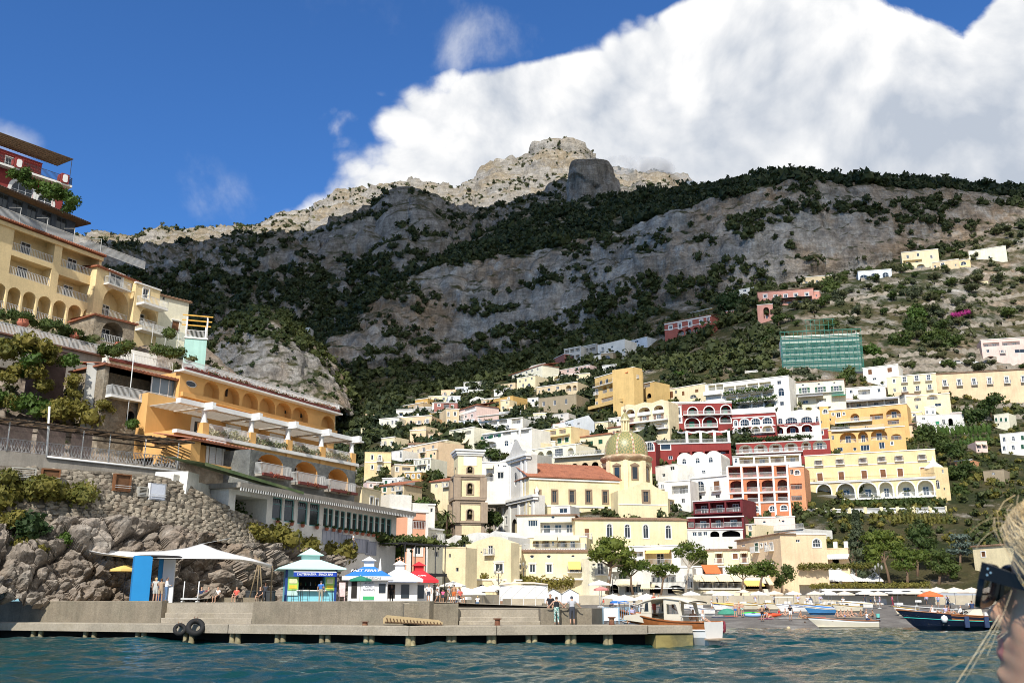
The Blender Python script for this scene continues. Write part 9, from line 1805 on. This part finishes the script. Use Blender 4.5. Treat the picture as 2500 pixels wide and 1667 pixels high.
P,N_,b_=scatter(HILL,HBAND,4.2,6.0,2600,rs);k=(px_of(P)>1880)&(px_of(P)<2560);P=P[k][:190]
for i,p in enumerate(P):
 if i<3:
  bl=[((rs.normal()*.9,rs.normal()*.9,2.2+rs.normal()*.5),(1.2,1.2,1.0))for _ in range(4)];t=thing('olive_tree','small olive tree on the stepped terraces','olive tree',p,0,'olive trees on the terraces');V,Fc=crown_arrays(rs,bl,90,.42);link('crown',npmesh('crown',V,Fc,(OLIVE,BROAD,SCRUB)[i],False),t);MB().tube([(0,0,-.5),(.1,0,1),(0,.1,2)],[.2,.16,.1],6).build('trunk',BARK,t)
  OT=[t]if i==0 else OT+[t]
 else:dup(OT[i%3],p,rs.rand()*6.28,scale=rs.uniform(.6,1.5))
P,N_,b_=scatter(HILL,HBAND,0.5,4.4,3000,rs);s_=rs.uniform(.8,2.2,len(P));V,Fc=merge_crowns(P-np.array((0,0,.3)),s_,FAR_BUSH,rs);tag(link('garden_scrub',npmesh('garden_scrub',V,Fc,WOOD2,False)),'bushes in the gardens between the houses',kind='stuff')
P,N_,b_=scatter(HILL,HBAND,.6,4.4,2600,rs);P=P[px_of(P)>1950];V,Fc=merge_crowns(P-np.array((0,0,.2)),rs.uniform(.5,1.7,len(P)),FAR_BUSH,rs);tag(link('garden_scrub',npmesh('garden_scrub',V,Fc,MAC,False)),'yellow green scrub on the right slope above the beach',kind='stuff')
P,N_,b_=scatter(LAND,LBAND,1.0,4.6,260,rs);V,Fc=merge_crowns(P,rs.uniform(.4,1.2,len(P)),FAR_BUSH,rs);tag(link('headland_scrub',npmesh('headland_scrub',V,Fc,SCRUB,False)),'scrub on the rocky headland',kind='stuff')
# the blond woman beside the camera
HR_=Matrix.Rotation(radians(-53),4,'Z')@Matrix.Rotation(radians(17),4,'Y')
hp_=at(2381,1388,1.17)-(HR_@Vector((-.105,-.0775,.012)))
PF=[(.122,.0,.0,.0,.0),(.116,.045,.045,.034,.05),(.10,.072,.072,.055,.078),(.075,.087,.087,.068,.094),(.045,.095,.094,.073,.102),(.02,.099,.092,.074,.104),(.004,.092,.086,.073,.104),(-.012,.100,.085,.071,.102),(-.03,.114,.084,.069,.098),(-.045,.124,.084,.067,.092),(-.053,.116,.084,.066,.088),(-.060,.099,.084,.064,.082),(-.069,.104,.084,.062,.076),(-.076,.100,.083,.060,.070),(-.084,.103,.083,.058,.064),(-.096,.094,.081,.054,.056),(-.110,.099,.080,.050,.050),(-.122,.090,.076,.046,.046),(-.131,.060,.058,.044,.046),(-.16,.030,.030,.052,.055),(-.20,.030,.030,.062,.066),(-.225,.045,.045,.11,.075),(-.25,.06,.06,.17,.085),(-.30,.085,.085,.19,.095),(-.42,.11,.11,.165,.10),(-.6,.10,.10,.145,.09),(-.8,.11,.11,.17,.11)]
pz=np.array([p[0]for p in PF])[::-1];zs_=np.concatenate([np.linspace(.122,-.14,64),np.linspace(-.145,-.8,26)])
cv=lambda k:np.interp(zs_,pz,np.array([p[k]for p in PF])[::-1])
Ff,Fb,Aw,Bk=cv(1),cv(2),cv(3),cv(4);nth=64;V=[]
for i,z in enumerate(zs_):
 nw=.20 if-.058<z<.01 else .38
 for j in range(nth):
  th=2*pi*j/nth-pi;c_,s_=cos(th),sin(th);f=(Fb[i]if c_>0 else Bk[i])*c_;f+=(Ff[i]-Fb[i])*math.exp(-(th/nw)**2)
  y=Aw[i]*(abs(s_)**.9)*(1 if s_>0 else-1);ck=.006*math.exp(-((abs(th)-.75)/.3)**2-((z+.035)/.025)**2);V.append((-f-ck,-y*(1+ck*4),z))
V=np.array(V);ii,jj=np.meshgrid(np.arange(len(zs_)-1),np.arange(nth),indexing='ij');FQ=np.stack([ii*nth+jj,(ii+1)*nth+jj,(ii+1)*nth+(jj+1)%nth,ii*nth+(jj+1)%nth],-1).reshape(-1,4)
SKW=M('tanned_skin',(.66,.38,.235),.5,.06,30,.08,300,col2=(.62,.30,.19),bdist=.001);SKW.node_tree.nodes['Principled BSDF'].inputs['Subsurface Weight'].default_value=.12;SKW.node_tree.nodes['Principled BSDF'].inputs['Subsurface Scale'].default_value=.01  # tan skin tone, varied only by noise
wmn=link('person',npmesh('person',V,FQ,SKW));wmn.matrix_world=Matrix.Translation(hp_)@HR_;tag(wmn,'blond woman in black sunglasses at the right edge, very close and seen in profile','person')
lp=[k for k in range(len(FQ))if-.090<V[FQ[k,0],2]<-.062 and V[FQ[k,0],0]<-.087];u,inv=np.unique(FQ[lp],return_inverse=True);q=V[u].copy();q[:,0]-=.0008;link('lips',npmesh('lips',q,inv.reshape(-1,4),M('lips',(.55,.20,.18),.4,.05,9)),wmn)
lp=[k for k in range(len(FQ))if V[FQ[k],2].max()<-.235];u,inv=np.unique(FQ[lp],return_inverse=True);q=V[u].copy();q[:,:2]*=1.05;link('blouse',npmesh('blouse',q,inv.reshape(-1,4),M('blouse',(.65,.62,.58),.9,.06,6)),wmn)
HAIR=M('blond_hair',(.60,.44,.22),.42,.28,40,.3,400,col2=(.74,.61,.38),c2lim=(.42,.62),spec=.5,bdist=.001)
kp=[k for k in range(len(FQ))if V[FQ[k],2].max()>-.15 and(V[FQ[k],0].min()>(-.078 if V[FQ[k,0],2]>.045 else(-.03 if V[FQ[k,0],2]>-.02 else .02))or V[FQ[k,0],2]>.085)]
u,inv=np.unique(FQ[kp],return_inverse=True);q=V[u]*np.array((1.10,1.12,1.08));q[:,2]+=.004;hair=link('hair',npmesh('hair',q,inv.reshape(-1,4),HAIR),wmn)
rs=np.random.RandomState(3);mb=MB()
for k in range(3200):
 th=rs.uniform(.34,pi)*(-1 if rs.rand()<.12 else 1);z0=rs.uniform(.045,.120);pts=[];lift=rs.uniform(.010,.020)*(1+.8*(rs.rand()<.06));back=rs.uniform(.62,1.0);drop=rs.uniform(.05,.19);wv=rs.uniform(0,6.28);wa_=rs.uniform(.001,.005)
 for s_ in range(12):
  t=s_/11;z=z0+.01-drop*t**1.25;tt=th+(pi*.95*np.sign(th)-th)*back*t;i=int(np.clip(np.searchsorted(-zs_,-max(z,-.125)),0,len(zs_)-1));c_,s2=cos(tt),sin(tt);f=(Fb[i]if c_>0 else Bk[i])*c_;y=Aw[i]*s2;o=1+(lift+.012*t)/.08
  pts.append(Vector((-f*o,-y*o,z+.006))+Vector((sin(wv+t*7),cos(wv+t*6),0))*wa_*(.3+t))
 mb.tube(pts,[.00038*(1-.5*s_/11)for s_ in range(12)],3,False)
link('strands',mb.mesh('strands',HAIR),hair)['kind']='stuff'
mb=MB()
for k,(a,c,e,r_)in enumerate([((2440,1500),(2405,1560),(2335,1668),.0011),((2445,1505),(2425,1545),(2350,1668),.0008),((2460,1540),(2420,1580),(2300,1640),.0005),((2450,1285),(2400,1300),(2383,1340),.0006),((2448,1262),(2400,1262),(2368,1300),.0005),((2470,1440),(2440,1530),(2410,1600),.0006),((2475,1230),(2430,1240),(2405,1275),.0004)]):
 A_,C_,E_=(at(x,y,1.0+.012*k%.05)for x,y in(a,c,e));Mi=wmn.matrix_world.inverted();mb.tube([Mi@(A_*(1-t)**2+C_*2*t*(1-t)+E_*t*t)for t in np.linspace(0,1,12)],r_*.3,5,False)
link('loose_strands',mb.mesh('loose_strands',HAIR),hair)['kind']='stuff'
ACET=M('black_acetate',(.005,.005,.006),.3,.05,2,spec=.35);sg=thing('sunglasses','black thick framed sunglasses worn by the blond woman','sunglasses');sg.matrix_world=wmn.matrix_world.copy()
for s_ in(-1,1):
 c=[];inn=[]
 for k in range(28):
  a=2*pi*k/28;ca,sa=cos(a),sin(a);sx_=abs(ca)**.6*(1 if ca>0 else-1);sy2=abs(sa)**.7*(1 if sa>0 else-1);c.append((s_*.037+sx_*.036,-.009+sy2*.026));inn.append((s_*.037+sx_*.027,-.011+sy2*.018))
 wrap=lambda y:.112-3.2*y*y;mb=MB();n_=28
 mb.add([(-wrap(y)-d_,y,z)for d_ in(0,.007)for o_ in(c,inn)for y,z in o_],[f for i in range(n_)for j in[(i+1)%n_]for f in((i,j,n_+j,n_+i),(2*n_+j,2*n_+i,3*n_+i,3*n_+j),(j,i,2*n_+i,2*n_+j),(n_+i,n_+j,3*n_+j,3*n_+i))]);mb.build('rim',ACET,sg)
 ln=M('tinted_lens',(.05,.025,.015),.08,.05,2,spec=.6);ln.node_tree.nodes['Principled BSDF'].inputs['Alpha'].default_value=.78;MB().add([(-wrap(y)-.003,y,z)for y,z in inn],[tuple(range(n_))]).build('lens',ln,sg)
 y=s_*.0755;tm=MB();tm.add([(-.098,y,.022),(-.098,y,.003),(-.02,y*1.03,.016),(-.02,y*1.03,.004),(.04,y*1.0,.004),(.04,y,-.006)]+[(-.098,y+s_*.004,.022),(-.098,y+s_*.004,.003),(-.02,y*1.03+s_*.004,.016),(-.02,y*1.03+s_*.004,.004),(.04,y+s_*.004,.004),(.04,y+s_*.004,-.006)],[(0,1,3,2),(2,3,5,4),(6,8,9,7),(8,10,11,9),(0,2,8,6),(2,4,10,8),(1,7,9,3),(3,9,11,5),(0,6,7,1),(4,5,11,10)]);tp_=tm.build('temple',ACET,sg)
 if s_<0:
  GOLD=M('gold_print',(.75,.52,.18),.3,.05,2,metal=.8);text('CELINE',.0075,GOLD,tp_,(-.036,y*1.025-.0046,.0105),(pi/2,radians(3),0),.0001,name='lettering',ext=.0002)
  for dx_,dz_ in((-.089,.0165),(-.085,.013),(-.0885,.0095)):q=MB();q.lathe([(0,0),(.0012,0),(.0012,.001),(0,.001)],8);o=q.build('rivet',M('silver_rivet',(.8,.8,.8),.2,.02,2,metal=.9),tp_,(dx_,y-.0045,dz_));o.rotation_euler=(pi/2,0,0)
